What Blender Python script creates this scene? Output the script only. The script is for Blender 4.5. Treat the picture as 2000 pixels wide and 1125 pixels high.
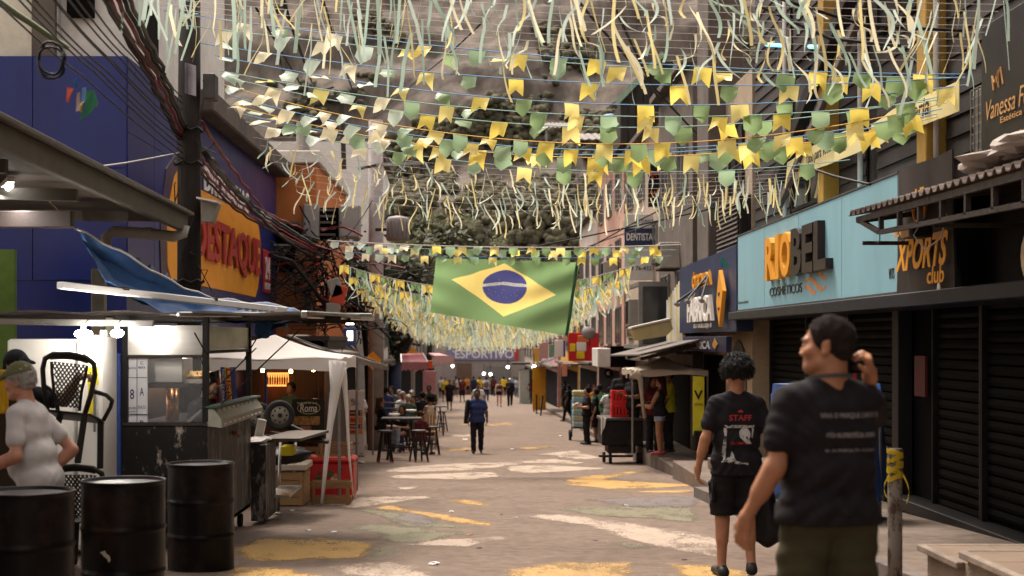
import bpy, math, random
import numpy as np
from mathutils import Vector, Matrix, Euler
from mathutils.bvhtree import BVHTree
random.seed(7); np.random.seed(7)
R = math.radians
SC = bpy.context.scene
COL = SC.collection
for o in list(bpy.data.objects): bpy.data.objects.remove(o)

# ------------------------------------------------------------------ camera, sky, sun, exposure
FOC, VX, VY, EYE = 2777.8, 930.0, 665.0, 1.5
cd = bpy.data.cameras.new('camera'); cam = bpy.data.objects.new('camera', cd); COL.objects.link(cam)
cam.location = (0, 0, EYE); cam.rotation_euler = (R(90), 0, 0)
cd.lens = 50; cd.sensor_width = 36
cd.shift_x = 70 / 2000.0; cd.shift_y = 102.5 / 2000.0
cd.clip_start = 0.1; cd.clip_end = 3000
cd.dof.use_dof = True; cd.dof.focus_distance = 17.0; cd.dof.aperture_fstop = 2.2
SC.camera = cam
SUN_EL, SUN_AZ = 62.0, -25.0
W = bpy.data.worlds.new('World'); SC.world = W; W.use_nodes = True
nt = W.node_tree; bg = nt.nodes['Background']
sky = nt.nodes.new('ShaderNodeTexSky'); sky.sky_type = 'NISHITA'; sky.sun_disc = False
sky.sun_elevation = R(SUN_EL); sky.sun_rotation = R(SUN_AZ); sky.air_density = 1.0; sky.dust_density = 4.0; sky.ozone_density = 1.0
hs = nt.nodes.new('ShaderNodeHueSaturation'); hs.inputs['Saturation'].default_value = 0.22; hs.inputs['Value'].default_value = 1.0
wm = nt.nodes.new('ShaderNodeMix'); wm.data_type = 'RGBA'; wm.blend_type = 'MULTIPLY'; wm.inputs[0].default_value = 1.0
wm.inputs[7].default_value = (1.0, 0.905, 0.81, 1)
nt.links.new(sky.outputs[0], hs.inputs['Color']); nt.links.new(hs.outputs[0], wm.inputs[6]); nt.links.new(wm.outputs[2], bg.inputs['Color'])
bg.inputs['Strength'].default_value = 0.15
sd = bpy.data.lights.new('sun', 'SUN'); sd.energy = 1.5; sd.angle = R(16); sd.color = (1.0, 0.93, 0.84)
sun = bpy.data.objects.new('sun', sd); COL.objects.link(sun)
ts = Vector((math.cos(R(SUN_EL)) * math.sin(R(SUN_AZ)), math.cos(R(SUN_EL)) * math.cos(R(SUN_AZ)), math.sin(R(SUN_EL))))
sun.rotation_euler = ts.to_track_quat('Z', 'Y').to_euler(); sun.location = (0, 0, 60)
SC.view_settings.view_transform = 'Standard'; SC.view_settings.look = 'None'
SC.view_settings.exposure = 1.66; SC.view_settings.gamma = 1.0; SC.view_settings.use_curve_mapping = False
SC.render.engine = 'CYCLES'
SC.cycles.max_bounces = 6; SC.cycles.diffuse_bounces = 3; SC.cycles.glossy_bounces = 3; SC.cycles.transparent_max_bounces = 8
SC.cycles.use_denoising = True; SC.cycles.caustics_reflective = False; SC.cycles.caustics_refractive = False

# ------------------------------------------------------------------ ground shape: the street falls away from the camera
def gz(y):
    if y < 36: return -0.04 * y
    if y < 44: t = (y - 36) / 8; return -1.44 - 8 * (0.04 * t - 0.0097 * t * t)
    return -1.44 - 8 * 0.0303 - 0.0206 * (y - 44)
def P(px, py, d): return Vector(((px - VX) * d / FOC, d, EYE + (VY - py) * d / FOC))
def s_of(d): return FOC / d
def d_of(py, lift=0.0):
    lo, hi = 3.0, 400.0
    for _ in range(60):
        m = (lo + hi) / 2
        y = VY + (EYE - gz(m) - lift) * FOC / m
        if y > py: lo = m
        else: hi = m
    return lo
def G(px, py, lift=0.0):
    d = d_of(py, lift); return Vector(((px - VX) * d / FOC, d, gz(d) + lift))
def X_at(px, d): return (px - VX) * d / FOC
def D_at(px, X): return X * FOC / (px - VX)
def Z_at(py, d): return EYE + (VY - py) * d / FOC

# ------------------------------------------------------------------ materials
MATS = {}
def _n(nt, t, **kw):
    n = nt.nodes.new(t)
    for k, v in kw.items(): setattr(n, k, v)
    return n
def pm(name, col, r=0.6, var=0.16, sc=5.0, bump=0.12, metal=0.0, trans=0.0, grime=0.25, gcol=(0.05, 0.042, 0.036), gsc=1.3, stretch=(1, 1, 1), bsc=40.0, spec=0.2, coat=0.0):
    if name in MATS: return MATS[name]
    m = bpy.data.materials.new(name); m.use_nodes = True; MATS[name] = m
    t = m.node_tree; L = t.links.new; b = t.nodes['Principled BSDF']
    tc = _n(t, 'ShaderNodeTexCoord'); mp = _n(t, 'ShaderNodeMapping'); mp.inputs['Scale'].default_value = stretch
    L(tc.outputs['Object'], mp.inputs['Vector'])
    n1 = _n(t, 'ShaderNodeTexNoise'); n1.inputs['Scale'].default_value = sc; n1.inputs['Detail'].default_value = 6; n1.inputs['Roughness'].default_value = 0.65
    n2 = _n(t, 'ShaderNodeTexNoise'); n2.inputs['Scale'].default_value = gsc; n2.inputs['Detail'].default_value = 8; n2.inputs['Roughness'].default_value = 0.7
    L(mp.outputs[0], n1.inputs['Vector']); L(mp.outputs[0], n2.inputs['Vector'])
    c = Vector(col)
    mx = _n(t, 'ShaderNodeMix', data_type='RGBA')
    mx.inputs[6].default_value = (*(c * (1 - var)), 1); mx.inputs[7].default_value = (*[min(1, x) for x in c * (1 + var)], 1)
    mr = _n(t, 'ShaderNodeMapRange'); mr.inputs[1].default_value = 0.3; mr.inputs[2].default_value = 0.7
    L(n1.outputs[0], mr.inputs[0]); L(mr.outputs[0], mx.inputs[0])
    out = mx.outputs[2]
    if grime > 0:
        g = _n(t, 'ShaderNodeMix', data_type='RGBA'); g.inputs[7].default_value = (*gcol, 1)
        gr = _n(t, 'ShaderNodeMapRange'); gr.inputs[1].default_value = 0.48; gr.inputs[2].default_value = 0.75; gr.inputs[4].default_value = grime
        L(n2.outputs[0], gr.inputs[0]); L(gr.outputs[0], g.inputs[0]); L(out, g.inputs[6]); out = g.outputs[2]
    L(out, b.inputs['Base Color'])
    rr = _n(t, 'ShaderNodeMapRange'); rr.inputs[3].default_value = max(0.04, r - 0.1); rr.inputs[4].default_value = min(1, r + 0.12)
    L(n2.outputs[0], rr.inputs[0]); L(rr.outputs[0], b.inputs['Roughness'])
    b.inputs['Metallic'].default_value = metal; b.inputs['Specular IOR Level'].default_value = spec
    if coat: b.inputs['Coat Weight'].default_value = coat; b.inputs['Coat Roughness'].default_value = 0.12
    if bump:
        n3 = _n(t, 'ShaderNodeTexNoise'); n3.inputs['Scale'].default_value = bsc; n3.inputs['Detail'].default_value = 4
        L(mp.outputs[0], n3.inputs['Vector'])
        bp = _n(t, 'ShaderNodeBump'); bp.inputs['Strength'].default_value = bump; bp.inputs['Distance'].default_value = 0.02
        L(n3.outputs[0], bp.inputs['Height']); L(bp.outputs[0], b.inputs['Normal'])
    if trans > 0:
        tb = _n(t, 'ShaderNodeBsdfTranslucent'); L(out, tb.inputs['Color'])
        ms = _n(t, 'ShaderNodeMixShader'); ms.inputs[0].default_value = trans
        o = t.nodes['Material Output']
        L(b.outputs[0], ms.inputs[1]); L(tb.outputs[0], ms.inputs[2]); L(ms.outputs[0], o.inputs['Surface'])
    return m
def em(name, col, st):
    if name in MATS: return MATS[name]
    m = bpy.data.materials.new(name); m.use_nodes = True; MATS[name] = m
    b = m.node_tree.nodes['Principled BSDF']; b.inputs['Base Color'].default_value = (*col, 1)
    b.inputs['Emission Color'].default_value = (*col, 1); b.inputs['Emission Strength'].default_value = st
    return m
def glassm(name, col=(0.75, 0.8, 0.8), a=0.25, r=0.06):
    if name in MATS: return MATS[name]
    m = bpy.data.materials.new(name); m.use_nodes = True; MATS[name] = m
    t = m.node_tree; b = t.nodes['Principled BSDF']; b.inputs['Base Color'].default_value = (*col, 1); b.inputs['Roughness'].default_value = r
    tr = _n(t, 'ShaderNodeBsdfTransparent'); ms = _n(t, 'ShaderNodeMixShader'); ms.inputs[0].default_value = a
    t.links.new(tr.outputs[0], ms.inputs[1]); t.links.new(b.outputs[0], ms.inputs[2]); t.links.new(ms.outputs[0], t.nodes['Material Output'].inputs['Surface'])
    return m
def worn(name, paint, under, cover=0.5, sc=3.0, r=0.75, stretch=(1, 1, 1), fine=22.0, var=0.12, bump=0.2):
    """paint rubbed off to what is under it (noise decides where)"""
    if name in MATS: return MATS[name]
    m = bpy.data.materials.new(name); m.use_nodes = True; MATS[name] = m
    t = m.node_tree; L = t.links.new; b = t.nodes['Principled BSDF']; b.inputs['Roughness'].default_value = r; b.inputs['Specular IOR Level'].default_value = .2
    tc = _n(t, 'ShaderNodeTexCoord'); mp = _n(t, 'ShaderNodeMapping'); mp.inputs['Scale'].default_value = stretch
    L(tc.outputs['Object'], mp.inputs[0])
    a = _n(t, 'ShaderNodeTexNoise'); a.inputs['Scale'].default_value = sc; a.inputs['Detail'].default_value = 10; a.inputs['Roughness'].default_value = 0.75
    f = _n(t, 'ShaderNodeTexNoise'); f.inputs['Scale'].default_value = fine; f.inputs['Detail'].default_value = 5
    L(mp.outputs[0], a.inputs['Vector']); L(mp.outputs[0], f.inputs['Vector'])
    ad = _n(t, 'ShaderNodeMath', operation='MULTIPLY_ADD'); ad.inputs[1].default_value = 0.35; L(f.outputs[0], ad.inputs[0]); L(a.outputs[0], ad.inputs[2])
    mr = _n(t, 'ShaderNodeMapRange'); mr.inputs[1].default_value = 0.175 + cover - 0.05; mr.inputs[2].default_value = 0.175 + cover + 0.06
    L(ad.outputs[0], mr.inputs[0])
    pv = _n(t, 'ShaderNodeMix', data_type='RGBA'); p = Vector(paint); pv.inputs[6].default_value = (*(p * (1 - var)), 1); pv.inputs[7].default_value = (*(p * (1 + var)), 1)
    L(f.outputs[0], pv.inputs[0])
    mx = _n(t, 'ShaderNodeMix', data_type='RGBA'); mx.inputs[7].default_value = (*under, 1)
    L(mr.outputs[0], mx.inputs[0]); L(pv.outputs[2], mx.inputs[6]); L(mx.outputs[2], b.inputs['Base Color'])
    bp = _n(t, 'ShaderNodeBump'); bp.inputs['Strength'].default_value = bump; bp.inputs['Distance'].default_value = 0.01
    L(f.outputs[0], bp.inputs['Height']); L(bp.outputs[0], b.inputs['Normal'])
    return m

# ------------------------------------------------------------------ mesh builder and object helpers
class MB:
    def __init__(s): s.v = []; s.f = []; s.m = []
    def add(s, vs, fs, mi=0):
        n = len(s.v); s.v += [tuple(v) for v in vs]; s.f += [tuple(n + i for i in f) for f in fs]; s.m += [mi] * len(fs); return s
    def box(s, x0, x1, y0, y1, z0, z1, b=0.0, mi=0, M=None):
        if x0 > x1: x0, x1 = x1, x0
        if y0 > y1: y0, y1 = y1, y0
        if z0 > z1: z0, z1 = z1, z0
        if b <= 0:
            vs = [(x, y, z) for x in (x0, x1) for y in (y0, y1) for z in (z0, z1)]
            fs = [(0, 1, 3, 2), (4, 6, 7, 5), (0, 4, 5, 1), (2, 3, 7, 6), (0, 2, 6, 4), (1, 5, 7, 3)]
        else:
            b = min(b, (x1 - x0) * .45, (y1 - y0) * .45, (z1 - z0) * .45); vs = []; idx = {}
            for ix, x in ((0, x0), (1, x1)):
                for iy, y in ((0, y0), (1, y1)):
                    for iz, z in ((0, z0), (1, z1)):
                        sx, sy, sz = (b if ix == 0 else -b), (b if iy == 0 else -b), (b if iz == 0 else -b)
                        for a, p in (('x', (x, y + sy, z + sz)), ('y', (x + sx, y, z + sz)), ('z', (x + sx, y + sy, z))):
                            idx[(ix, iy, iz, a)] = len(vs); vs.append(p)
            fs = []
            I = lambda ix, iy, iz, a: idx[(ix, iy, iz, a)]
            for i in (0, 1):
                q = [I(i, 0, 0, 'x'), I(i, 1, 0, 'x'), I(i, 1, 1, 'x'), I(i, 0, 1, 'x')]; fs.append(q if i else q[::-1])
                q = [I(0, i, 0, 'y'), I(0, i, 1, 'y'), I(1, i, 1, 'y'), I(1, i, 0, 'y')]; fs.append(q if i else q[::-1])
                q = [I(0, 0, i, 'z'), I(1, 0, i, 'z'), I(1, 1, i, 'z'), I(0, 1, i, 'z')]; fs.append(q if i else q[::-1])
            for i in (0, 1):
                for j in (0, 1):
                    q = [I(i, j, 0, 'x'), I(i, j, 0, 'y'), I(i, j, 1, 'y'), I(i, j, 1, 'x')]; fs.append(q if (i + j) % 2 else q[::-1])
                    q = [I(i, 0, j, 'x'), I(i, 0, j, 'z'), I(i, 1, j, 'z'), I(i, 1, j, 'x')]; fs.append(q[::-1] if (i + j) % 2 else q)
                    q = [I(0, i, j, 'y'), I(0, i, j, 'z'), I(1, i, j, 'z'), I(1, i, j, 'y')]; fs.append(q if (i + j) % 2 else q[::-1])
            for i in (0, 1):
                for j in (0, 1):
                    for k in (0, 1):
                        q = [I(i, j, k, 'x'), I(i, j, k, 'y'), I(i, j, k, 'z')]; fs.append(q if (i + j + k) % 2 else q[::-1])
        if M is not None: vs = [M @ Vector(v) for v in vs]
        return s.add(vs, fs, mi)
    def obox(s, c, size, rot=(0, 0, 0), b=0.0, mi=0):
        M = Matrix.Translation(c) @ Euler(rot).to_matrix().to_4x4(); x, y, z = [q / 2 for q in size]
        return s.box(-x, x, -y, y, -z, z, b, mi, M)
    def bar(s, p0, p1, w, h, b=0.0, mi=0, up=(0, 0, 1)):
        p0, p1 = Vector(p0), Vector(p1); d = p1 - p0; L = d.length; d.normalize(); u = Vector(up)
        if abs(d.dot(u)) > .98: u = Vector((0, 1, 0))
        x = d.cross(u).normalized(); z = x.cross(d)
        M = Matrix((x, d, z)).transposed().to_4x4(); M.translation = (p0 + p1) / 2
        return s.box(-w / 2, w / 2, -L / 2, L / 2, -h / 2, h / 2, b, mi, M)
    def tube(s, p0, p1, r0, r1=None, n=8, mi=0): return s.path([p0, p1], [r0, r0 if r1 is None else r1], n, mi)
    def path(s, pts, r, n=5, mi=0, caps=True):
        pts = [Vector(p) for p in pts]; N = len(pts); rs = r if isinstance(r, (list, tuple)) else [r] * N
        t0 = (pts[1] - pts[0]).normalized(); a = Vector((0, 0, 1)) if abs(t0.z) < .9 else Vector((1, 0, 0)); u = t0.cross(a).normalized()
        vs = []; fs = []
        for i, p in enumerate(pts):
            t = (pts[min(i + 1, N - 1)] - pts[max(i - 1, 0)]).normalized()
            u = (u - t * u.dot(t)).normalized(); w = t.cross(u)
            for k in range(n):
                an = 2 * math.pi * k / n; vs.append(p + (u * math.cos(an) + w * math.sin(an)) * rs[i])
        for i in range(N - 1):
            for k in range(n):
                k2 = (k + 1) % n; fs.append((i * n + k, i * n + k2, (i + 1) * n + k2, (i + 1) * n + k))
        if caps: fs.append(tuple(range(n))[::-1]); fs.append(tuple(range((N - 1) * n, N * n)))
        return s.add(vs, fs, mi)
    def lathe(s, c, prof, n=24, mi=0, M=None, cap=True):
        c = Vector(c); vs = []; fs = []
        for (r, z) in prof:
            for k in range(n):
                a = 2 * math.pi * k / n; v = Vector((r * math.cos(a), r * math.sin(a), z)); vs.append((M @ v if M else v) + c)
        for i in range(len(prof) - 1):
            for k in range(n):
                k2 = (k + 1) % n; fs.append((i * n + k, i * n + k2, (i + 1) * n + k2, (i + 1) * n + k))
        if cap: fs.append(tuple(range(n))[::-1]); fs.append(tuple(range((len(prof) - 1) * n, len(prof) * n)))
        return s.add(vs, fs, mi)
    def ell(s, c, r, n=10, m=6, mi=0, jit=0.0):
        c = Vector(c); vs = [c + Vector((0, 0, r[2]))]; fs = []
        for i in range(1, m):
            th = math.pi * i / m
            for k in range(n):
                a = 2 * math.pi * k / n; j = 1 + random.uniform(-jit, jit)
                vs.append(c + Vector((r[0] * math.sin(th) * math.cos(a) * j, r[1] * math.sin(th) * math.sin(a) * j, r[2] * math.cos(th) * j)))
        vs.append(c - Vector((0, 0, r[2]))); last = len(vs) - 1
        for k in range(n): fs.append((0, 1 + k, 1 + (k + 1) % n))
        for i in range(m - 2):
            for k in range(n):
                a = 1 + i * n + k; b = 1 + i * n + (k + 1) % n; fs.append((a, a + n, b + n, b))
        for k in range(n): fs.append((last, 1 + (m - 2) * n + (k + 1) % n, 1 + (m - 2) * n + k))
        return s.add(vs, fs, mi)
    def prism(s, pts, ext, mi=0):
        """closed polygon of 3-D points pushed along the vector ext"""
        pts = [Vector(p) for p in pts]; e = Vector(ext); n = len(pts); nn = Vector((0, 0, 0))
        for i in range(n): nn += pts[i].cross(pts[(i + 1) % n])
        if nn.dot(e) > 0: pts = pts[::-1]
        vs = pts + [p + e for p in pts]; fs = [tuple(range(n)), tuple(range(2 * n - 1, n - 1, -1))]
        for i in range(n): j = (i + 1) % n; fs.append((j, i, n + i, n + j))
        return s.add(vs, fs, mi)
    def grid(s, fn, nu, nv, mi=0):
        vs = [fn(i / nu, j / nv) for j in range(nv + 1) for i in range(nu + 1)]
        fs = [(j * (nu + 1) + i, j * (nu + 1) + i + 1, (j + 1) * (nu + 1) + i + 1, (j + 1) * (nu + 1) + i) for j in range(nv) for i in range(nu)]
        return s.add(vs, fs, mi)
    def slab(s, fn, nu, nv, th, mi=0):
        """a sheet with a thickness th (a vector)"""
        t = Vector(th); n = (nu + 1) * (nv + 1)
        g = [Vector(fn(i / nu, j / nv)) for j in range(nv + 1) for i in range(nu + 1)]
        vs = g + [p + t for p in g]; fs = []
        for j in range(nv):
            for i in range(nu):
                a = j * (nu + 1) + i; q = (a, a + 1, a + nu + 2, a + nu + 1); fs.append(q[::-1]); fs.append(tuple(n + k for k in q))
        for i in range(nu):
            a = i; b = nv * (nu + 1) + i; fs.append((a, a + 1, n + a + 1, n + a)); fs.append((b + 1, b, n + b, n + b + 1))
        for j in range(nv):
            a = j * (nu + 1); b = a + nu; c = a + nu + 1; d = b + nu + 1
            fs.append((c, a, n + a, n + c)); fs.append((b, d, n + d, n + b))
        return s.add(vs, fs, mi)
    def mesh(s, name, mats, smooth=False, inv=None):
        me = bpy.data.meshes.new(name); vs = s.v if inv is None else [tuple(inv @ Vector(v)) for v in s.v]
        me.from_pydata(vs, [], s.f)
        for m in (mats if isinstance(mats, (list, tuple)) else [mats]): me.materials.append(m)
        if any(s.m): me.polygons.foreach_set('material_index', s.m)
        if smooth: me.polygons.foreach_set('use_smooth', [True] * len(me.polygons))
        me.update(); return me
WM = {}
def wmat(o): return WM.get(o.name, Matrix.Identity(4)) if o else Matrix.Identity(4)
def link(name, me, parent=None):
    o = bpy.data.objects.new(name, me); COL.objects.link(o)
    if parent: o.parent = parent; WM[o.name] = wmat(parent)
    return o
def part(name, mb, mats, parent, smooth=False, local=False, label=None):
    """one mesh object under parent; the builder's points are world points unless local"""
    inv = None if local or parent is None else wmat(parent).inverted()
    o = link(name, mb.mesh(name, mats, smooth, inv), parent)
    if label: o['label'] = label
    return o
def tag(o, label, cat, group=None):
    o['label'] = label; o['category'] = cat
    if group: o['group'] = group
    return o
def thing(name, label, cat, loc=(0, 0, 0), rz=0.0, group=None):
    o = bpy.data.objects.new(name, None); COL.objects.link(o); o.empty_display_size = .2
    o.location = loc; o.rotation_euler = (0, 0, rz)
    WM[o.name] = Matrix.Translation(loc) @ Matrix.Rotation(rz, 4, 'Z')
    return tag(o, label, cat, group)
def single(name, mb, mats, label, cat, loc, group=None, smooth=False):
    """a thing that is one mesh, with its origin at loc"""
    M = Matrix.Translation(loc); o = link(name, mb.mesh(name, mats, smooth, M.inverted())); o.location = loc; WM[o.name] = M
    return tag(o, label, cat, group)
def struct(name, mb, mats, smooth=False):
    o = link(name, mb.mesh(name, mats, smooth)); o['kind'] = 'structure'; WM[o.name] = Matrix.Identity(4); return o
def dup(root, loc, rz=0.0, label=None, group=None, scale=1.0):
    r = root.copy(); COL.objects.link(r); r.location = loc; r.rotation_euler = (0, 0, rz); r.scale = (scale,) * 3
    WM[r.name] = Matrix.Translation(loc) @ Matrix.Rotation(rz, 4, 'Z')
    if label: r['label'] = label
    if group: r['group'] = group
    def rec(a, b):
        for ch in list(a.children):
            c = ch.copy(); COL.objects.link(c); c.parent = b; rec(ch, c)
    rec(root, r); return r
def frame(o, u, v):
    u, v = Vector(u).normalized(), Vector(v).normalized(); M = Matrix((u, v, u.cross(v))).transposed().to_4x4(); M.translation = o; return M
RIGHTU, LEFTU, CAMU, UP = (0, -1, 0), (0, 1, 0), (1, 0, 0), (0, 0, 1)   # reading directions on the two facades and towards the camera
def text_mesh(body, w=None, h=None, bold=0.0, ext=0.002, shear=0.0, spacing=1.0, res=3):
    """text centred on the origin in the xy plane, fitted to w x h"""
    c = bpy.data.curves.new('t', 'FONT'); c.body = body; c.size = 1.0; c.offset = bold; c.extrude = 0.0; c.resolution_u = res
    c.align_x = 'CENTER'; c.shear = shear; c.space_character = spacing
    o = bpy.data.objects.new('t', c); me = bpy.data.meshes.new_from_object(o); bpy.data.objects.remove(o); bpy.data.curves.remove(c)
    n = len(me.vertices); co = np.empty(n * 3, np.float32); me.vertices.foreach_get('co', co); co = co.reshape(-1, 3)
    lo, hi = co.min(0), co.max(0); sz = np.maximum(hi - lo, 1e-6)
    fx = (w / sz[0]) if w else None; fy = (h / sz[1]) if h else fx
    if fx is None: fx = fy
    vs = [(float((p[0] - (lo[0] + hi[0]) / 2) * fx), float((p[1] - (lo[1] + hi[1]) / 2) * fy), 0.0) for p in co]
    fs = [tuple(p.vertices) for p in me.polygons]; bpy.data.meshes.remove(me)
    mb = MB()
    if ext <= 0.0005: mb.add(vs, fs)
    else:   # give it a real thickness: front, and walls along the boundary edges
        n = len(vs); cnt = {}
        for f in fs:
            for i in range(len(f)):
                a, b = f[i], f[(i + 1) % len(f)]; cnt[(a, b)] = 1
        walls = [(b, a, n + a, n + b) for (a, b) in cnt if (b, a) not in cnt]
        mb.add([(x, y, ext) for x, y, z in vs] + [(x, y, 0.0) for x, y, z in vs], fs + [tuple(w_) for w_ in [(q[1], q[0], q[3], q[2]) for q in walls]])
    return mb
def text(body, M, mat, parent, w=None, h=None, bold=0.0, ext=0.004, shear=0.0, spacing=1.0, name='lettering'):
    mb = text_mesh(body, w, h, bold, ext, shear, spacing); mb.v = [tuple(M @ Vector(v)) for v in mb.v]
    return part(name, mb, mat, parent)
def lerp(a, b, t): return a + (b - a) * t
# ------------------------------------------------------------------ people: one smooth implicit surface per body and per garment
def sdf_mesh(prims, vox, k=0.03, clips=(), disp=None, cuts=()):
    lo = np.array([1e9] * 3); hi = -lo
    def bb(p):
        if p[0] == 'c':
            a, b = np.array(p[1]), np.array(p[2]); r = max(p[3], p[4]); return np.minimum(a, b) - r, np.maximum(a, b) + r
        c = np.array(p[1]); r = max(p[2]); return c - r, c + r
    for p in prims: l, h = bb(p); lo = np.minimum(lo, l); hi = np.maximum(hi, h)
    lo = lo - 3 * vox; hi = hi + 3 * vox
    n = np.ceil((hi - lo) / vox).astype(int) + 1
    ax = [lo[i] + np.arange(n[i]) * vox for i in range(3)]
    f = np.full(n, 0.3, np.float32)
    def dist(p, X, Y, Z):
        if p[0] == 'c':
            a = np.array(p[1], float); b = np.array(p[2], float); ba = b - a; L2 = max(ba @ ba, 1e-9)
            t = np.clip(((X - a[0]) * ba[0] + (Y - a[1]) * ba[1] + (Z - a[2]) * ba[2]) / L2, 0, 1)
            return np.sqrt((X - a[0] - t * ba[0]) ** 2 + (Y - a[1] - t * ba[1]) ** 2 + (Z - a[2] - t * ba[2]) ** 2) - (p[3] + (p[4] - p[3]) * t)
        c = np.array(p[1], float); r = p[2]; x, y, z = X - c[0], Y - c[1], Z - c[2]
        if len(p) > 3 and p[3] is not None:
            M = np.array(p[3].transposed()); x, y, z = (M[0, 0] * x + M[0, 1] * y + M[0, 2] * z, M[1, 0] * x + M[1, 1] * y + M[1, 2] * z, M[2, 0] * x + M[2, 1] * y + M[2, 2] * z)
        k0 = np.sqrt((x / r[0]) ** 2 + (y / r[1]) ** 2 + (z / r[2]) ** 2); k1 = np.sqrt((x / r[0] ** 2) ** 2 + (y / r[1] ** 2) ** 2 + (z / r[2] ** 2) ** 2)
        return k0 * (k0 - 1) / np.maximum(k1, 1e-6)
    def region(p, m):
        l, h = bb(p); i0 = np.clip(np.floor((l - m - lo) / vox).astype(int), 0, n - 1); i1 = np.clip(np.ceil((h + m - lo) / vox).astype(int) + 1, 1, n)
        sl = tuple(slice(i0[i], i1[i]) for i in range(3))
        return sl, ax[0][sl[0]][:, None, None], ax[1][sl[1]][None, :, None], ax[2][sl[2]][None, None, :]
    for p in prims:
        kk = p[5] if p[0] == 'c' and len(p) > 5 else (p[4] if p[0] == 'e' and len(p) > 4 else k)
        sl, X, Y, Z = region(p, kk + 3 * vox); d = dist(p, X, Y, Z); a = f[sl]
        h = np.maximum(kk - np.abs(a - d), 0) / kk; f[sl] = np.minimum(a, d) - h * h * kk * .25
    for p in cuts:
        kk = 0.012; sl, X, Y, Z = region(p, kk + 3 * vox); d = -dist(p, X, Y, Z); a = f[sl]
        h = np.maximum(kk - np.abs(a - d), 0) / kk; f[sl] = np.maximum(a, d) + h * h * kk * .25
    X, Y, Z = ax[0][:, None, None], ax[1][None, :, None], ax[2][None, None, :]
    if disp: f = f + disp(X, Y, Z)
    for (pt, nr) in clips:
        f = np.maximum(f, (X - pt[0]) * nr[0] + (Y - pt[1]) * nr[1] + (Z - pt[2]) * nr[2])
    ins = f < 0; c = np.zeros(np.array(f.shape) - 1, np.int8)
    sh = np.array(f.shape) - 1
    for dx in (0, 1):
        for dy in (0, 1):
            for dz in (0, 1): c += ins[dx:dx + sh[0], dy:dy + sh[1], dz:dz + sh[2]]
    act = (c > 0) & (c < 8); I, J, K = np.nonzero(act); idx = np.full(act.shape, -1, np.int64); idx[I, J, K] = np.arange(len(I))
    acc = np.zeros((len(I), 3)); cnt = np.zeros(len(I))
    cor = [(x, y, z) for x in (0, 1) for y in (0, 1) for z in (0, 1)]
    for a in cor:
        for d in range(3):
            if a[d] == 0:
                b = list(a); b[d] = 1; v1 = f[I + a[0], J + a[1], K + a[2]]; v2 = f[I + b[0], J + b[1], K + b[2]]
                cr = (v1 < 0) != (v2 < 0); t = np.where(cr, v1 / np.where(cr, v1 - v2, 1), 0)
                for q in range(3): acc[:, q] += cr * (a[q] + (t if q == d else 0))
                cnt += cr
    vs = (np.stack([I, J, K], 1) + acc / cnt[:, None]) * vox + lo
    fs = []
    for d in range(3):
        e1, e2 = (d + 1) % 3, (d + 2) % 3
        s0 = [slice(None)] * 3; s1 = [slice(None)] * 3; s0[d] = slice(0, -1); s1[d] = slice(1, None)
        for e in (e1, e2): s0[e] = slice(1, -1); s1[e] = slice(1, -1)
        A, B = ins[tuple(s0)], ins[tuple(s1)]; ch = np.argwhere(A != B); sg = A[A != B]
        base = ch.copy(); base[:, e1] += 1; base[:, e2] += 1
        def cell(o1, o2):
            q = base.copy(); q[:, e1] += o1; q[:, e2] += o2; return idx[q[:, 0], q[:, 1], q[:, 2]]
        q = np.stack([cell(-1, -1), cell(0, -1), cell(0, 0), cell(-1, 0)], 1)
        fs.append(np.where(sg[:, None], q, q[:, ::-1]))
    return vs, np.concatenate(fs)
def np_mesh(name, vs, fs, mat, smooth=True):
    me = bpy.data.meshes.new(name); me.from_pydata(vs.tolist(), [], fs.tolist()); me.materials.append(mat)
    if smooth: me.polygons.foreach_set('use_smooth', [True] * len(me.polygons))
    me.update(); return me
def V(*a): return np.array(a, float)
SKIN = {}
def skin(name, col):
    if name not in SKIN:
        m = pm('skin ' + name, col, r=.48, var=.2, sc=14, bump=.12, grime=.3, gcol=tuple(c * .6 for c in col), gsc=7, bsc=150, spec=.35)
        b = m.node_tree.nodes['Principled BSDF']; b.inputs['Subsurface Weight'].default_value = .12; b.inputs['Subsurface Radius'].default_value = (.012, .005, .003); b.inputs['Subsurface Scale'].default_value = 1
        SKIN[name] = m
    return SKIN[name]
SK = dict(tan=skin('tan', (.33, .145, .075)), brown=skin('brown', (.24, .115, .065)), dark=skin('dark', (.095, .047, .03)), fair=skin('fair', (.46, .25, .17)), ruddy=skin('ruddy', (.42, .19, .12)))
CLOTH = {}
def cloth(name, col, var=.12, r=.85, bump=.3, bsc=9):
    return pm('cloth ' + name, col, r=r, var=var, sc=4, bump=bump, grime=.1, gcol=tuple(c * .6 for c in col), bsc=bsc, spec=.15)
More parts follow.
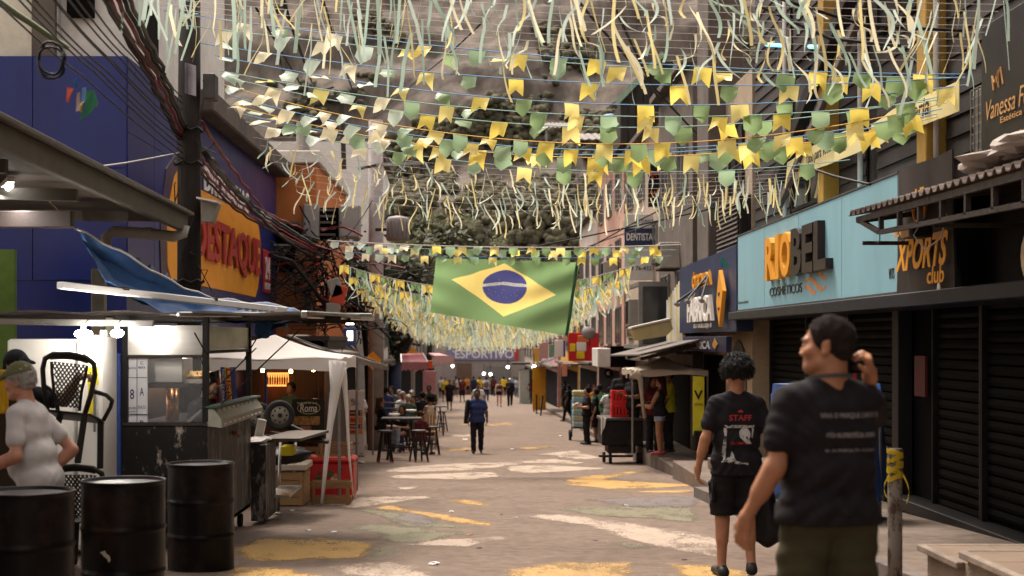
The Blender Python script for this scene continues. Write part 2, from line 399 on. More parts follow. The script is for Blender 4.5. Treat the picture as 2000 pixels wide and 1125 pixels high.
def hand_prims(wr, d, side, palm=(0, 0, 1), curl=.5, detail=True, sp=1.0):
    """wrist, direction of the hand, back-of-hand normal, side +1 right -1 left: palm, four unequal fingers with knuckle bends, a thumb from the side of the palm"""
    wr = np.array(wr, float); d = np.array(d, float); d /= np.linalg.norm(d); nb = np.array(palm, float); nb -= d * (nb @ d); nb /= np.linalg.norm(nb); w = np.cross(d, nb) * side
    pr = [('c', wr, wr + d * .03, .027, .03, .02)]
    c = wr + d * .052
    for o in (-.026, -.009, .009, .026): pr.append(('c', wr + d * .02 + w * o * .6, wr + d * .09 + w * o, .017, .014, .012))
    L = [.062, .074, .07, .054]
    for i, o in enumerate((-.029, -.0095, .0095, .028)):
        p = wr + d * .09 + w * o; a = curl * .9; q = p + (d * math.cos(a) - nb * math.sin(a)) * L[i] * .55 + w * o * .12 * sp
        a2 = curl * 2.0; t = q + (d * math.cos(a2) - nb * math.sin(a2)) * L[i] * .5
        pr.append(('c', p, q, .0105, .0095, .004)); pr.append(('c', q, t, .0095, .0078, .004))
    b = wr + d * .028 - w * .024; m = b + (d * .62 - w * .6 - nb * .35) * .045; t = m + (d * .9 - w * .25 - nb * .35 * (1 + curl)) * .032
    pr.append(('c', b, m, .0155, .0125, .012)); pr.append(('c', m, t, .0122, .0088, .004))
    return pr
def rotm(yaw, pitch=0, roll=0): return Euler((pitch, roll, yaw)).to_matrix()
def person(label, loc, rz=0, H=1.72, sk='tan', pose=None, top=None, bottom=None, hair=('short', (.012, .009, .008)), cap=None, shoes=(.02, .02, .02), vox=.02, w=1.0, belly=0.0, group=None, face=False, sleeve=.55, hem=.86, legend=None, cat='person', name='person', head=(0, 0, 0), lean=(0, 0), neckr=.056, gender='m', skirt=None, base_z=None, bare=False, fold_=1.0):
    """stands at loc facing +Y turned by rz; pose overrides joints (metres at 1.75 m height)"""
    t = thing(name, label, cat, loc, rz, group); s = H / 1.75
    J = dict(lh=(-.095, 0, .92), rh=(.095, 0, .92), lk=(-.105, .015, .5), rk=(.105, .015, .5), la=(-.11, -.02, .085), ra=(.11, -.02, .085), lt=(-.135, .15, .03), rt=(.135, .15, .03),
             ls=(-.185, 0, 1.43), rs=(.185, 0, 1.43), le=(-.25, -.03, 1.14), re=(.25, -.03, 1.14), lw=(-.265, .05, .89), rw=(.265, .05, .89), ld=(0, .25, -1), rd=(0, .25, -1), ln=(-1, 0, 0), rn=(1, 0, 0), lc=.5, rc=.5)
    if pose: J.update(pose)
    J = {a: (np.array(b, float) if isinstance(b, tuple) else b) for a, b in J.items()}
    z0 = (J['lh'][2] + J['rh'][2]) / 2 + .02; dz = z0 - .94; py0 = (J['lh'][1] + J['rh'][1]) / 2
    LX, LY = lean
    def T(x, y, z):     # a torso point carried by the lean; z measured for a standing body
        q = max(0, z - .94); th = LY; return V(x + LX * q, py0 + y + math.sin(th) * q, z0 + (z - .94 if z < .94 else math.cos(th) * q))
    for a in ('ls', 'rs'):
        if not pose or a not in pose: J[a] = T(J[a][0] * w, 0, 1.405)
    fem = gender == 'f'
    sw = w * (.9 if fem else 1.0)
    if fem and not (pose and 'ls' in pose): J['ls'] = T(-.165 * w, 0, 1.405); J['rs'] = T(.165 * w, 0, 1.405)
    torso = [('c', T(-.075 * w, .0, .95), T(.075 * w, 0, .95), .118 * w, .118 * w), ('c', T(-.06 * w, .01, 1.1), T(.06 * w, .01, 1.1), .104 * w + belly * .3, .104 * w + belly * .3),
             ('c', T(-.085 * sw, .01, 1.27), T(.085 * sw, .01, 1.27), .112 * sw, .112 * sw), ('c', J['ls'] * .82 + T(0, -.01, 1.4) * .18, J['rs'] * .82 + T(0, -.01, 1.4) * .18, .056, .056), ('c', T(-.05, -.02, 1.37), T(.05, -.02, 1.37), .08, .08), ('c', T(-.035, -.02, 1.465), J['ls'] * .75 + T(0, -.01, 1.42) * .25, .04, .05), ('c', T(.035, -.02, 1.465), J['rs'] * .75 + T(0, -.01, 1.42) * .25, .04, .05)]
    if belly: torso.append(('e', T(0, .06 + belly * .4, 1.06), (.15 * w, .1 + belly, .15)))
    if fem: torso += [('e', T(-.07, .09, 1.27), (.06, .055, .06)), ('e', T(.07, .09, 1.27), (.06, .055, .06)), ('e', T(-.06, -.06, .93), (.09, .09, .1)), ('e', T(.06, -.06, .93), (.09, .09, .1))]
    nb = T(0, -.015, 1.47); hr = rotm(*head[:2]) if head != (0, 0, 0) else None
    piv = T(0, -.01, 1.53)
    def Hd(x, y, z):
        v = Vector((x, y, z - 1.53))
        if hr: v = hr @ v
        return piv + np.array(v)
    hm = hr
    headp = [('e', Hd(0, -.012, 1.665), (.076, .096, .094), hm, .02), ('e', Hd(0, .032, 1.605), (.058, .066, .082), hm, .03), ('c', Hd(-.012, .082, 1.556), Hd(.012, .082, 1.556), .02, .02, .03),
             ('c', Hd(0, .097, 1.645), Hd(0, .107, 1.614), .008, .012, .012), ('e', Hd(-.079, -.004, 1.63), (.009, .02, .032), hm, .008), ('e', Hd(.079, -.004, 1.63), (.009, .02, .032), hm, .008)]
    neck = [('c', nb, Hd(0, -.012, 1.59), neckr * 1.05, neckr * .95, .03)]
    cuts = []
    if face:
        headp += [('c', Hd(-.04, .086, 1.668), Hd(.04, .086, 1.668), .0105, .0105, .02), ('c', Hd(-.05, .035, 1.57), Hd(-.02, .075, 1.55), .022, .02, .03), ('c', Hd(.05, .035, 1.57), Hd(.02, .075, 1.55), .022, .02, .03),
                  ('c', Hd(-.018, .094, 1.588), Hd(.018, .094, 1.588), .0085, .0085, .008), ('c', Hd(-.016, .092, 1.578), Hd(.016, .092, 1.578), .009, .009, .006), ('e', Hd(-.013, .106, 1.61), (.009, .01, .008), hm, .008), ('e', Hd(.013, .106, 1.61), (.009, .01, .008), hm, .008),
                  ('e', Hd(-.045, .07, 1.62), (.025, .025, .02), hm, .03), ('e', Hd(.045, .07, 1.62), (.025, .025, .02), hm, .03), ('c', Hd(-.084, -.018, 1.655), Hd(-.084, .006, 1.606), .008, .009, .006), ('c', Hd(.084, -.018, 1.655), Hd(.084, .006, 1.606), .008, .009, .006)]
        cuts += [('e', Hd(-.033, .104, 1.645), (.02, .014, .011), hm), ('e', Hd(.033, .104, 1.645), (.02, .014, .011), hm), ('e', Hd(-.096, .004, 1.632), (.01, .01, .016), hm), ('e', Hd(.096, .004, 1.632), (.01, .01, .016), hm)]
    am = .92 if fem else 1.0
    def limb(a, b, c, ra, rb, rc, bul=0.0):
        pr = [('c', a, b, ra, rb, .02), ('c', b, c, rb * 1.0, rc, .02)]
        if bul: m = b + (c - b) * .3; pr.append(('c', b + (c - b) * .12, b + (c - b) * .5, rb * bul, rb * (bul - .12), .03))
        return pr
    arms = []
    for q, sd_ in (('l', -1), ('r', 1)):
        arms += limb(J[q + 's'], J[q + 'e'], J[q + 'w'], .05 * am * w ** .5, .038 * am, .026 * am, 1.1) + [('c', J[q + 's'] + (J[q + 'e'] - J[q + 's']) * .2, J[q + 's'] + (J[q + 'e'] - J[q + 's']) * .6, .048 * am * w, .044 * am * w, .03)]
        arms += hand_prims(J[q + 'w'], J[q + 'd'], sd_, J[q + 'n'], J[q + 'c'], True)
    legs = []
    for q in 'lr':
        h, k, a, to = J[q + 'h'], J[q + 'k'], J[q + 'a'], J[q + 't']
        legs += [('c', h, k, .088 * w ** .5, .056, .03), ('c', k, a, .054, .036, .02), ('c', k + (a - k) * .12 - V(0, .012, 0), k + (a - k) * .48 - V(0, .012, 0), .054, .045, .03)]
        bk = a - (to - a) * .25; legs += [('c', V(bk[0], bk[1], a[2] - .045), V(to[0], to[1], to[2]), .034, .024, .02), ('c', a, V(bk[0], bk[1], a[2] - .045), .034, .034, .02)]
    bv, bf = sdf_mesh(torso + neck + headp + arms + legs, vox, .03, cuts=cuts)
    o = link('body', np_mesh('body', bv * s, bf, SK[sk]), t)
    def garment(nm, prims, mat, infl, clips=(), k=.035, disp=None, vx=None):
        pr = []
        for p in prims:
            if p[0] == 'c': pr.append(('c', p[1], p[2], p[3] + infl, p[4] + infl) + tuple(p[5:]))
            else: pr.append(('e', p[1], tuple(r + infl for r in p[2])) + tuple(p[3:]))
        v, f = sdf_mesh(pr, vx or vox, k, clips, disp); return link(nm, np_mesh(nm, v * s, f, mat), t)
    out = dict(thing=t, body=o, J=J, s=s, Hd=Hd, T=T, hm=hm)
    tz = (hem - .94)
    if top:
        kind, mat = top; tp = list(torso); hemz = z0 + tz
        if kind in ('tee', 'long'):
            for q in 'lr':
                a, b, c = J[q + 's'], J[q + 'e'], J[q + 'w']
                if kind == 'tee': e = a + (b - a) * sleeve; tp.append(('c', a, e, .047 * w, .054 * w + .004, .03))
                else: tp += [('c', a, b, .052, .044, .05), ('c', b, c - (c - b) * .06, .042, .034, .02)]
        tp += [('c', T(-.075 * w, 0, .94), T(.075 * w, 0, .94), .124 * w, .124 * w), ('c', T(-.075 * w, 0, hem), T(.075 * w, 0, hem), .124 * w, .124 * w)]
        cl = [((0, 0, hemz), (0, 0, -1))] if abs(LY) < .35 else [(tuple(T(0, 0, hem)), (0, -math.sin(LY), -math.cos(LY)))]
        if kind == 'tee' and not fem: tp.append(('c', T(-.07 * w, .0, 1.12), T(.07 * w, .0, 1.12), .118 * w, .118 * w))
        if kind == 'crop': cl = [((0, 0, z0 + .22), (0, 0, -1)), (tuple(T(0, 0, 1.4)), (0, 0, 1))]; tp = torso
        if kind == 'tank': cl.append((tuple(T(0, 0, 1.445)), (0, 0, 1)))
        if kind == 'tee':     # square sleeve ends
            pass
        ph = random.uniform(0, 6)
        def fold(X, Y, Z):
            wx = X + .03 * np.sin(Z * 13 + ph) + .02 * np.sin(Y * 21); wz = Z + .03 * np.sin(X * 15 + ph * 3); lo_ = np.clip((1.33 - Z) * 3.5, .12, 1); q = np.sin(wz * 30 + np.abs(wx) * 34 + ph); q2 = np.sin(wx * 58 - wz * 22 + ph * 2)
            return fold_ * (.0042 * (1 - np.abs(q)) * 2 * lo_ - .004 + .0026 * q2 * lo_ + .0016 * np.sin((wx + wz) * 83 + ph))
        out['top'] = garment('tee_shirt' if kind == 'tee' else ('vest_top' if kind in ('crop', 'tank') else 'long_sleeved_shirt'), tp, mat, .011, cl, .04, fold)
    if bottom:
        kind, mat = bottom; hp = [torso[0], ('c', T(-.075 * w, .005, .99), T(.075 * w, .005, .99), .112 * w, .112 * w)]
        if fem: hp += torso[-2:]
        stand = J['lk'][2] < J['lh'][2] - .25
        for q in 'lr':
            h, k, a = J[q + 'h'], J[q + 'k'], J[q + 'a']
            if kind == 'trousers': hp += [('c', h, k, .094 * w ** .5, .068, .03), ('c', k, a + (k - a) * .02, .066, .056, .03)]
            elif kind == 'shorts': hp += [('c', h, h + (k - h) * 1.0, .1 * w ** .5, .09, .03)]
            elif kind == 'hot': hp += [('c', h, h + (k - h) * .42, .097, .093, .03)]
        if kind == 'skirt': hp += [('c', T(-.06, 0, .8), T(.06, 0, .8), .14, .14)]
        cl = [(tuple(T(0, 0, 1.03 if not top or top[0] in ('crop',) else max(.86, min(.98, hem + .03)))), (0, -math.sin(LY), math.cos(LY)))]
        if stand and kind == 'shorts': cl.append(((0, 0, J['lk'][2] + .0), (0, 0, -1)))
        if stand and kind == 'hot': cl.append(((0, 0, J['lk'][2] + .25), (0, 0, -1)))
        if kind == 'skirt': cl.append(((0, 0, z0 - .27), (0, 0, -1)))
        ph = random.uniform(0, 6)
        out['bottom'] = garment({'trousers': 'trousers', 'shorts': 'shorts', 'hot': 'short_shorts', 'skirt': 'skirt'}[kind], hp, mat, .012, cl, .03, lambda X, Y, Z: .004 * np.sin(Z * 34 + X * 25 + ph) + .003 * np.sin(Z * 71 + Y * 20))
    if shoes:
        ms = shoes if not isinstance(shoes, tuple) else pm('shoe %.2f %.2f %.2f' % shoes, shoes, r=.5, var=.15, grime=.2)
        for q in 'lr':
            a, to = J[q + 'a'], J[q + 't']; bk = a - (to - a) * .3
            v, f = sdf_mesh([('c', V(bk[0], bk[1], a[2] - .045), V(to[0], to[1], to[2] + .005), .043, .036, .02), ('c', V(a[0], a[1], a[2] - .01), V(bk[0], bk[1], a[2] - .04), .043, .043, .02)], max(vox, .014), .02, [((0, 0, a[2] - .085), (0, 0, -1)), ((0, 0, a[2] + .03), (0, 0, 1))])
            link('shoe', np_mesh('shoe', v * s, f, ms), t)
    if hair:
        kind, hc = hair; mh = pm('hair %.3f %.3f %.3f' % hc, hc, r=.85, var=.4, sc=30, bump=.6, grime=0, bsc=90, spec=.08)
        if kind in ('short', 'crew', 'long', 'bun', 'afro'):
            off = {'short': .012, 'crew': .006, 'long': .016, 'bun': .012, 'afro': .05}[kind]
            hp = [('e', Hd(0, -.014, 1.668), (.076 + off, .096 + off, .094 + off), hm, .02), ('e', Hd(0, -.05, 1.62), (.066 + off * .6, .05 + off, .06), hm, .02)]
            if kind == 'afro': hp = [('e', Hd(0, -.03, 1.69), (.135, .14, .125), hm, .02)]
            if kind == 'long': hp += [('c', Hd(-.05, -.06, 1.6), Hd(-.06, -.1, 1.35), .045, .04), ('c', Hd(.05, -.06, 1.6), Hd(.06, -.1, 1.35), .045, .04), ('c', Hd(0, -.08, 1.6), Hd(0, -.12, 1.32), .05, .04)]
            if kind == 'bun': hp += [('e', Hd(0, -.11, 1.72), (.045, .045, .045), hm, .02)]
            mm = hm or Matrix.Identity(3)
            def nrm(v): return tuple(mm @ Vector(v).normalized())
            cl = [(tuple(Hd(0, .078, 1.70)), nrm((0, .9, -.44)))]
            if kind in ('short', 'crew', 'bun'): cl += [(tuple(Hd(0, .028, 1.60)), nrm((0, .96, -.3))), (tuple(Hd(0, -.05, 1.57)), nrm((0, .15, -1)))]
            else: cl += [(tuple(Hd(0, .035, 1.60)), nrm((0, .96, -.3)))] if kind == 'long' else [(tuple(Hd(0, .035, 1.62)), nrm((0, .9, -.42)))]
            fz = .012 if kind == 'afro' else .002
            v, f = sdf_mesh(hp, max(vox * .8, .006), .02, cl, lambda X, Y, Z: fz * (np.sin(X * 120) * np.sin(Y * 113 + 1) + np.sin(Z * 117) * np.sin(X * 90 + 2)))
            out['hair'] = link('hair', np_mesh('hair', v * s, f, mh), t)
    if cap:
        mc = cloth('cap %.2f %.2f %.2f' % cap[:3], cap[:3], r=.8); sg = cap[3] if len(cap) > 3 else 1
        mm = hm or Matrix.Identity(3)
        v, f = sdf_mesh([('e', Hd(0, -.012, 1.672), (.09, .11, .105), hm, .02), ('c', Hd(-.045, .085 * sg, 1.70), Hd(.045, .085 * sg, 1.70), .012, .012, .01), ('c', Hd(-.03, .16 * sg, 1.69), Hd(.03, .16 * sg, 1.69), .012, .012, .03), ('c', Hd(0, .09 * sg, 1.70), Hd(0, .165 * sg, 1.69), .03, .014, .03)], max(vox * .8, .008), .02,
                        [(tuple(Hd(0, 0, 1.682)), tuple(mm @ Vector((0, .0, -1))))])
        out['cap'] = link('cap', np_mesh('cap', v * s, f, mc), t)
    return out
WALK = dict(lk=(-.1, .12, .52), la=(-.1, .2, .1), lt=(-.11, .36, .06), rk=(.1, .02, .5), ra=(.1, -.22, .13), rt=(.11, -.06, .03), le=(-.25, -.09, 1.15), lw=(-.26, .02, .9), re=(.25, .04, 1.15), rw=(.25, .17, .93))
WALK2 = dict(rk=(.1, .12, .52), ra=(.1, .2, .1), rt=(.11, .36, .06), lk=(-.1, .02, .5), la=(-.1, -.22, .13), lt=(-.11, -.06, .03), re=(.25, -.09, 1.15), rw=(.26, .02, .9), le=(-.25, .04, 1.15), lw=(-.25, .17, .93))
PHONE = dict(re=(.25, .04, 1.15), rw=(.12, .27, 1.2), rd=(-.3, 1, .4), rn=(0, -.4, -1), le=(-.25, .02, 1.14), lw=(-.14, .24, 1.15), ld=(.3, 1, .3), ln=(0, -.4, -1))
SITHI = dict(lh=(-.095, 0, .82), rh=(.095, 0, .82), lk=(-.14, .43, .80), rk=(.14, .43, .80), la=(-.14, .38, .38), ra=(.14, .38, .38), lt=(-.14, .54, .34), rt=(.14, .54, .34))
ARMSFWD = dict(le=(-.25, .15, 1.06), re=(.25, .15, 1.06), lw=(-.14, .38, 1.1), rw=(.14, .38, 1.1), ld=(.3, 1, 0), rd=(-.3, 1, 0), ln=(0, 0, 1), rn=(0, 0, 1))
def sit_pose(seat=.73, arms=True):
    dz = seat + .09 - .92; d = {}
    for k, v in SITHI.items(): d[k] = v
    for q, sg in (('l', -1), ('r', 1)):
        d[q + 'h'] = (sg * .095, 0, seat + .09); d[q + 'k'] = (sg * .13, .43, seat + .085); d[q + 'a'] = (sg * .13, .40, seat - .34); d[q + 't'] = (sg * .13, .56, seat - .38)
        if arms:
            d[q + 'e'] = (sg * .25, .14, 1.08 + dz); d[q + 'w'] = (sg * .13, .36, 1.12 + dz); d[q + 'd'] = (-sg * .3, 1, 0); d[q + 'n'] = (0, 0, 1)
        else:
            d[q + 'e'] = (sg * .25, -.02, 1.14 + dz); d[q + 'w'] = (sg * .2, .2, .98 + dz); d[q + 'd'] = (-sg * .2, 1, -.2); d[q + 'n'] = (0, 0, 1)
    return d
def project(mb, me, M, off=.003, ax=(0, 1, 0)):
    """lay the flat shapes of mb (xy plane, placed by M, local coordinates of the garment) on the garment along ax"""
    vs = [v.co.copy() for v in me.vertices]; bvh = BVHTree.FromPolygons(vs, [tuple(p.vertices) for p in me.polygons])
    a = Vector(ax).normalized(); out = []
    for v in mb.v:
        p = M @ Vector(v); h = bvh.ray_cast(p - a * .6, a); out.append(tuple((h[0] - a * off) if h[0] else p))
    mb.v = out; return mb
def subdiv(mb, n=1):
    for _ in range(n):
        nv = list(mb.v); nf = []; nm = []
        for f, m in zip(mb.f, mb.m):
            c = len(nv); nv.append(tuple(sum(mb.v[i][k] for i in f) / len(f) for k in range(3)))
            for i in range(len(f)): nf.append((f[i], f[(i + 1) % len(f)], c)); nm.append(m)
        mb.v, mb.f, mb.m = nv, nf, nm
    return mb
# ------------------------------------------------------------------ ground, road and painted markings
from mathutils import noise as mnoise
ASPH = (.142, .101, .077)
m_asph = pm('asphalt', ASPH, r=.85, var=.30, sc=7, bump=.6, grime=.6, gcol=(.07, .05, .04), gsc=.8, bsc=70)
road = MB(); ys = [-14 + i * 2.0 for i in range(90)]
road.grid(lambda u, v: (-14 + 28 * u, -14 + 178 * v, gz(-14 + 178 * v)), 14, 178)
ROAD = struct('road', road, m_asph)
g = MB(); g.grid(lambda u, v: (-345 + 690 * u, -24 + 500 * v, -6.2 if v > .34 else gz(-24 + 500 * v) - .08), 4, 60)
struct('ground', g, pm('earth', (.09, .075, .05), r=.9, bump=.4))
PC = dict(white=((.35, .27, .21), .27), yellow=((.39, .23, .075), .25), faint_yellow=((.36, .22, .085), .30), green=((.16, .142, .092), .22), grey=((.145, .118, .11), .24))
def paintm(col):
    """street paint rubbed through: between the worn-off bits the road itself shows; the rim of a patch (attribute rim) is rubbed most"""
    nm = 'street paint ' + col
    if nm in MATS: return MATS[nm]
    c, cov = PC[col]; m = worn(nm, c, tuple(a * .75 for a in c), .56, 3.0, .8, (1, .6, 1), 30, .18); t = m.node_tree; L = t.links.new
    at_ = _n(t, 'ShaderNodeAttribute'); at_.attribute_name = 'rim'; tc = _n(t, 'ShaderNodeTexCoord'); mp = _n(t, 'ShaderNodeMapping'); mp.inputs['Scale'].default_value = (1, .5, 1); L(tc.outputs['Object'], mp.inputs[0])
    a = _n(t, 'ShaderNodeTexNoise'); a.inputs['Scale'].default_value = 1.5; a.inputs['Detail'].default_value = 12; a.inputs['Roughness'].default_value = .72; L(mp.outputs[0], a.inputs['Vector'])
    f = _n(t, 'ShaderNodeTexNoise'); f.inputs['Scale'].default_value = 38; f.inputs['Detail'].default_value = 3; L(mp.outputs[0], f.inputs['Vector'])
    s1 = _n(t, 'ShaderNodeMath', operation='MULTIPLY_ADD'); s1.inputs[1].default_value = 1.5; L(a.outputs[0], s1.inputs[0]); L(at_.outputs['Fac'], s1.inputs[2])
    s2 = _n(t, 'ShaderNodeMath', operation='MULTIPLY_ADD'); s2.inputs[1].default_value = .55; L(f.outputs[0], s2.inputs[0]); L(s1.outputs[0], s2.inputs[2])
    mr = _n(t, 'ShaderNodeMapRange'); mr.inputs[1].default_value = 1.02 + cov - .1; mr.inputs[2].default_value = 1.02 + cov + .16; mr.inputs[4].default_value = .93; L(s2.outputs[0], mr.inputs[0])
    tr = _n(t, 'ShaderNodeBsdfTransparent'); ms = _n(t, 'ShaderNodeMixShader'); L(mr.outputs[0], ms.inputs[0]); L(tr.outputs[0], ms.inputs[1]); L(t.nodes['Principled BSDF'].outputs[0], ms.inputs[2]); L(ms.outputs[0], t.nodes['Material Output'].inputs['Surface'])
    return m
def patch(pts, col, k):
    pg = np.array([tuple(G(440 + u / 2, 840 + v / 2))[:2] for u, v in pts]); lo, hi = pg.min(0) - .15, pg.max(0) + .15; c = .09 if pg[:, 1].mean() < 25 else .16
    nx, ny = int((hi[0] - lo[0]) / c) + 2, int((hi[1] - lo[1]) / (c * 1.6)) + 2; X, Y = np.meshgrid(lo[0] + np.arange(nx) * c, lo[1] + np.arange(ny) * c * 1.6); D = np.full(X.shape, 9.0); ins = np.zeros(X.shape, bool)
    for i in range(len(pg)):
        a, b = pg[i], pg[(i + 1) % len(pg)]; ab = b - a; t_ = np.clip(((X - a[0]) * ab[0] + (Y - a[1]) * ab[1]) / (ab @ ab), 0, 1); D = np.minimum(D, np.hypot(X - a[0] - t_ * ab[0], (Y - a[1] - t_ * ab[1]) * .6))
        ins ^= ((a[1] > Y) != (b[1] > Y)) & (X < (b[0] - a[0]) * (Y - a[1]) / np.where(b[1] == a[1], 1e-9, b[1] - a[1]) + a[0])
    D = np.where(ins, D, -D); ok = D > -.22; cell = ok[:-1, :-1] | ok[1:, :-1] | ok[:-1, 1:] | ok[1:, 1:]; J_, I_ = np.nonzero(cell); mb = MB(); ids = {}; rim = []
    def vid(j, i):
        if (j, i) not in ids: ids[(j, i)] = len(mb.v); y = float(Y[j, i]); mb.v.append((float(X[j, i]), y, gz(y) + .0025 + .0005 * k)); rim.append(float(np.clip(D[j, i] * 2.4 + .08, -.6, .42)))
        return ids[(j, i)]
    for j, i in zip(J_.tolist(), I_.tolist()): mb.f.append((vid(j, i), vid(j, i + 1), vid(j + 1, i + 1), vid(j + 1, i))); mb.m.append(0)
    o = part('painted_patch', mb, paintm(col), ROAD); o.data.attributes.new('rim', 'FLOAT', 'POINT').data.foreach_set('value', rim)
PATCH = [('green', [(460, 385), (570, 368), (740, 380), (900, 395), (980, 402), (800, 435), (640, 447), (560, 400)]), ('green', [(555, 455), (660, 450), (760, 470), (640, 492), (540, 512)]), ('green', [(1480, 440), (1560, 436), (1680, 455), (1600, 464)]),
 ('green', [(500, 310), (620, 312), (800, 345), (980, 385), (700, 380), (560, 330)]), ('grey', [(1400, 270), (1850, 258), (1850, 300), (1700, 310), (1480, 292)]), ('green', [(1240, 310), (1480, 296), (1850, 305), (1850, 365), (1500, 340)]), ('grey', [(700, 320), (790, 335), (860, 370), (740, 378), (640, 350)]),
 ('white', [(580, 165), (700, 140), (900, 130), (1150, 125), (1180, 133), (1040, 150), (1010, 158), (650, 168)]), ('white', [(600, 176), (1050, 163), (1085, 172), (1080, 182), (1010, 197), (650, 190)]), ('white', [(1200, 95), (1370, 75), (1420, 90), (1480, 110), (1400, 118), (1330, 108)]), ('white', [(1110, 118), (1300, 112), (1420, 126), (1380, 134), (1150, 128)]),
 ('white', [(1100, 140), (1250, 135), (1520, 150), (1400, 158), (1180, 172), (1090, 160)]),
 ('white', [(360, 290), (520, 260), (800, 258), (815, 266), (560, 300), (480, 310)]), ('white', [(1185, 335), (1290, 322), (1880, 405), (1990, 430), (1990, 505), (1880, 500), (1560, 430), (1390, 375), (1200, 347)]), ('white', [(690, 450), (850, 425), (1080, 413), (1145, 425), (960, 460), (720, 455)]),
 ('yellow', [(20, 475), (130, 425), (400, 420), (620, 445), (560, 490), (540, 508), (300, 515), (100, 520), (20, 505)]), ('yellow', [(-20, 530), (280, 535), (330, 555), (430, 575), (700, 620), (-60, 610)]), ('white', [(310, 535), (560, 512), (840, 530), (780, 545), (860, 580), (900, 615), (760, 615), (440, 568)]),
 ('yellow', [(570, 305), (640, 292), (1060, 365), (1050, 378), (900, 365), (700, 322)]), ('yellow', [(840, 275), (950, 270), (1030, 290), (1020, 298), (890, 288)]), ('yellow', [(1310, 195), (1420, 178), (1640, 155), (1650, 160), (1480, 195), (1820, 212), (1830, 217), (1700, 230), (1480, 232), (1330, 216)]), ('faint_yellow', [(1480, 245), (1600, 238), (1850, 232), (1840, 248)]),
 ('faint_yellow', [(1080, 545), (1300, 510), (1620, 515), (1650, 550), (1640, 600), (1100, 600)]), ('yellow', [(1690, 518), (1900, 525), (2050, 548), (2150, 600), (1800, 580)]), ('faint_yellow', [(640, 480), (740, 475), (700, 498), (650, 500)]), ('faint_yellow', [(830, 72), (960, 66), (1000, 76), (860, 84)]), ('faint_yellow', [(1130, 70), (1260, 60), (1300, 68), (1180, 78)]),
 ('white', [(640, 225), (760, 215), (780, 228), (680, 240)]), ('faint_yellow', [(880, 40), (960, 35), (960, 42)]), ('white', [(860, 20), (1010, 12), (1020, 20), (900, 28)]), ('faint_yellow', [(1000, -22), (1110, -30), (1140, -22), (1040, -14)]), ('faint_yellow', [(880, -20), (950, -26), (960, -20)])]
for k, (c, pts) in enumerate(PATCH): patch(pts, c, k % 9)
# pavement on the far side from the stalls: sloping, then level landings
m_pave = pm('pavement concrete', (.14, .106, .084), r=.88, var=.25, sc=5, bump=.45, grime=.8, gcol=(.035, .025, .02), gsc=.9, bsc=60)
m_kerb = pm('kerb stone', (.13, .105, .09), r=.85, var=.25, bump=.5, grime=.5)
pv = MB()
pv.slab(lambda u, v: (3.4 + 2.4 * u, 3 + 18.5 * v, gz(3 + 18.5 * v) + .15), 1, 18, (0, 0, -.5))
PAVE = struct('pavement', pv, m_pave)
kb = MB()
for i in range(15):
    y0 = 3 + i * 1.23; kb.prism([(3.28, y0 + .006, gz(y0) - .2), (3.28, y0 + 1.222, gz(y0 + 1.22) - .2), (3.28, y0 + 1.222, gz(y0 + 1.22) + .153), (3.28, y0 + .006, gz(y0) + .153)], (.118, 0, 0))
    part('kerb_stone', kb, m_kerb, PAVE); kb = MB()
ld = MB(); ld.box(3.62, 6, 21.503, 26.2, -1.6, -.71, .015); ld.box(3.75, 6, 26.203, 34, -1.9, -.905, .015); ld.box(4.0, 6, 21.2, 24.6, -.70, -.52, .015)
ld.slab(lambda u, v: (3.95 + 2 * u, 34.01 + 100 * v, gz(34 + 100 * v) + .15), 1, 60, (0, 0, -.6)); part('landing', ld, m_pave, PAVE)
tilem = pm('step tile', (.17, .12, .085), r=.55, var=.14, sc=3, bump=.15, grime=.45, gcol=(.12, .09, .07))
TP = struct('tiled_steps', MB().box(3.3, 5.1, 5.0, 10.4, -.7, -.012).box(3.3, 5.1, 5.0, 9.55, -.012, .068).box(2.86, 3.3, 5.0, 9.3, -.7, -.212), pm('step mortar', (.2, .15, .11), r=.9, bump=.4))
for (x0, x1, y0, y1, z) in ((3.3, 5.1, 9.55, 10.4, -.012), (3.3, 5.1, 5.6, 9.55, .068), (2.86, 3.3, 5.6, 9.3, -.212)):
    nx = max(1, round((x1 - x0) / .44)); ny = max(1, round((y1 - y0) / .44))
    for i in range(nx):
        for j in range(ny):
            a, b = x0 + (x1 - x0) * i / nx, y0 + (y1 - y0) * j / ny
            part('tile', MB().box(a + .004, a + (x1 - x0) / nx - .004, b + .004, b + (y1 - y0) / ny - .004, z + .001, z + .012 + random.uniform(0, .002), .003), tilem, TP)
nose = pm('step nosing stone', (.2, .155, .12), r=.7, var=.25, bump=.3, grime=.5)
part('step_nosing', MB().bar((3.27, 5.2, .062), (3.27, 9.56, .062), .06, .05, .008).bar((3.3, 9.585, .062), (5.1, 9.585, .062), .06, .05, .008).bar((3.27, 9.6, -.02), (3.27, 10.42, -.02), .06, .05, .008).bar((3.24, 10.43, -.02), (5.1, 10.43, -.02), .06, .05, .008).bar((2.85, 5.2, -.215), (2.85, 9.32, -.215), .05, .05, .008).bar((2.83, 9.33, -.215), (3.26, 9.33, -.215), .05, .05, .008), nose, TP)

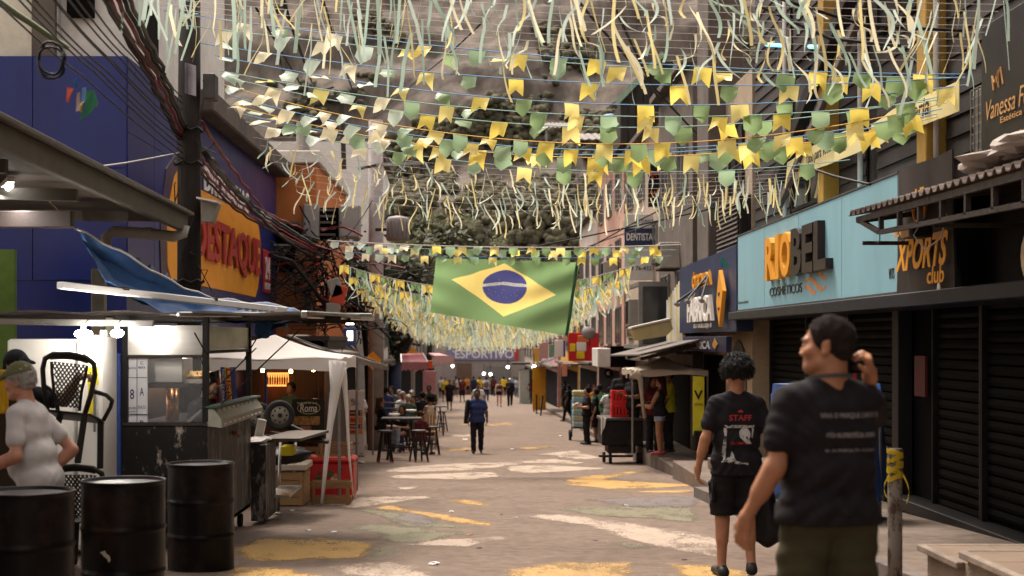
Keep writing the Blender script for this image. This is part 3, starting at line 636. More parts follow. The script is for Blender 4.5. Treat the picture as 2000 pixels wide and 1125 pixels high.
# ------------------------------------------------------------------ mountain: a granite face over wooded slopes
def mtn(u, v):
    x = -330 + 660 * u; y = 230 + 230 * v ** 1.15; h = -9 + 190 * v ** 1.25
    n = mnoise.fractal(Vector((x * .010, v * 3, 3.1)), 1.0, 2.0, 6); n2 = mnoise.fractal(Vector((x * .05, v * 16, 8.1)), .8, 2.0, 6)
    return (x + 4 * n2, y - 13 * n - 4.5 * n2, h + 4 * n + 2.5 * n2)
mb = MB(); mb.grid(mtn, 170, 110)
m_rock = pm('granite face', (.108, .088, .074), r=.95, var=.65, sc=.22, bump=1.0, grime=.9, gcol=(.055, .045, .034), gsc=.045, stretch=(1, 1, .28), bsc=.5, spec=.1)
struct('mountain', mb, m_rock, True)
m_veg = pm('hillside leaves', (.075, .066, .04), r=.95, var=.5, sc=.5, bump=.6, grime=.5, gcol=(.035, .04, .02), gsc=.08, bsc=1.5)
vg = MB(); rnd = random.Random(3); cnt = 0
while cnt < 21000:
    u, v = rnd.random(), rnd.random() ** 1.3 * .68
    x, y, z = mtn(u, v); py = VY - (z - EYE) * FOC / y; px = VX + x * FOC / y
    if px < 150 or px > 1650 or py < -60: continue
    q = mnoise.noise(Vector((px * .006, py * .013, 1.7))) + .5 * mnoise.noise(Vector((px * .02, py * .04, 4.7)))
    lim = (py - 215) / 190.0 + (.3 if px > 700 else .2) + q * 1.9
    if lim < .45: continue
    r = rnd.uniform(.45, 1.25); cnt += 1
    vg.ell((x, y - 1, z + r * .3), (r, r, r * .85), 6, 4, 0, .4)
vo = link('hillside_vegetation', vg.mesh('hillside_vegetation', m_veg, True)); vo['kind'] = 'stuff'; vo['label'] = 'dark green woods on the slope below the granite face'

# ------------------------------------------------------------------ buildings
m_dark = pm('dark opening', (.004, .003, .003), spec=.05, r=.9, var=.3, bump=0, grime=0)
m_glass = pm('window glass', (.03, .032, .034), r=.12, var=.2, bump=0, grime=.2, spec=.6)
m_conc = pm('raw concrete', (.105, .085, .072), r=.88, var=.25, sc=2, bump=.4, grime=.75, gcol=(.06, .05, .043))
m_white = pm('white wall', (.56, .52, .48), r=.8, var=.08, bump=.2, grime=.4, gcol=(.2, .17, .15), gsc=.8)
m_cream = pm('cream wall', (.55, .50, .41), r=.8, var=.08, bump=.2, grime=.55, gcol=(.17, .15, .12), gsc=.8)
m_blue = pm('dark blue cladding', (.008, .015, .11), r=.34, var=.25, sc=1.2, bump=.03, grime=.3, gcol=(.02, .018, .055), bsc=3, spec=.25)
m_metal = pm('grey metal', (.22, .21, .2), r=.45, metal=.6, var=.15, bump=.1, grime=.35)
m_black = pm('black paint', (.008, .0065, .0065), r=.5, var=.3, bump=.12, grime=.25, gcol=(.05, .04, .035))
m_pvc = pm('pvc pipe', (.42, .38, .33), r=.45, var=.08, bump=.05, grime=.35)
m_wht = pm('white paint', (.68, .64, .6), r=.5, var=.05, bump=.05, grime=.2, gcol=(.3, .25, .2))
m_orange = pm('orange render', (.46, .15, .045), r=.85, var=.1, sc=2, bump=.25, grime=.35, gcol=(.2, .08, .035))
m_yel = pm('yellow sign', (.72, .28, .02), r=.4, var=.08, bump=.03, grime=.35, gcol=(.42, .17, .03))
m_red = pm('red lettering', (.36, .03, .025), r=.5, var=.08, bump=.05, grime=.1)
def win(parent, side, X, y0, y1, z0, z1, fr=None, name='window'):
    """window on a facade whose outer face is X; side +1 = faces -X"""
    fr = fr or m_metal; d = -side; t = .05
    f = part(name, MB().box(X + d * .06, X - d * .02, y0, y0 + t, z0, z1).box(X + d * .06, X - d * .02, y1 - t, y1, z0, z1).box(X + d * .06, X - d * .02, y0 + t, y1 - t, z1 - t, z1).box(X + d * .06, X - d * .02, y0 + t, y1 - t, z0, z0 + t).box(X + d * .055, X - d * .015, (y0 + y1) / 2 - .02, (y0 + y1) / 2 + .02, z0 + t, z1 - t), fr, parent)
    part('pane', MB().box(X + d * .02, X + d * .032, y0 + t, y1 - t, z0 + t, z1 - t), m_glass, f); return f
def planks(parent, name, X, side, y0, y1, z0, z1, h, mat, tilt=.012):
    z = z0
    while z < z1 - .02:
        e = min(z + h - .008, z1); d = -side
        part(name, MB().prism([(X, y0, z), (X, y0, e), (X + d * tilt, y0, e), (X + d * (tilt + .022), y0, z)], (0, y1 - y0, 0)), mat, parent); z += h
# blue chemist building
B = thing('chemist_building', 'dark blue chemist shop with a big yellow and red sign, white upper floor', 'building', (-6.5, 26, gz(26)))
part('wall', MB().box(-10, -4.67, 19.0, 33.2, -2.4, 5.3), m_blue, B)
m_bp = pm('blue cladding panel', (.008, .0165, .12), r=.3, var=.22, sc=1.1, bump=.03, grime=.4, gcol=(.025, .022, .06), gsc=.7, stretch=(1, 1, .3), bsc=3, spec=.3)
for i in range(9):
    for j in range(3): part('cladding_panel', MB().box(-4.672, -4.655, 19.0 + i * 1.57 + .006, 19.0 + (i + 1) * 1.57 - .006, 2.27 + j * 1.01 + .006, 2.27 + (j + 1) * 1.01 - .006, .003), m_bp, B)
for i in range(4):
    for j in range(2): part('cladding_panel', MB().box(-9.7 + i * 1.26 + .006, -9.7 + (i + 1) * 1.26 - .006, 18.985, 19.003, 2.3 + j * 1.5 + .006, 2.3 + (j + 1) * 1.5 - .006, .003), m_bp, B)
part('upper_wall', MB().box(-10, -4.85, 19.25, 27.4, 5.3, 11).box(-5.95, -5.62, 19.1, 19.25, 5.3, 11), [m_white], B)
part('corner_wall', MB().box(-10, -5.96, 19.12, 19.25, 5.303, 11), m_cream, B)
part('column', MB().box(-5.94, -5.63, 19.0, 19.098, 5.303, 11), m_conc, B)
part('parapet', MB().box(-10, -4.35, 23.6, 33.2, 5.303, 5.68, .03), m_conc, B)
for a, b, c, d in ((20.8, 21.7, 5.55, 6.45), (23.2, 24.4, 6.6, 7.7)):
    part('window', MB().box(-4.95, -4.843, a, b, c, d), m_dark, B)
part('window', MB().box(-5.5, -5.16, 19.1, 19.26, 5.86, 6.9), m_dark, B)
LX = -4.64
def LPt(px, py, X=LX): d = D_at(px, X); return Vector((X, d, Z_at(py, d)))
sg = part('yellow_sign', MB().prism([LPt(x, y) for x, y in ((352, 322), (340, 345), (330, 395), (326, 450), (328, 520), (335, 545), (393, 558), (499, 580), (504, 562), (508, 520), (509, 470), (505, 441), (496, 426), (480, 417), (394, 371))], (-.028, 0, 0)), m_yel, B)
part('sign_arch', MB().prism([LPt(x, y) for x, y in ((345, 300), (325, 330), (317, 400), (313, 470), (315, 540), (325, 545), (326, 450), (330, 395), (340, 345), (352, 322))], (-.026, 0, 0)), pm('sign purple', (.05, .03, .06), r=.35, bump=0), B)
text('DROGARIAS', frame((-4.635, 26.55, 4.27), LEFTU, UP), m_wht, B, 4.7, .42, .015, .02)
text('DESTAQUE', frame((-4.61, 26.75, 3.19), LEFTU, UP), m_red, B, 7.1, .88, .03, .03)
rb = part('red_panel', MB().box(-4.665, -4.63, 31.0, 32.1, 2.55, 3.5, .02), pm('red panel', (.42, .03, .035), r=.4, bump=0), B)
text('24', frame((-4.628, 31.55, 3.1), LEFTU, UP), m_wht, B, .7, .5, .02, .01); text('HORAS', frame((-4.628, 31.55, 2.7), LEFTU, UP), m_wht, B, .8, .15, .01, .01)
text('ATENDIMENTO', frame((-4.655, 31.5, 4.2), LEFTU, UP), m_wht, B, 1.6, .22, .01, .01)
part('fascia_strip', MB().box(-4.69, -4.6, 19.1, 33.2, 2.1, 2.25, .01), m_black, B)
# orange building and its neighbours down the same side
B = thing('orange_building', 'orange rendered building behind the cable tangle, with pale trim', 'building', (-6, 37, gz(37)))
part('wall', MB().box(-10, -3.75, 33.4, 41, -3, 5.65), m_orange, B)
part('roof_trim', MB().box(-10.1, -3.65, 33.28, 41, 5.653, 5.95, .02), m_white, B)
part('corner_trim', MB().box(-4.98, -4.78, 33.3, 33.398, -1, 5.65), m_white, B)
f = part('window', MB().box(-4.7, -4.25, 33.33, 33.398, 3.1, 4.05), m_dark, B); part('hood', MB().obox((-4.5, 33.1, 4.15), (.85, .6, .06), (R(-14), 0, 0)), m_conc, B)
f = part('window', MB().box(-4.05, -3.85, 33.33, 33.398, 1.9, 2.8), m_metal, B); part('pane', MB().box(-4.02, -3.88, 33.31, 33.329, 1.95, 2.75), m_glass, f)
def house(name, label, side, y0, y1, X, top, col, floors=2, wins=2, shut=None, extra=None, fr=None, shopz=2.3):
    g0 = gz((y0 + y1) / 2); B = thing(name, label, 'building', ((X + side * 2), (y0 + y1) / 2, g0))
    m = col if not isinstance(col, tuple) else pm('wall %.2f %.2f %.2f' % col, col, r=.85, var=.12, sc=1.5, bump=.25, grime=.5, gcol=tuple(c * .35 for c in col), gsc=.7)
    part('wall', MB().box(X, X + side * 6, y0, y1 - .02, g0 - 2, top), m, B)
    part('roof_slab', MB().box(X - side * .25, X + side * 6, y0, y1 - .03, top + .002, top + .18, .02), m_conc, B)
    fh = (top - g0 - shopz - .6) / floors; wy = (y1 - y0) / wins
    for f in range(floors):
        for w_ in range(wins):
            a = y0 + wy * (w_ + .25); win(B, side, X, a, a + wy * .5, g0 + shopz + .9 + f * fh, g0 + shopz + .9 + f * fh + min(1.3, fh * .55), fr)
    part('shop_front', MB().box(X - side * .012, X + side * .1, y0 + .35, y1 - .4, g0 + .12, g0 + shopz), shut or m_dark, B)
    part('ledge', MB().box(X - side * .35, X, y0 + .1, y1 - .15, g0 + shopz + .25, g0 + shopz + .38, .02), m_conc, B)
    if extra: extra(B)
    return B
house('narrow_house', 'olive grey house behind the tangled dark tree', -1, 41.5, 54.5, -4.6, 4.6, (.07, .058, .045), 1, 3)
house('white_house', 'tall white house rising behind the electricity boxes and pole', -1, 55, 66, -4.1, 9.2, m_white, 3, 3)
house('green_window_house', 'pale house with green window frames behind the dark trunk', -1, 66.5, 77, -4.3, 3.4, (.35, .34, .3), 1, 3, fr=pm('green frame', (.07, .2, .12), bump=0))
house('pink_house', 'dusty pink shop house far along the stall side', -1, 77.5, 92, -4.2, 3.0, (.42, .2, .2), 1, 3)
house('beige_house', 'beige low house at the far end of the stall side', -1, 92.5, 110, -4.0, 2.6, (.38, .32, .25), 1, 3)
house('grey_house', 'grey low house next to the end wall, stall side', -1, 110.5, 129, -3.8, 2.2, (.3, .27, .25), 1, 3)
house('grey_concrete_building', 'grey concrete building with a gabled top beyond the round corner sign', 1, 31.2, 37.0, 4.75, 7.6, m_conc, 2, 2)
house('tan_building', 'tan building carrying the dentist sign', 1, 37.2, 46.0, 4.85, 7.3, (.34, .26, .2), 3, 3)
house('salmon_building', 'salmon pink building with upper windows behind the flag corner', 1, 46.2, 56.0, 4.8, 7.9, (.46, .27, .21), 3, 3)
house('pale_building', 'pale plaster building above the red shop sign', 1, 56.2, 66.0, 4.8, 6.6, (.48, .4, .35), 2, 3)
house('ochre_building', 'ochre yellow shop building beyond the red shop sign', 1, 66.2, 80.0, 4.75, 4.4, (.5, .27, .05), 1, 3)
house('rose_building', 'rose coloured low building near the far crowd', 1, 80.2, 100.0, 4.6, 3.0, (.42, .24, .23), 1, 4)
house('sand_building', 'sand coloured low building closing the shop side at the far end', 1, 100.2, 129.0, 4.4, 2.6, (.36, .3, .24), 1, 5)
# end of the street
B = thing('end_building', 'grey wall at the end of the street under a lilac banner', 'building', (.5, 132, gz(132)))
part('wall', MB().box(-6, 7, 131, 136, -6, 2.2), pm('end wall', (.3, .26, .24), bump=.2), B)
part('banner', MB().box(-2.6, 3.9, 130.85, 130.95, -.3, 1.15), pm('lilac banner', (.2, .19, .34), r=.6, bump=.05, grime=.1), B)
text('ESPORTIVO', frame((.75, 130.83, .25), CAMU, UP), m_wht, B, 5.4, .8, .02, .01)
part('doorway', MB().box(-1.8, -.4, 130.9, 131.05, -4, -.6), pm('brown doorway', (.16, .1, .07), bump=0), B); part('doorway', MB().box(.9, 3.2, 130.9, 131.05, -4, -.9), pm('grey shutter far', (.2, .19, .18), bump=0), B)
# dark clad building with the cosmetics shop
m_clad = pm('dark cladding board', (.024, .018, .016), r=.7, var=.3, sc=3, bump=.25, grime=.45, gcol=(.045, .036, .031), gsc=.8)
m_ycol = pm('ochre column', (.36, .21, .04), r=.55, var=.15, bump=.1, grime=.4)
B = thing('clad_building', 'dark board clad building above the light blue cosmetics sign', 'building', (6, 17, gz(17)))
part('wall', MB().box(5.0, 10, -16, 25.4, 2.05, 9.5), pm('dark wall', (.016, .012, .011), r=.75, var=.25, bump=.3), B)
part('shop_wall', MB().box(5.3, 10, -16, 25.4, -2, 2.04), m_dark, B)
for (a, b, z0, z1) in ((12.6, 15.0, 3.4, 8.6), (15.7, 17.6, 3.4, 5.2), (15.7, 17.6, 6.6, 8.8), (18.1, 19.4, 3.4, 8.8), (20.2, 22.2, 5.8, 8.8), (22.5, 25.3, 3.4, 8.2)): planks(B, 'board', 4.985, 1, a, b, z0, z1, .21, m_clad)
for y in (15.28, 19.75): part('ochre_column', MB().box(4.78, 5.02, y - .16, y + .16, 3.2, 9.3, .01), m_ycol, B)
for y in (15.02, 18.0, 22.4): part('downpipe', MB().tube((4.86, y, 3.2), (4.86, y, 9.3), .035, n=8), m_wht, B, True)
for (a, b, z0, z1) in ((20.1, 22.2, 3.5, 5.6), (15.75, 17.5, 5.25, 6.5), (12.8, 14.6, 8.7, 9.4)): win(B, 1, 4.98, a, b, z0, z1, m_black)
part('sloping_beam', MB().bar((4.75, 22.5, 4.0), (4.75, 15.5, 7.0), .16, .24, .01), m_black, B)
part('sloping_beam', MB().bar((4.7, 22.0, 3.6), (4.7, 15.2, 6.4), .08, .12, .01), m_conc, B)
BB = thing('unseen_blocking_building', 'unseen plain building beside the viewer, added to block sky light', 'building', (-8, -4, gz(-4))); part('wall', MB().box(-12, -4.6, -16, 7.4, -1, 9), m_cream, BB)  # out of view; added to keep sky light off the shutters opposite
# roller shutters: every slat a piece
m_slat = pm('black shutter slat', (.0032, .0024, .0021), r=.6, var=.35, sc=2, bump=.15, grime=.5, gcol=(.010, .0072, .006), gsc=1.4, spec=.03)
for (y0, y1) in ((12.95, 14.62), (14.72, 16.2), (17.5, 19.9), (20.0, 22.4), (22.5, 25.2)):
    S = part('roller_shutter', MB().box(5.2, 5.285, y0, y1, 2.005, 2.035), m_black, B); part('guide_rail', MB().box(5.2, 5.26, y0 - .06, y0 - .005, gz(y0) + .16, 2.03), m_black, S); part('guide_rail', MB().box(5.2, 5.26, y1 + .005, y1 + .035, gz(y1) + .16, 2.03), m_black, S)
    z = gz(y0) + .2
    while z < 2.0:
        j_ = random.uniform(-.004, .004); part('slat', MB().prism([(5.285, y0, z), (5.255 + j_, y0, z + .012), (5.245, y0, z + .05), (5.262, y0, z + .1), (5.285, y0, z + .108)], (0, y1 - y0, 0)), m_slat, S); z += .112
part('threshold', MB().box(5.0, 5.3, 12.9, 17.3, gz(15) + .1, gz(15) + .24, .01), m_black, B)
part('door_post', MB().box(5.1, 5.28, 17.2, 17.45, -1, 2.03, .01), worn('flaked post', (.014, .011, .012), (.2, .17, .15), .62, 1.2, .5), B)
part('red_notice', MB().box(5.16, 5.19, 16.35, 16.75, .85, 1.32), pm('dark red notice', (.07, .012, .014), r=.5, bump=0, grime=.3), B)
part('soffit', MB().box(4.5, 5.3, 3, 25.4, 1.86, 2.0, .01), pm('navy soffit', (.006, .008, .018), r=.4, bump=.05), B)
# column with stickers
Cn = thing('sticker_column', 'black flaking column covered with round stickers, beside the shutter', 'column', (5.1, 12.4, gz(12.4)))
part('shaft', MB().box(4.98, 5.4, 11.2, 12.86, gz(12) + .1, 2.03, .01), worn('sticker column paint', (.014, .011, .011), (.25, .215, .185), .62, .8, .55, (1, 1, 1), 8), Cn)
part('bare_patch', MB().prism([(4.975, 12.86, -.0), (4.975, 12.2, -.05), (4.975, 11.6, .05), (4.975, 11.3, .4), (4.975, 11.3, .62), (4.975, 12.85, .66)], (-.004, 0, 0)), pm('bare render', (.23, .2, .175), bump=.4), Cn)
rs = random.Random(5); SCOL = [(.4, .36, .25), (.32, .36, .42), (.42, .28, .2), (.2, .3, .25), (.45, .43, .36), (.4, .12, .1)]
for i in range(30):
    y = 12.78 - (i % 4) * .19 + rs.uniform(-.04, .04); z = 1.75 - (i // 4) * .17 + rs.uniform(-.05, .05)
    if i in (1, 2): continue
    r = rs.uniform(.04, .062); part('sticker', MB().prism([(4.976 - .004 * (z < .66), y + r * math.cos(a * .6283), z + r * 1.25 * math.sin(a * .6283)) for a in range(10)], (-.003 - .001 * (i % 3), 0, 0)), pm('sticker %d' % (i % 6), SCOL[i % 6], r=.5, var=.45, sc=25, bump=0, grime=.3), Cn)
# corner shop beyond the cosmetics sign
B = thing('corner_shop', 'narrow cream shop with arched doorway under the navy curved sign', 'building', (6, 28.3, gz(28)))
part('wall', MB().box(4.95, 9, 25.5, 31.0, -2, 6.4), pm('tan render', (.3, .23, .16), r=.85, bump=.25, grime=.4), B)
part('pillar', MB().box(4.6, 5.3, 28.2, 29.6, 3.05, 8.6, .02), m_conc, B)
arch = [(4.935, 26.0, -.6)] + [(4.935, 26.75 - .75 * math.cos(a * math.pi / 8), .95 + .55 * math.sin(a * math.pi / 8)) for a in range(9)] + [(4.935, 27.5, -.6)]
part('arched_door', MB().prism(arch, (-.012, 0, 0)), pm('grey door shutter', (.085, .075, .066), bump=.3), B)
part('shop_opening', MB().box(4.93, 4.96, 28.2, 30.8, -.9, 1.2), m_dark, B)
win(B, 1, 4.95, 26.2, 27.6, 4.2, 5.6, m_black)
part('louvre_frame', MB().box(4.75, 4.95, 25.6, 28.0, 2.95, 4.15, .02), m_black, B)
z = 3.02
while z < 4.05: part('louvre_slat', MB().prism([(4.73, 25.7, z), (4.70, 25.7, z + .012), (4.74, 25.7, z + .07)], (0, 2.2, 0)), pm('brown slat', (.07, .055, .045), bump=.1), B); z += .085

L = thing('gabled_loft', 'dark timber loft with a gable and a pale green barge board above the tan building', 'building', (5.8, 44, 7.3))
gx0, gx1, gy = X_at(1212, 43.5), X_at(1345, 43.5), 43.5
for k in range(9): a = gx0 + (gx1 - gx0) * k / 9; t = (k + .5) / 9; zt = lerp(Z_at(195, gy), Z_at(108, gy), min(1, t / .62)) if t < .62 else lerp(Z_at(108, gy), Z_at(150, gy), (t - .62) / .38); part('board', MB().box(a + .01, a + (gx1 - gx0) / 9 - .01, gy, gy + .06, 7.5, zt), m_clad, L)
part('wall', MB().prism([(gx0, gy + .07, 7.5), (gx1, gy + .07, 7.5), (gx1, gy + .07, Z_at(160, gy)), (lerp(gx0, gx1, .62), gy + .07, Z_at(112, gy)), (gx0, gy + .07, Z_at(200, gy))], (0, 4, 0)), m_clad, L)
part('barge_board', MB().bar((gx0 - .15, gy - .1, Z_at(203, gy)), (lerp(gx0, gx1, .62), gy - .1, Z_at(106, gy)), .2, .16), pm('pale green board', (.2, .28, .2), bump=.1), L)
for (a, b, y0, y1, d_, lab) in ((1118, 1232, 262, 274, 50, 'pale tin canopy over the roof of the salmon building'), (1062, 1120, 240, 250, 57, 'pale tin canopy over the roof of the pale building')):
    S = thing('roof_canopy', lab, 'roof', (X_at(a, d_), d_, Z_at(y1, d_))); part('sheet', MB().slab(lambda u, v: (lerp(X_at(a, d_), X_at(b, d_) + .4, u), d_ + 3.5 * v, Z_at(lerp(y1, y0, v * .5), d_) + .6 * v + .02 * math.sin(u * 60)), 40, 2, (0, 0, .04)), pm('pale tin', (.11, .088, .075), r=.6, grime=.4), S)
    for t in (.1, .9): part('post', MB().bar((lerp(X_at(a, d_), X_at(b, d_), t), d_ + .3, Z_at(y1, d_) - 1.6), (lerp(X_at(a, d_), X_at(b, d_), t), d_ + .3, Z_at(y1, d_) + .03), .08, .08), m_metal, S)
q = P(1195, 245, 53); single('water_tank', MB().lathe(q - Vector((0, 0, .35)), [(.3, 0), (.36, .3), (.38, .62), (.42, .64), (.3, .74), (.05, .78)], 18), pm('tank blue', (.1, .2, .36), r=.5), 'blue round water tank on the tin canopy', 'water tank', q - Vector((0, 0, .35)), None, True)
# ------------------------------------------------------------------ shop signs, right-hand side of the street
m_sky = pm('light blue sign sheet', (.20, .365, .425), r=.55, var=.05, sc=1.2, bump=.06, grime=.3, gcol=(.11, .20, .235), gsc=.9, stretch=(1, 1, .35), bsc=4)
m_lorange = pm('orange lettering', (.70, .30, .03), r=.4, var=.05, bump=0, grime=.1); m_ldark = pm('dark brown lettering', (.028, .02, .02), r=.35, var=.15, bump=0, grime=.1)
S = thing('cosmetics_sign', 'long light blue cosmetics fascia sign with orange and brown raised letters', 'shop sign', (4.6, 20, 2.0))
part('panel', MB().box(4.6, 4.98, 15.52, 25.0, 2.02, 3.33, .015), m_sky, S)
for k in range(3): y = 17.9 + k * 2.4; part('seam', MB().box(4.597, 4.603, y - .006, y + .006, 2.05, 3.3), pm('sheet seam', (.17, .315, .37), bump=0), S)
part('edge_trim', MB().box(4.585, 4.63, 15.5, 25.02, 2.0, 2.03).box(4.59, 4.62, 15.5, 25.02, 3.322, 3.345), pm('rusty trim', (.06, .055, .05), r=.8, var=.4, bump=.3), S)
def SY(px, X=4.6): return D_at(px, X)
lx = [(1500, 1517, 'R'), (1520, 1527, 'I'), (1529, 1549, 'O'), (1551, 1571, 'B'), (1573, 1594, 'E'), (1596, 1620, 'L')]
for a, b, ch in lx:
    ya, yb = SY(a, 4.55), SY(b, 4.55); text(ch, frame((4.598, (ya + yb) / 2, 2.755), RIGHTU, UP), m_lorange if ch in 'RIO' else m_ldark, S, ya - yb, .66, .035, .10, name='letter')
text('COSMÉTICOS', frame((4.598, SY(1534), 2.27), RIGHTU, UP), m_ldark, S, 2.2, .17, -.006, .01)
for (y0_, y1_, zz, am_) in ((19.9, 18.65, 2.27, .085), (19.2, 18.65, 2.37, .05), (19.95, 19.2, 2.2, .05)):
    wv = [(y0_ + (y1_ - y0_) * i / 14, zz + am_ * math.sin(i / 14 * 5.2 + .5), .034 * math.sin(math.pi * i / 14) + .003) for i in range(15)]; mb = MB()
    for i in range(14): (a, b, c), (a2, b2, c2) = wv[i], wv[i + 1]; mb.add([(4.596, a, b - c), (4.596, a2, b2 - c2), (4.596, a2, b2 + c2), (4.596, a, b + c)], [(0, 1, 2, 3)])
    part('wave_logo', mb, pm('pale orange print', (.55, .22, .08), bump=0, grime=0), S)
text('WTS', frame((4.597, SY(1742), 2.24), RIGHTU, UP), m_ldark, S, .2, .12, 0, .004)
text('Seu sonho, sua beleza!', frame((4.597, SY(1452), 2.16), RIGHTU, UP), m_ldark, S, .9, .06, 0, .002)
m_ban = pm('black banner cloth', (.028, .02, .019), r=.55, var=.25, sc=1.5, bump=.25, grime=.3, gcol=(.07, .055, .05), gsc=1.2, stretch=(1, 1, .3), bsc=3)
S = thing('gym_banner', 'black gym banner with orange slanted lettering beside the light blue sign', 'banner', (4.55, 14.5, 2.0))
def gymf(u, v): y = 15.46 - 1.86 * u; return (4.57 + .02 * math.sin(u * 9 + v * 2), y, 1.98 + 1.35 * v)
part('cloth', MB().slab(gymf, 20, 6, (.02, 0, 0)), m_ban, S)
text('ACADEMIA', frame((4.53, 15.1, 2.66), RIGHTU, (0, -.06, 1)), m_lorange, S, .62, .1, .01, .004); text('XPORTS', frame((4.53, 14.5, 2.4), RIGHTU, (0, -.1, 1)), m_lorange, S, 1.68, .34, .03, .006, .25)
text('club', frame((4.53, 14.02, 2.15), RIGHTU, UP), m_lorange, S, .52, .17, .012, .006, .1)
part('ring_mark', MB().path([(4.53, 14.55 + .19 * math.cos(a * .314 + 3.3), 2.92 + .2 * math.sin(a * .314 + 3.3)) for a in range(10)], .022, 6), m_lorange, S); part('round_badge', MB().prism([(4.54, 13.95 + .045 * math.cos(a * .628), 1.93 + .07 + .07 * math.sin(a * .628)) for a in range(10)], (-.008, 0, 0)), m_wht, S)
text('15', frame((4.53, 14.52, 2.98), RIGHTU, UP), m_lorange, S, .3, .16, .012, .004)
S = thing('beauty_sign', 'black sign with thin gold script lettering at the top edge, nearest the viewer', 'shop sign', (4.55, 12, 3.2))
part('board', MB().box(4.6, 4.95, 10.6, 12.95, 3.0, 4.35, .01), pm('black sign board', (.016, .013, .013), r=.45, var=.3, bump=.05), S)
m_gold = pm('gold lettering', (.5, .27, .1), r=.4, bump=0, grime=.1)
part('flourish', MB().path([(4.594, 12.62 - .02 * i + .06 * math.sin(i * 1.4), 3.72 + .2 * abs(math.sin(i * .75)) * (1 if i % 2 else .3)) for i in range(9)], .01, 5), m_gold, S)
text('Vanessa Fernandes', frame((4.59, 11.95, 3.56), RIGHTU, (0, -.05, 1)), m_gold, S, 1.7, .17, -.005, .003, .2); text('Estética em geral', frame((4.59, 11.9, 3.42), RIGHTU, UP), m_gold, S, 1.1, .07, 0, .003); text('manicure e pedicure', frame((4.59, 12.0, 3.26), RIGHTU, UP), m_gold, S, 1.2, .07, 0, .003); text('Sobrancelha e cílios', frame((4.59, 12.0, 3.15), RIGHTU, UP), m_gold, S, 1.2, .08, 0, .003)
part('bracket', MB().box(4.7, 4.98, 12.0, 12.1, 4.35, 4.5), m_metal, S)
# cage of an air conditioner behind it
S = thing('window_cage', 'wire mesh cage hung on the cladding beside the black script sign', 'cage', (4.9, 13.1, 3.2))
cg = MB()
for i in range(9): z = 3.2 + i * .085; cg.bar((4.72, 12.98, z), (4.72, 13.55, z), .012, .012)
for i in range(7): y = 12.98 + i * .095; cg.bar((4.715, y, 3.2), (4.715, y, 3.88), .012, .012)
part('mesh', cg, m_metal, S); part('unit', MB().box(4.75, 4.98, 12.98, 13.55, 3.2, 3.88, .01), pm('dusty casing', (.17, .15, .13), bump=.2, grime=.5), S)
m_cb = pm('cream banner', (.62, .54, .27), r=.6, var=.06, bump=.06, grime=.15, gcol=(.35, .3, .15))
for i, (ya, yb, za, zb, lab) in enumerate(((13.95, 17.0, 3.78, 4.08, 'cream banner strip with black script, its end at the mesh cage'), (17.4, 21.6, 3.86, 4.2, 'cream banner strip with black script, the farther torn length'))):
    S = thing('cream_banner', lab, 'banner', (4.75, ya, za), 0, 'cream script banners')
    part('cloth', MB().slab(lambda u, v: (4.72 + .015 * math.sin(u * 14), lerp(yb, ya, u), za + (zb - za) * v + .03 * math.sin(u * 5)), 16, 2, (.008, 0, 0)), m_cb, S)
    text(('Esmalteria', 'Tudo para você!')[i], frame((4.69, (ya + yb) / 2, (za + zb) / 2 + .02), RIGHTU, UP), m_ldark, S, 1.5, .2, .01, .004, .2)
    part('tie_cord', MB().tube((4.72, yb, zb), (4.9, yb + .2, zb + .15), .006, n=4), m_ldark, S)
# corrugated awning over the near pavement
m_corr = pm('weathered corrugated sheet', (.13, .10, .085), r=.75, var=.35, sc=4, bump=.3, grime=.5); m_rust = pm('rusty dark steel', (.03, .022, .019), r=.65, var=.4, sc=8, bump=.3, grime=.5)
A = thing('corrugated_awning', 'rusty corrugated awning on a steel truss, jutting over the gym banner', 'awning', (4.5, 12.5, 2.8))
def corr(u, v):
    y = 15.2 - 6.2 * u; k = (y / .19) % 1.0; p = .045 * (min(1, max(0, (abs(k - .5) - .13) * 8)))
    return (3.98 + 1.02 * v, y, 2.80 + .17 * v - p + .03 + (y - 12) * .012)
A_s = part('roof_sheet', MB().slab(corr, 260, 1, (0, 0, .014)), m_corr, A)
tr = MB(); tr.bar((4.03, 15.0, 2.77), (4.03, 9.0, 2.70), .05, .06).bar((4.03, 14.2, 2.58), (4.03, 9.0, 2.47), .045, .045)
for i in range(9): y = 14.15 - i * .62; tr.bar((4.03, y, 2.585 - .021 * (14.2 - y)), (4.03, y, 2.75), .045, .045)
tr.bar((4.03, 14.9, 2.75), (4.03, 14.2, 2.58), .045, .045)
part('truss', tr, m_rust, A)
for y in (14.9, 12.6, 10.4): part('bracket', MB().bar((4.0, y, 2.75), (5.0, y, 2.88), .05, .05).bar((4.05, y, 2.52), (5.0, y, 2.52), .04, .04), m_rust, A)
part('hook', MB().path([(4.03, 14.2, 2.56), (4.03, 14.2, 2.5), (4.0, 14.17, 2.47), (3.97, 14.2, 2.49)], .006, 5), m_rust, A)
for (y, z) in ((11.9, 3.06), (11.2, 3.1)):
    single('crumpled_tarp', MB().ell((4.35, y, z - .05), (.3, .55, .09), 12, 7, 0, .25), pm('dirty plastic', (.33, .28, .25), r=.4, var=.3, bump=.5, bsc=14, grime=.5), 'dirty crumpled plastic sheet on the corrugated awning' + (', farther of the two' if y > 11.5 else ', nearer the viewer'), 'plastic sheet', (4.35, y, 2.95))
S = thing('flood_lamp', 'small floodlight with amber glass hanging inside the awning truss', 'lamp', (4.3, 13.6, 2.55))
part('housing', MB().box(4.2, 4.42, 13.75, 14.05, 2.5, 2.62, .02), m_black, S); part('lens', MB().box(4.19, 4.2, 13.78, 14.02, 2.51, 2.61), pm('amber glass', (.35, .22, .09), r=.2, bump=0), S)
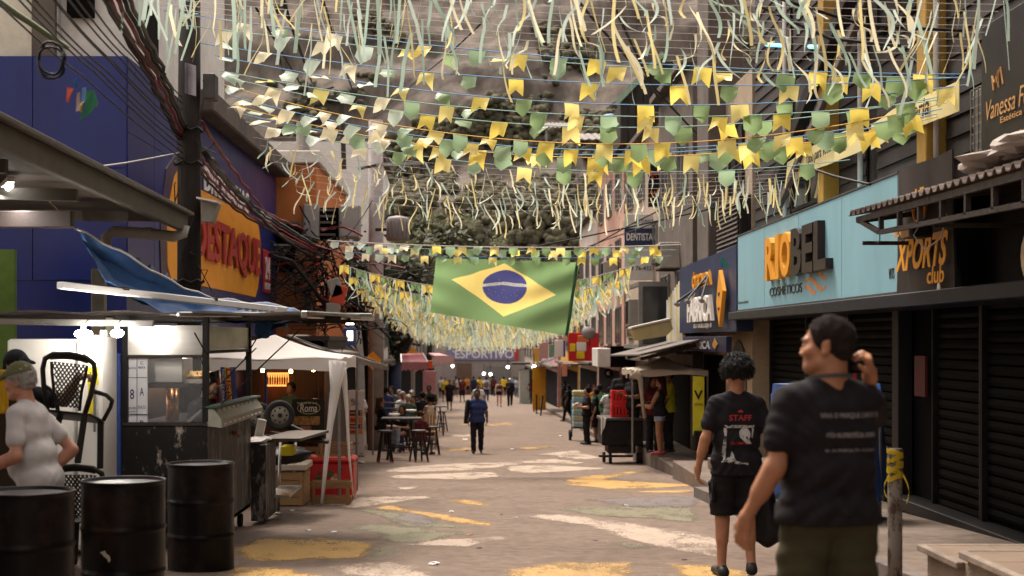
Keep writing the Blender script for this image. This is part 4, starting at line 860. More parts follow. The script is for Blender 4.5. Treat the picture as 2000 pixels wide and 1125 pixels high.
part('wire', MB().path([(4.3, 13.6, 2.7), (4.15, 13.5, 2.5), (4.2, 13.3, 2.35), (4.3, 13.15, 2.45), (4.3, 13.0, 2.66)], .007, 4), m_pvc, S)
S = single('round_lantern', MB().ell((4.33, 10.95, 2.15), (.13, .13, .27), 14, 10), pm('painted lantern', (.34, .25, .16), r=.5, var=.5, sc=3, bump=0, grime=.3, gcol=(.3, .03, .02)), 'red and cream hanging buoy at the edge under the awning', 'buoy', (4.2, 10.95, 1.73))
# navy sign of the corner shop
m_navy = pm('navy sign', (.022, .032, .075), r=.4, var=.2, sc=1.5, bump=.05, grime=.35, gcol=(.05, .06, .1))
S = thing('corner_shop_sign', 'navy curved shop sign with white and amber lettering and a yellow slab emblem', 'shop sign', (4.7, 28.4, 1.6))
def cs(u, v): y = 25.2 + 6.2 * u; return (4.55 + .06 * math.cos(u * 3.14) - .0, y, 1.66 + 1.42 * v + .12 * (v > .5) * (1 - u))
part('panel', MB().slab(cs, 16, 2, (.3, 0, 0)), m_navy, S)
text('ÓTICA DA', frame((4.46, 28.0, 2.72), RIGHTU, UP), m_lorange, S, 2.3, .34, .03, .04); text('FÁBRICA', frame((4.46, 28.15, 2.18), RIGHTU, UP), m_wht, S, 3.1, .62, .04, .06); text('RUA VALÃO, LOJA 40', frame((4.47, 28.1, 1.79), RIGHTU, UP), m_wht, S, 2.2, .13, .01, .01)
em_ = part('emblem', MB().prism([(4.47, 26.2, 1.75), (4.47, 26.5, 2.2), (4.47, 26.2, 2.8), (4.47, 25.8, 2.4)], (.07, 0, 0)), m_lorange, S)
part('emblem_mark', MB().path([(4.465, 26.3, 2.38), (4.465, 26.2, 2.33), (4.465, 26.1, 2.38)], .015, 5).path([(4.465, 26.27, 2.1), (4.465, 26.2, 2.06), (4.465, 26.13, 2.1)], .012, 5), m_ldark, em_)
S = thing('small_shop_sign', 'small dark navy sign hung just below the curved navy sign', 'shop sign', (4.7, 28.2, 1.2))
part('board', MB().box(4.5, 4.6, 25.6, 31.0, 1.28, 1.58, .01), pm('deep navy', (.012, .014, .045), r=.35, bump=.03), S); text('FÁBRICA', frame((4.49, 28.6, 1.43), RIGHTU, UP), pm('grey lettering', (.25, .22, .22), bump=0), S, 2.6, .2, .02, .01); part('emblem', MB().prism([(4.485, 26.7, 1.33), (4.485, 26.4, 1.43), (4.485, 26.7, 1.54), (4.485, 27.0, 1.43)], (-.01, 0, 0)), pm('dim amber', (.3, .15, .03), bump=0), S)
for i, (px, py, qx, qy) in enumerate(((1322, 590, 1372, 545), (1343, 585, 1400, 532), (1370, 583, 1420, 528))):
    a = P(px, py, 26.2); b = P(qx, qy, 27.4); b.x = 4.5
    S = thing('arm_lamp', 'thin black arm lamp reaching over the navy sign, ' + ('farthest', 'middle', 'nearest')[i] + ' of three', 'lamp', b, 0, 'arm lamps over the navy sign')
    part('arm', MB().tube(b, a, .022, n=6), m_black, S); part('head', MB().obox(a + Vector((0, 0, -.04)), (.1, .14, .07), (0, R(35), 0), .015), m_metal, S)
# clutter beyond: striped sheets, units, dish, projecting sign, red sign
S = thing('striped_sheets', 'upright white and yellow corrugated sheets beside the navy sign', 'sheet panel', (4.6, 32, 1.4))
for i in range(9):
    y = 31.05 + i * .33; part('sheet', MB().box(4.55, 4.58 + .02 * (i % 2), y, y + .31, 1.25, 2.95 - .06 * i), pm('sheet white', (.5, .47, .42), grime=.5) if i % 3 else pm('sheet yellow', (.45, .38, .12), grime=.4), S)
def ac(name, label, x, y, z, sx=.5, sy=.8, sz=.75):
    S = thing(name, label, 'air conditioner', (x, y, z)); part('casing', MB().box(x, x + sx, y, y + sy, z, z + sz, .02), pm('unit grey', (.3, .27, .24), grime=.5), S)
    part('grille', MB().box(x - .01, x, y + .06, y + sy - .06, z + .06, z + sz - .06), m_dark, S); [part('bracket', MB().bar((x, yy, z - .03), (4.85, yy, z - .03), .04, .04), m_rust, S) for yy in (y + .1, y + sy - .1)]
ac('air_conditioner', 'grey outdoor unit hung beside the dentist sign', 4.2, 39.2, 1.9); ac('air_conditioner', 'dusty outdoor unit above the striped sheets', 4.3, 33.2, 3.2, .5, .9, .6); ac('air_conditioner', 'outdoor unit on the salmon wall above the dish', 4.25, 47.5, 3.4)
S = thing('dark_screen', 'dark framed window box projecting over the pole tent', 'window box', (4.2, 36, .9)); part('frame', MB().box(4.0, 4.9, 35.0, 35.1, 1.3, 2.95).box(4.0, 4.1, 35.1, 38.5, 1.3, 1.4).box(4.0, 4.1, 35.1, 38.5, 2.85, 2.95), m_metal, S); part('pane', MB().box(4.1, 4.85, 34.96, 35.0, 1.42, 2.83), m_glass, S)
S = thing('boat_shaped_box', 'cream boat shaped awning box resting on the tin roof', 'awning box', (4.1, 31.5, 1.2)); part('body', MB().prism([(3.55, 31.4, 1.5), (3.45, 31.4, 1.75), (4.3, 31.4, 1.95), (4.35, 31.4, 1.75), (4.2, 31.4, 1.6)], (0, .7, 0)), pm('cream plastic', (.42, .33, .16), grime=.45), S); part('cover', MB().prism([(3.43, 31.36, 1.76), (3.43, 31.36, 1.8), (4.32, 31.36, 2.0), (4.32, 31.36, 1.96)], (0, .8, 0)), pm('box cover', (.5, .45, .4), grime=.4), S)
T2 = thing('tin_roof', 'rusty tin roof sloping over the pole tent and shop fronts', 'roof', (4.3, 33, 1.1))
part('sheet', MB().slab(lambda u, v: (3.3 + 1.6 * v, 28.5 + 6.5 * u, 1.2 + .4 * v - .012 * ((int(u * 60)) % 2) - .012 * 6.5 * u), 60, 2, (0, 0, .03)), pm('tin', (.10, .08, .068), r=.6, var=.35, bump=.3, grime=.55), T2)
for y in (29, 31.5, 34.5): part('rafter', MB().bar((3.35, y, 1.12), (4.9, y, 1.5), .06, .07), m_rust, T2)
S = thing('dentist_sign', 'white and navy hanging sign of the dentist on the tan building', 'shop sign', (4.2, 39, 3.5)); sx0, sx1 = X_at(1219, 39), X_at(1283, 39)
part('board', MB().box(sx0, sx1, 38.95, 39.05, Z_at(547, 39), Z_at(418, 39), .01), pm('sign white', (.55, .53, .5), r=.5, bump=.03), S)
part('navy_band', MB().box(sx0, sx1, 38.935, 38.948, Z_at(482, 39), Z_at(446, 39)), m_navy, S); text('DENTISTAS', frame(((sx0 + sx1) / 2, 38.93, Z_at(463, 39)), CAMU, UP), m_wht, S, .78, .2, .02, .004)
text('SEU CLÍNICO', frame(((sx0 + sx1) / 2 + .1, 38.94, Z_at(432, 39)), CAMU, UP), m_navy, S, .55, .14, .01, .004); text('99 76-4321', frame(((sx0 + sx1) / 2, 38.94, Z_at(524, 39)), CAMU, UP), m_navy, S, .7, .12, .01, .004); [part('bracket', MB().bar((sx1, 39, Z_at(k, 39)), (4.9, 39, Z_at(k, 39)), .05, .05), m_rust, S) for k in (425, 540)]
S = thing('red_shop_sign', 'red square shop sign with yellow blocks under the flag corner', 'shop sign', (4.0, 52, 1.3)); a, b = X_at(1110, 52), X_at(1164, 52)
part('board', MB().box(a, b + .1, 51.9, 52.0, Z_at(705, 52), Z_at(650, 52), .01), pm('bright red', (.5, .015, .02), r=.45, bump=.02), S)
for (x0, y0, x1, y1, c) in ((1113, 671, 1124, 687, 'y'), (1126, 686, 1142, 701, 'y'), (1126, 668, 1145, 686, 'w'), (1128, 655, 1150, 668, 'o')):
    part('block', MB().box(X_at(x0, 51.9), X_at(x1, 51.9), 51.84, 51.898, Z_at(y1, 51.9), Z_at(y0, 51.9), .02), {'y': pm('block yellow', (.7, .48, .02), bump=0), 'w': m_wht, 'o': pm('block orange', (.6, .14, .03), bump=0)}[c], S)
S = thing('white_blue_sign', 'small white sign with a blue edge beside the red sign', 'shop sign', (3.6, 57, 1.2)); part('board', MB().box(X_at(1083, 57), X_at(1103, 57), 56.9, 57, Z_at(697, 57), Z_at(664, 57), .01), m_wht, S); part('blue_edge', MB().box(X_at(1100, 57), X_at(1104, 57), 56.86, 56.898, Z_at(697, 57), Z_at(664, 57)), pm('edge blue', (.03, .05, .3), bump=0), S)
S = thing('satellite_dish', 'grey dusty satellite dish in front of the red sign', 'satellite dish', P(1150, 665, 48))
c = P(1151, 648, 48); part('dish', MB().lathe(c, [(.02, .0), (.12, -.02), (.22, -.07), (.25, -.1), (.245, -.105), (.2, -.08), (.02, -.03)], 18, M=Euler((R(62), R(15), 0)).to_matrix()), pm('dish grey', (.15, .125, .12), grime=.5), S, True); part('arm', MB().tube(c + Vector((0, 0, -.05)), c + Vector((.05, .4, -.5)), .02, n=6), m_rust, S)
S = thing('white_fascia', 'white and grey fascia box of the shop with the tin roof', 'shop sign', (3.6, 43, .7)); part('box', MB().box(X_at(1167, 43), X_at(1192, 43), 42.9, 45, Z_at(717, 43), Z_at(680, 43), .02), m_white, S); part('side', MB().box(X_at(1192, 43), 4.8, 42.95, 45, Z_at(717, 43), Z_at(676, 43)), m_dark, S)
S = thing('round_fan', 'round black fan sign hung by the red doorway', 'fan', P(1188, 730, 44)); c = P(1188, 729, 43.5); part('guard', MB().lathe(c, [(.01, -.05), (.1, -.06), (.15, -.03), (.15, .03), (.01, .05)], 16, M=Euler((R(90), 0, 0)).to_matrix()), m_black, S, True); text('K', frame(c + Vector((0, -.07, 0)), CAMU, UP), m_wht, S, .09, .1, .01, .003)
def awn(name, label, corners, drop, mat, nseg=14, cat='awning', frm=True):
    """sloping cloth awning: inner edge a-b, outer edge c-d, with a scalloped valance"""
    a, b, c, d = [Vector(q) for q in corners]; S = thing(name, label, cat, (a + b) / 2)
    part('cloth', MB().slab(lambda u, v: (a.lerp(b, u)).lerp(c.lerp(d, u), v) - Vector((0, 0, .05 * math.sin(math.pi * v))), nseg, 6, (0, 0, .015)), mat, S, True)
    part('valance', MB().slab(lambda u, v: c.lerp(d, u) - Vector((0, 0, v * drop * (1 - .25 * abs(math.sin(u * nseg * 1.57))))), nseg * 3, 1, (.012, .006, 0)), mat, S)
    if frm: part('frame', MB().bar(a, c, .03, .03).bar(b, d, .03, .03).bar(c, d, .03, .03), m_metal, S)
    return S
m_gaw = pm('grey awning cloth', (.20, .165, .15), r=.8, var=.1, bump=.2, grime=.4, trans=.15); m_paw = pm('pink awning cloth', (.30, .105, .12), r=.8, var=.1, bump=.2, grime=.35, trans=.15); m_naw = pm('navy awning cloth', (.05, .055, .09), r=.7, bump=.2, grime=.3)
awn('cloth_awning', 'grey cloth awning sloping down over the bar tables', (P(598, 662, 29), P(640, 668, 34.5), P(690, 698, 29.5), P(757, 716, 34)), .12, m_gaw)
awn('cloth_awning', 'upper brown grey awning above the white tent', (P(560, 655, 24.5), P(600, 655, 29), P(660, 690, 24.5), P(702, 690, 29)), .05, pm('brown awning', (.1, .085, .075), bump=.2, grime=.3))
awn('pink_awning', 'dusty pink awning with a scalloped edge beyond the tables', (P(783, 692, 47), P(826, 690, 54), P(784, 708, 46.5), P(836, 708, 53)), .3, m_paw)
awn('pink_awning', 'pale pink awning at the far end of the stall side', (P(836, 690, 74), P(858, 690, 84), P(848, 695, 74), P(886, 695, 84)), .5, pm('pale pink cloth', (.38, .2, .2), bump=.1))
awn('navy_awning', 'navy dome awning by the ochre wall', (P(1085, 700, 72), P(1072, 700, 79), P(1048, 711, 72), P(1050, 711, 79)), .15, m_naw)
single('pink_wall_panel', MB().box(X_at(826, 52), X_at(852, 52), 51.8, 52, gz(52), Z_at(724, 52), .01), pm('pink wall', (.45, .2, .21), bump=.1), 'pink painted end wall beside the pink awning', 'wall', (X_at(839, 52), 52, gz(52)))
single('orange_box_sign', MB().box(X_at(836, 50), X_at(845, 50), 49.8, 50, Z_at(720, 50), Z_at(704, 50), .01), pm('sign orange', (.6, .09, .03), bump=0), 'small orange red box sign at the corner of the pink awning', 'shop sign', (X_at(840, 50), 50, Z_at(720, 50)))
for (px, py, d, lab) in ((728, 704, 37, 'orange diamond warning sign at the grey awning edge'), (806, 690, 58, 'orange diamond warning sign above the pink awning')):
    S = thing('warning_sign', lab, 'road sign', P(px, py + 10, d)); c = P(px, py, d); r = .24
    part('plate', MB().prism([c + Vector((r, 0, 0)), c + Vector((0, 0, r)), c + Vector((-r, 0, 0)), c + Vector((0, 0, -r))], (0, -.02, 0)), pm('sign amber', (.7, .27, .02), bump=0, grime=.1), S); part('post', MB().tube((c.x, c.y + .03, gz(d)), (c.x, c.y + .03, c.z + r * .6), .03, n=6), m_metal, S)
# ochre hoarding and pale kiosk by the crowd, far kiosk
S = thing('ochre_door', 'ochre yellow double door of the far shop', 'door', (X_at(1055, 75), 75, gz(75))); part('leaf', MB().box(X_at(1040, 75), X_at(1056, 75), 74.9, 75, gz(75) + .15, Z_at(716, 75), .01), pm('ochre door leaf', (.55, .25, .015), bump=.05), S); part('leaf', MB().box(X_at(1056.5, 75), X_at(1066, 75), 74.9, 75, gz(75) + .15, Z_at(716, 75), .01), pm('ochre door leaf', (.55, .25, .015)), S)
S = thing('pale_kiosk', 'pale green grey kiosk behind the woman in black', 'kiosk', (X_at(1024, 96), 96, gz(96))); part('body', MB().box(X_at(1015, 96), X_at(1034, 96), 96, 98, gz(96), Z_at(722, 96), .02), pm('kiosk pale', (.42, .43, .37), bump=.05), S); part('roof', MB().box(X_at(1000, 96), X_at(1036, 96), 95.6, 98.2, Z_at(712, 96), Z_at(708, 96), .02), m_rust, S)
for (x0, x1, y0, y1, d, nm, c, lab) in ((1041, 1053, 680, 707, 84, 'hanging_sign', (.55, .3, .06), 'amber hanging sign above the navy awning'), (1054, 1071, 668, 700, 70, 'hanging_sign', (.5, .28, .28), 'pink hanging sign just left of the white and blue sign'), (1005, 1013, 681, 705, 110, 'hanging_sign', (.5, .06, .05), 'red hanging sign beside the lilac banner'), (1072, 1082, 672, 698, 62, 'hanging_sign', (.16, .3, .2), 'green hanging sign between pink and white signs'), (1100, 1108, 655, 665, 54, 'hanging_sign', (.6, .3, .2), 'peach sign tucked under the flag corner'), (1098, 1108, 710, 735, 54, 'hanging_sign', (.55, .22, .16), 'salmon sign over the black clothed shoppers'), (1164, 1172, 690, 710, 47, 'hanging_sign', (.6, .25, .03), 'orange hanging sign right of the red sign')):
    S = thing(nm, lab, 'shop sign', (X_at((x0 + x1) / 2, d), d, Z_at(y1, d))); part('board', MB().box(X_at(x0, d), X_at(x1, d), d, d + .08, Z_at(y1, d), Z_at(y0, d), .01), pm('hang %.2f %.2f' % c[:2], c, r=.5, bump=.03), S); part('bracket', MB().bar((X_at(x1, d), d + .04, Z_at(y0 + 2, d)), (4.8, d + .04, Z_at(y0 + 2, d)), .04, .04), m_rust, S)
for i, (px, py) in enumerate(((945, 730), (958, 731), (884, 715), (992, 717), (1043, 717))):
    c = P(px, py, 118 if i < 4 else 84); S = thing('shop_lamp', ('bright white bulb above the backpack walker', 'bright white bulb just past the backpack walker', 'bright bulb beside the pale pink awning', 'bulb at the dark kiosk roof', 'bulb under the navy awning')[i], 'lamp', c)
    part('bulb', MB().ell(c, (.11, .11, .11), 8, 6), em('far bulb', (1, .97, .88), 9), S); part('cord', MB().tube(c, c + Vector((0, 0, .8)), .02, n=4), m_black, S)
# tent, poles, cart and crates on the shop side
m_tent = pm('beige tent cloth', (.44, .36, .29), r=.85, var=.08, bump=.25, grime=.35, trans=.2)
def tent(name, label, x0, x1, y0, y1, ze, za, mat, val, legs=(), apex=None):
    S = thing(name, label, 'canopy tent', ((x0 + x1) / 2, (y0 + y1) / 2, gz((y0 + y1) / 2))); ap = Vector(apex or ((x0 + x1) / 2, (y0 + y1) / 2, za)); c = [Vector((x0, y0, ze)), Vector((x1, y0, ze)), Vector((x1, y1, ze)), Vector((x0, y1, ze))]
    mb = MB()
    for i in range(4): a, b = c[i], c[(i + 1) % 4]; mb.slab(lambda u, v: (a.lerp(b, u)).lerp(ap, v) - Vector((0, 0, .06 * math.sin(math.pi * v) * 1 + .02 * math.sin(u * 12.5) * (1 - v))), 10, 8, (0, 0, .01))
    part('roof', mb, mat, S, True); mb = MB()
    for i in range(4): a, b = c[i], c[(i + 1) % 4]; mb.slab(lambda u, v: a.lerp(b, u) - Vector((0, 0, val * v + .025 * math.sin(u * 7) * v)), 16, 2, (.004, .004, 0))
    part('valance', mb, mat, S)
    for (a, b) in legs: part('leg', MB().tube(a, b, .022, n=8), m_metal, S)
    return S, c
x0, x1 = X_at(1234, 29), X_at(1383, 29)
S, c = tent('canopy_tent', 'beige pyramid tent at the shop front with a drooping cloth corner', x0, x1, 29, 31, Z_at(724, 29), Z_at(697, 30), m_tent, .1, [((x0 + .02, 29.05, -.8), (x0 + .02, 29.05, Z_at(726, 29))), ((x1, 29.05, -.8), (x1, 29.05, Z_at(726, 29))), ((x1, 31, -.8), (x1, 31, Z_at(726, 29)))])
part('corner_drape', MB().path([(x0 + .03, 28.95, Z_at(728, 29)), (x0 + .17, 28.95, Z_at(740, 29)), (x0 + .2, 28.95, Z_at(775, 29)), (x0 + .26, 28.97, Z_at(815, 29))], [.13, .06, .035, .04], 7), m_tent, S, True)
S = thing('tent_post', 'rusty flaking steel post standing at the pavement edge by the beige tent', 'post', (X_at(1271, 30.5), 30.5, -.9)); part('shaft', MB().tube((X_at(1271, 30.5), 30.5, -.9), (X_at(1271, 30.5), 30.5, 1.0), .055, n=10), worn('flaking post', (.05, .04, .035), (.35, .28, .22), .55, 6), S, True); part('foot', MB().box(X_at(1271, 30.5) - .1, X_at(1271, 30.5) + .1, 30.4, 30.6, -.905, -.88, .01), m_rust, S)
S = thing('yellow_banner', 'tall yellow banner with a black chevron at the shop entrance', 'banner', (X_at(1364, 28.8), 28.8, -.7)); part('cloth', MB().box(X_at(1353, 28.8), X_at(1375, 28.8), 28.75, 28.8, Z_at(850, 28.8), Z_at(735, 28.8), .005), pm('lemon banner', (.62, .55, .03), r=.5, bump=.03, grime=.1), S); c0 = P(1364, 772, 28.73); part('chevron', MB().prism([c0 + Vector((-.09, 0, .1)), c0 + Vector((0, 0, -.1)), c0 + Vector((.09, 0, .1)), c0 + Vector((.05, 0, .1)), c0 + Vector((0, 0, -.01)), c0 + Vector((-.05, 0, .1))], (0, .01, 0)), m_ldark, S); text('VITRINE', frame(P(1364, 790, 28.73), CAMU, UP), m_ldark, S, .17, .05, .005, .003); part('base', MB().box(X_at(1357, 28.6), X_at(1380, 28.6), 28.5, 28.9, -.72, Z_at(842, 28.6), .02), m_black, S)
d = 32.0; S = thing('black_cart', 'black box cart on small wheels standing at the kerb under red crates', 'cart', (X_at(1217, d), d, gz(d))); a, b = X_at(1176, d), X_at(1256, d)
part('box', MB().box(a, b, d, d + 1.1, Z_at(870, d), Z_at(822, d), .015), m_black, S); part('lid', MB().box(a - .03, b + .03, d - .03, d + 1.13, Z_at(822, d) + .003, Z_at(816, d), .01), pm('cart lid', (.06, .05, .048), r=.4), S); part('chassis', MB().box(a + .15, b - .15, d + .1, d + 1.0, Z_at(886, d), Z_at(871, d)).bar((a - .05, d + .3, Z_at(893, d)), (b - .2, d + .3, Z_at(893, d)), .06, .05), m_rust, S)
for x in (a + .08, a + .2, b - .1, b - .02):
    w_ = part('wheel', MB().lathe((x, d + .15 + .3 * (x < a + .1), gz(d) + .12), [(.03, -.03), (.12, -.03), (.12, .03), (.03, .03)], 14, M=Euler((0, R(90), 0)).to_matrix()), pm('rubber', (.018, .016, .015), r=.8), S)
single('white_rag', MB().slab(lambda u, v: (a - .03 + .13 * u * (1 - v * .3), d - .04 - .02 * math.sin(u * 9), Z_at(815, d) - .42 * v * (1 - u * .6) + .02 * math.sin(v * 7 + u * 5)), 8, 10, (0, -.012, 0)), m_wht, 'white rag hanging over the corner of the black cart', 'cloth', (a, d, Z_at(850, d)), None, True)
m_crate = pm('red crate plastic', (.55, .02, .02), r=.4, var=.1, bump=.03, grime=.15, gcol=(.2, .02, .02))
def crate(label, x, y, z, w=.5, dp=.36, h=.3):
    S = thing('beer_crate', label, 'crate', (x + w / 2, y + dp / 2, z), 0, 'red crates stacked on the black cart'); mb = MB()
    for (p, q, r_, s_) in ((x, x + w, y, y + .02), (x, x + w, y + dp - .02, y + dp)):
        mb.box(p, q, r_, s_, z, z + .06, .004).box(p, q, r_, s_, z + h - .08, z + h, .004)
        for k in range(7): mb.box(p + k * (w - .05) / 6, p + k * (w - .05) / 6 + .05, r_, s_, z + .06, z + h - .08)
    for (p, q) in ((x, x + .02), (x + w - .02, x + w)):
        mb.box(p, q, y + .02, y + dp - .02, z, z + .1).box(p, q, y + .02, y + dp - .02, z + h - .12, z + h); mb.box(p, q, y + .12, y + dp - .12, z + .1, z + h - .12)
    part('shell', mb, m_crate, S); part('floor', MB().box(x + .02, x + w - .02, y + .02, y + dp - .02, z + .01, z + .03), m_crate, S)
    for k in range(5): part('bottle', MB().lathe((x + .07 + k * .09, y + dp / 2, z + .03), [(.03, 0), (.03, .14), (.012, .19), (.012, .24)], 8), pm('brown glass', (.03, .014, .008), r=.15, bump=0), S)
zc = Z_at(816, d) + .002; cx = X_at(1196, d)
crate('red slotted beer crate, lower of the two on the black cart', cx, d + .2, zc); crate('red slotted beer crate, upper of the two on the black cart', cx + .005, d + .205, zc + .303)
# hand truck with shrink-wrapped bottles
d = 46.0; a, b = X_at(1117, d), X_at(1142, d); S = thing('hand_truck', 'blue hand truck carrying stacked bottle packs', 'hand truck', (X_at(1130, d), d, gz(d))); mb = MB().bar((a, d, gz(d) + .1), (a, d + .1, gz(d) + 1.3), .04, .04).bar((b, d, gz(d) + .1), (b, d + .1, gz(d) + 1.3), .04, .04).bar((a, d, gz(d) + .45), (b, d, gz(d) + .45), .04, .04); part('frame', mb, pm('truck blue', (.06, .17, .3), r=.5), S); part('plate', MB().box(a - .03, b + .03, d - .4, d, gz(d) + .4, gz(d) + .43), m_rust, S)
for x in (a - .06, b + .06): part('wheel', MB().lathe((x, d, gz(d) + .17), [(.05, -.04), (.17, -.04), (.17, .04), (.05, .04)], 14, M=Euler((0, R(90), 0)).to_matrix()), pm('rubber', (.018, .016, .015)), S)
for i in range(6):
    z = gz(d) + .435 + i * .2; S = thing('bottle_pack', 'shrink wrapped bottle pack on the hand truck, ' + ('lowest', 'second from below', 'third from below', 'third from the top', 'second from the top', 'topmost')[i], 'bottle pack', ((a + b) / 2, d - .2, z), 0, 'bottle packs on the hand truck')
    part('wrap', MB().box(a, b, d - .38, d - .02, z, z + .185, .03), [pm('pack blue', (.36, .5, .52), r=.2, var=.35, sc=14, bump=.2), pm('pack cream', (.5, .5, .36), r=.2, var=.35, sc=14, bump=.2), pm('pack white', (.55, .55, .52), r=.2, var=.3, sc=14, bump=.2)][(i + 2) % 3 if i else 2], S); part('label_band', MB().box(a + .03, b - .03, d - .384, d - .381, z + .05, z + .12), pm('pack label', (.55, .4, .1) if i % 2 else (.2, .4, .55), bump=0) if i % 2 else pm('pack label b', (.2, .42, .5), bump=0), S)
for i, (px, py) in enumerate(((1043, 804), (1048, 808), (1056, 812))):
    q = G(px, py); S = thing('bollard', 'thin dark steel bollard by the far kerb, ' + ('farthest', 'middle', 'nearest')[i] + ' of three', 'bollard', q, 0, 'thin bollards by the far kerb'); part('shaft', MB().tube(q, q + Vector((.1 * (i == 2), 0, .95)), .04, n=8), m_rust, S); part('cap', MB().tube(q + Vector((.1 * (i == 2), 0, .95)), q + Vector((.1 * (i == 2), 0, .98)), .05, n=8), m_rust, S)
# taped bollard close to the viewer
q = Vector((X_at(1748, 10.3), 10.3, gz(10.3) + .15)); S = thing('taped_bollard', 'rusty steel bollard wrapped with yellow tape at its top', 'bollard', q)
part('shaft', MB().lathe(q, [(.052, 0), (.052, .3), (.051, .7), (.052, .955), (.046, .965)], 20), worn('bollard paint', (.17, .145, .12), (.05, .032, .024), .52, 7, .75, (1, 1, .6), 30, bump=.6), S, True); part('cap', MB().lathe(q, [(.05, .958), (.055, .96), (.055, .975), (.048, .98)], 20), m_rust, S, True)
m_tape = worn('yellow black tape', (.62, .45, .03), (.05, .045, .03), .6, 9, .4, (1, 1, 2), 30)
for k in range(6):
    z = .76 + k * .034; tl = (.02, -.03, .025, -.015, .03, -.02)[k]; part('tape_turn', MB().slab(lambda u, v: q + Vector(((.055 + .002 * (k % 3)) * math.cos(u * 6.2832), (.055 + .002 * (k % 3)) * math.sin(u * 6.2832), z + tl * math.cos(u * 6.28) + .036 * v + .004 * math.sin(u * 19))), 24, 1, (0, 0, .001)), m_tape, S)
for (sx, dz) in ((-1, .16), (1, .2)): part('tape_end', MB().slab(lambda u, v: q + Vector((sx * (.05 + .04 * math.sin(u * 2.6)), -.03 - .01 * u, .78 - dz * u + .02 * v)), 6, 1, (0, -.002, 0)), m_tape, S)
# tarpaulin-covered stand behind the man in front
S = thing('covered_stand', 'tall trader stand wrapped in blue tarpaulin by the shutters', 'covered stand', (3.95, 16, gz(16) + .15)); m_tarp = pm('blue tarpaulin', (.035, .085, .26), r=.38, var=.2, sc=3, bump=.35, grime=.2, gcol=(.1, .14, .26), bsc=5)
x0, x1 = X_at(1512, 16), X_at(1722, 16); zb = gz(16) + .15
def wrap(u, v):
    a_ = u * 2 * math.pi; sx, sy = (x1 - x0) / 2, .55; e = .42; cx_, sy_ = math.cos(a_), math.sin(a_); r_ = (abs(cx_) ** (1 / e) + abs(sy_) ** (1 / e)) ** (-e)
    fl = 1 + .04 * v * math.sin(u * 40) + .03 * math.sin(u * 17 + v * 6); z_ = zb + 1.5 - 1.28 * v
    return ((x0 + x1) / 2 + sx * r_ * cx_ * fl, 16 + sy * r_ * sy_ * fl, z_ - .12 * (u % .5 > .25) * (1 - v))
mb = MB().slab(wrap, 64, 12, (0, 0, .004)); mb.slab(lambda u, v: Vector(wrap(u, 0)).lerp(Vector(((x0 + x1) / 2, 16, zb + 1.52)), v), 64, 3, (0, 0, .004)); part('tarpaulin', mb, m_tarp, S, True)
for (x, y) in ((x0 + .12, 15.65), (x1 - .12, 15.65), (x0 + .12, 16.35), (x1 - .12, 16.35)): part('leg', MB().tube((x, y, zb), (x, y, zb + 1.2), .02, n=6), m_metal, S)
# ------------------------------------------------------------------ stalls and bar, left-hand side
m_steel = pm('brushed steel', (.40, .38, .355), r=.3, metal=.9, var=.12, sc=3, bump=.05, grime=.15, gcol=(.3, .26, .22), stretch=(.3, 1, 4), bsc=60)
m_chipped = worn('chipped black paint', (.012, .010, .0095), (.36, .30, .24), .62, 6, .5, (1, 1, .6), 22, .3)
m_streak = worn('streaked black paint', (.03, .026, .024), (.26, .22, .19), .57, 6, .55, (1, 2.6, .35), 22, .3)
# oil drums
m_drum = pm('black drum paint', (.004, .003, .0036), r=.36, var=.4, sc=2.5, bump=.08, grime=.85, gcol=(.04, .0185, .011), gsc=2.6, bsc=14, spec=.14)
prof = []
for z in np.linspace(0, .92, 70):
    r = .286
    for c in (.3, .6): r += .011 * math.exp(-((z - c) / .011) ** 2)
    if z > .91 or z < .01: r += .006
    prof.append((r, float(z)))
prof = [(.1, .003)] + prof + [(.292, .928), (.286, .93), (.279, .925), (.276, .9), (.05, .899)]
DL = [(8.75, 52, 'black oil drum cropped by the frame edge, closest to the stooping man', 0), (9.9, 241, 'middle black oil drum with a rubbed bare patch on its side', 1), (12.45, 392.5, 'black oil drum standing farthest along, before the chipped food cart', 2)]
for d, px, lab, k in DL:
    q = Vector((X_at(px, d), d, gz(d))); D = thing('oil_drum', lab, 'oil drum', q, k * 1.1, 'black oil drums'); part('shell', MB().lathe((0, 0, 0), prof, 56), m_drum, D, True, local=True)
    part('lid', MB().lathe((0, 0, 0), [(.27, .901), (.27, .906), (.2, .908), (.02, .905)], 40), pm('drum lid', (.10, .09, .088), r=.3, metal=.5, var=.3, bump=.05, grime=.3), D, True, local=True)
    if k == 1: part('bare_patch', MB().prism([Matrix.Rotation(-1.1, 3, 'Z') @ Vector((.2885 * math.sin(a) , -.2885 * math.cos(a), z)) for a, z in ((-.32, .46), (-.2, .475), (-.16, .455), (-.08, .44), (-.06, .41), (-.1, .395), (-.14, .42), (-.22, .435), (-.26, .45))], (0, -.002, 0)), pm('bare metal', (.42, .36, .26), r=.5, var=.3, bump=.2), D, local=True)
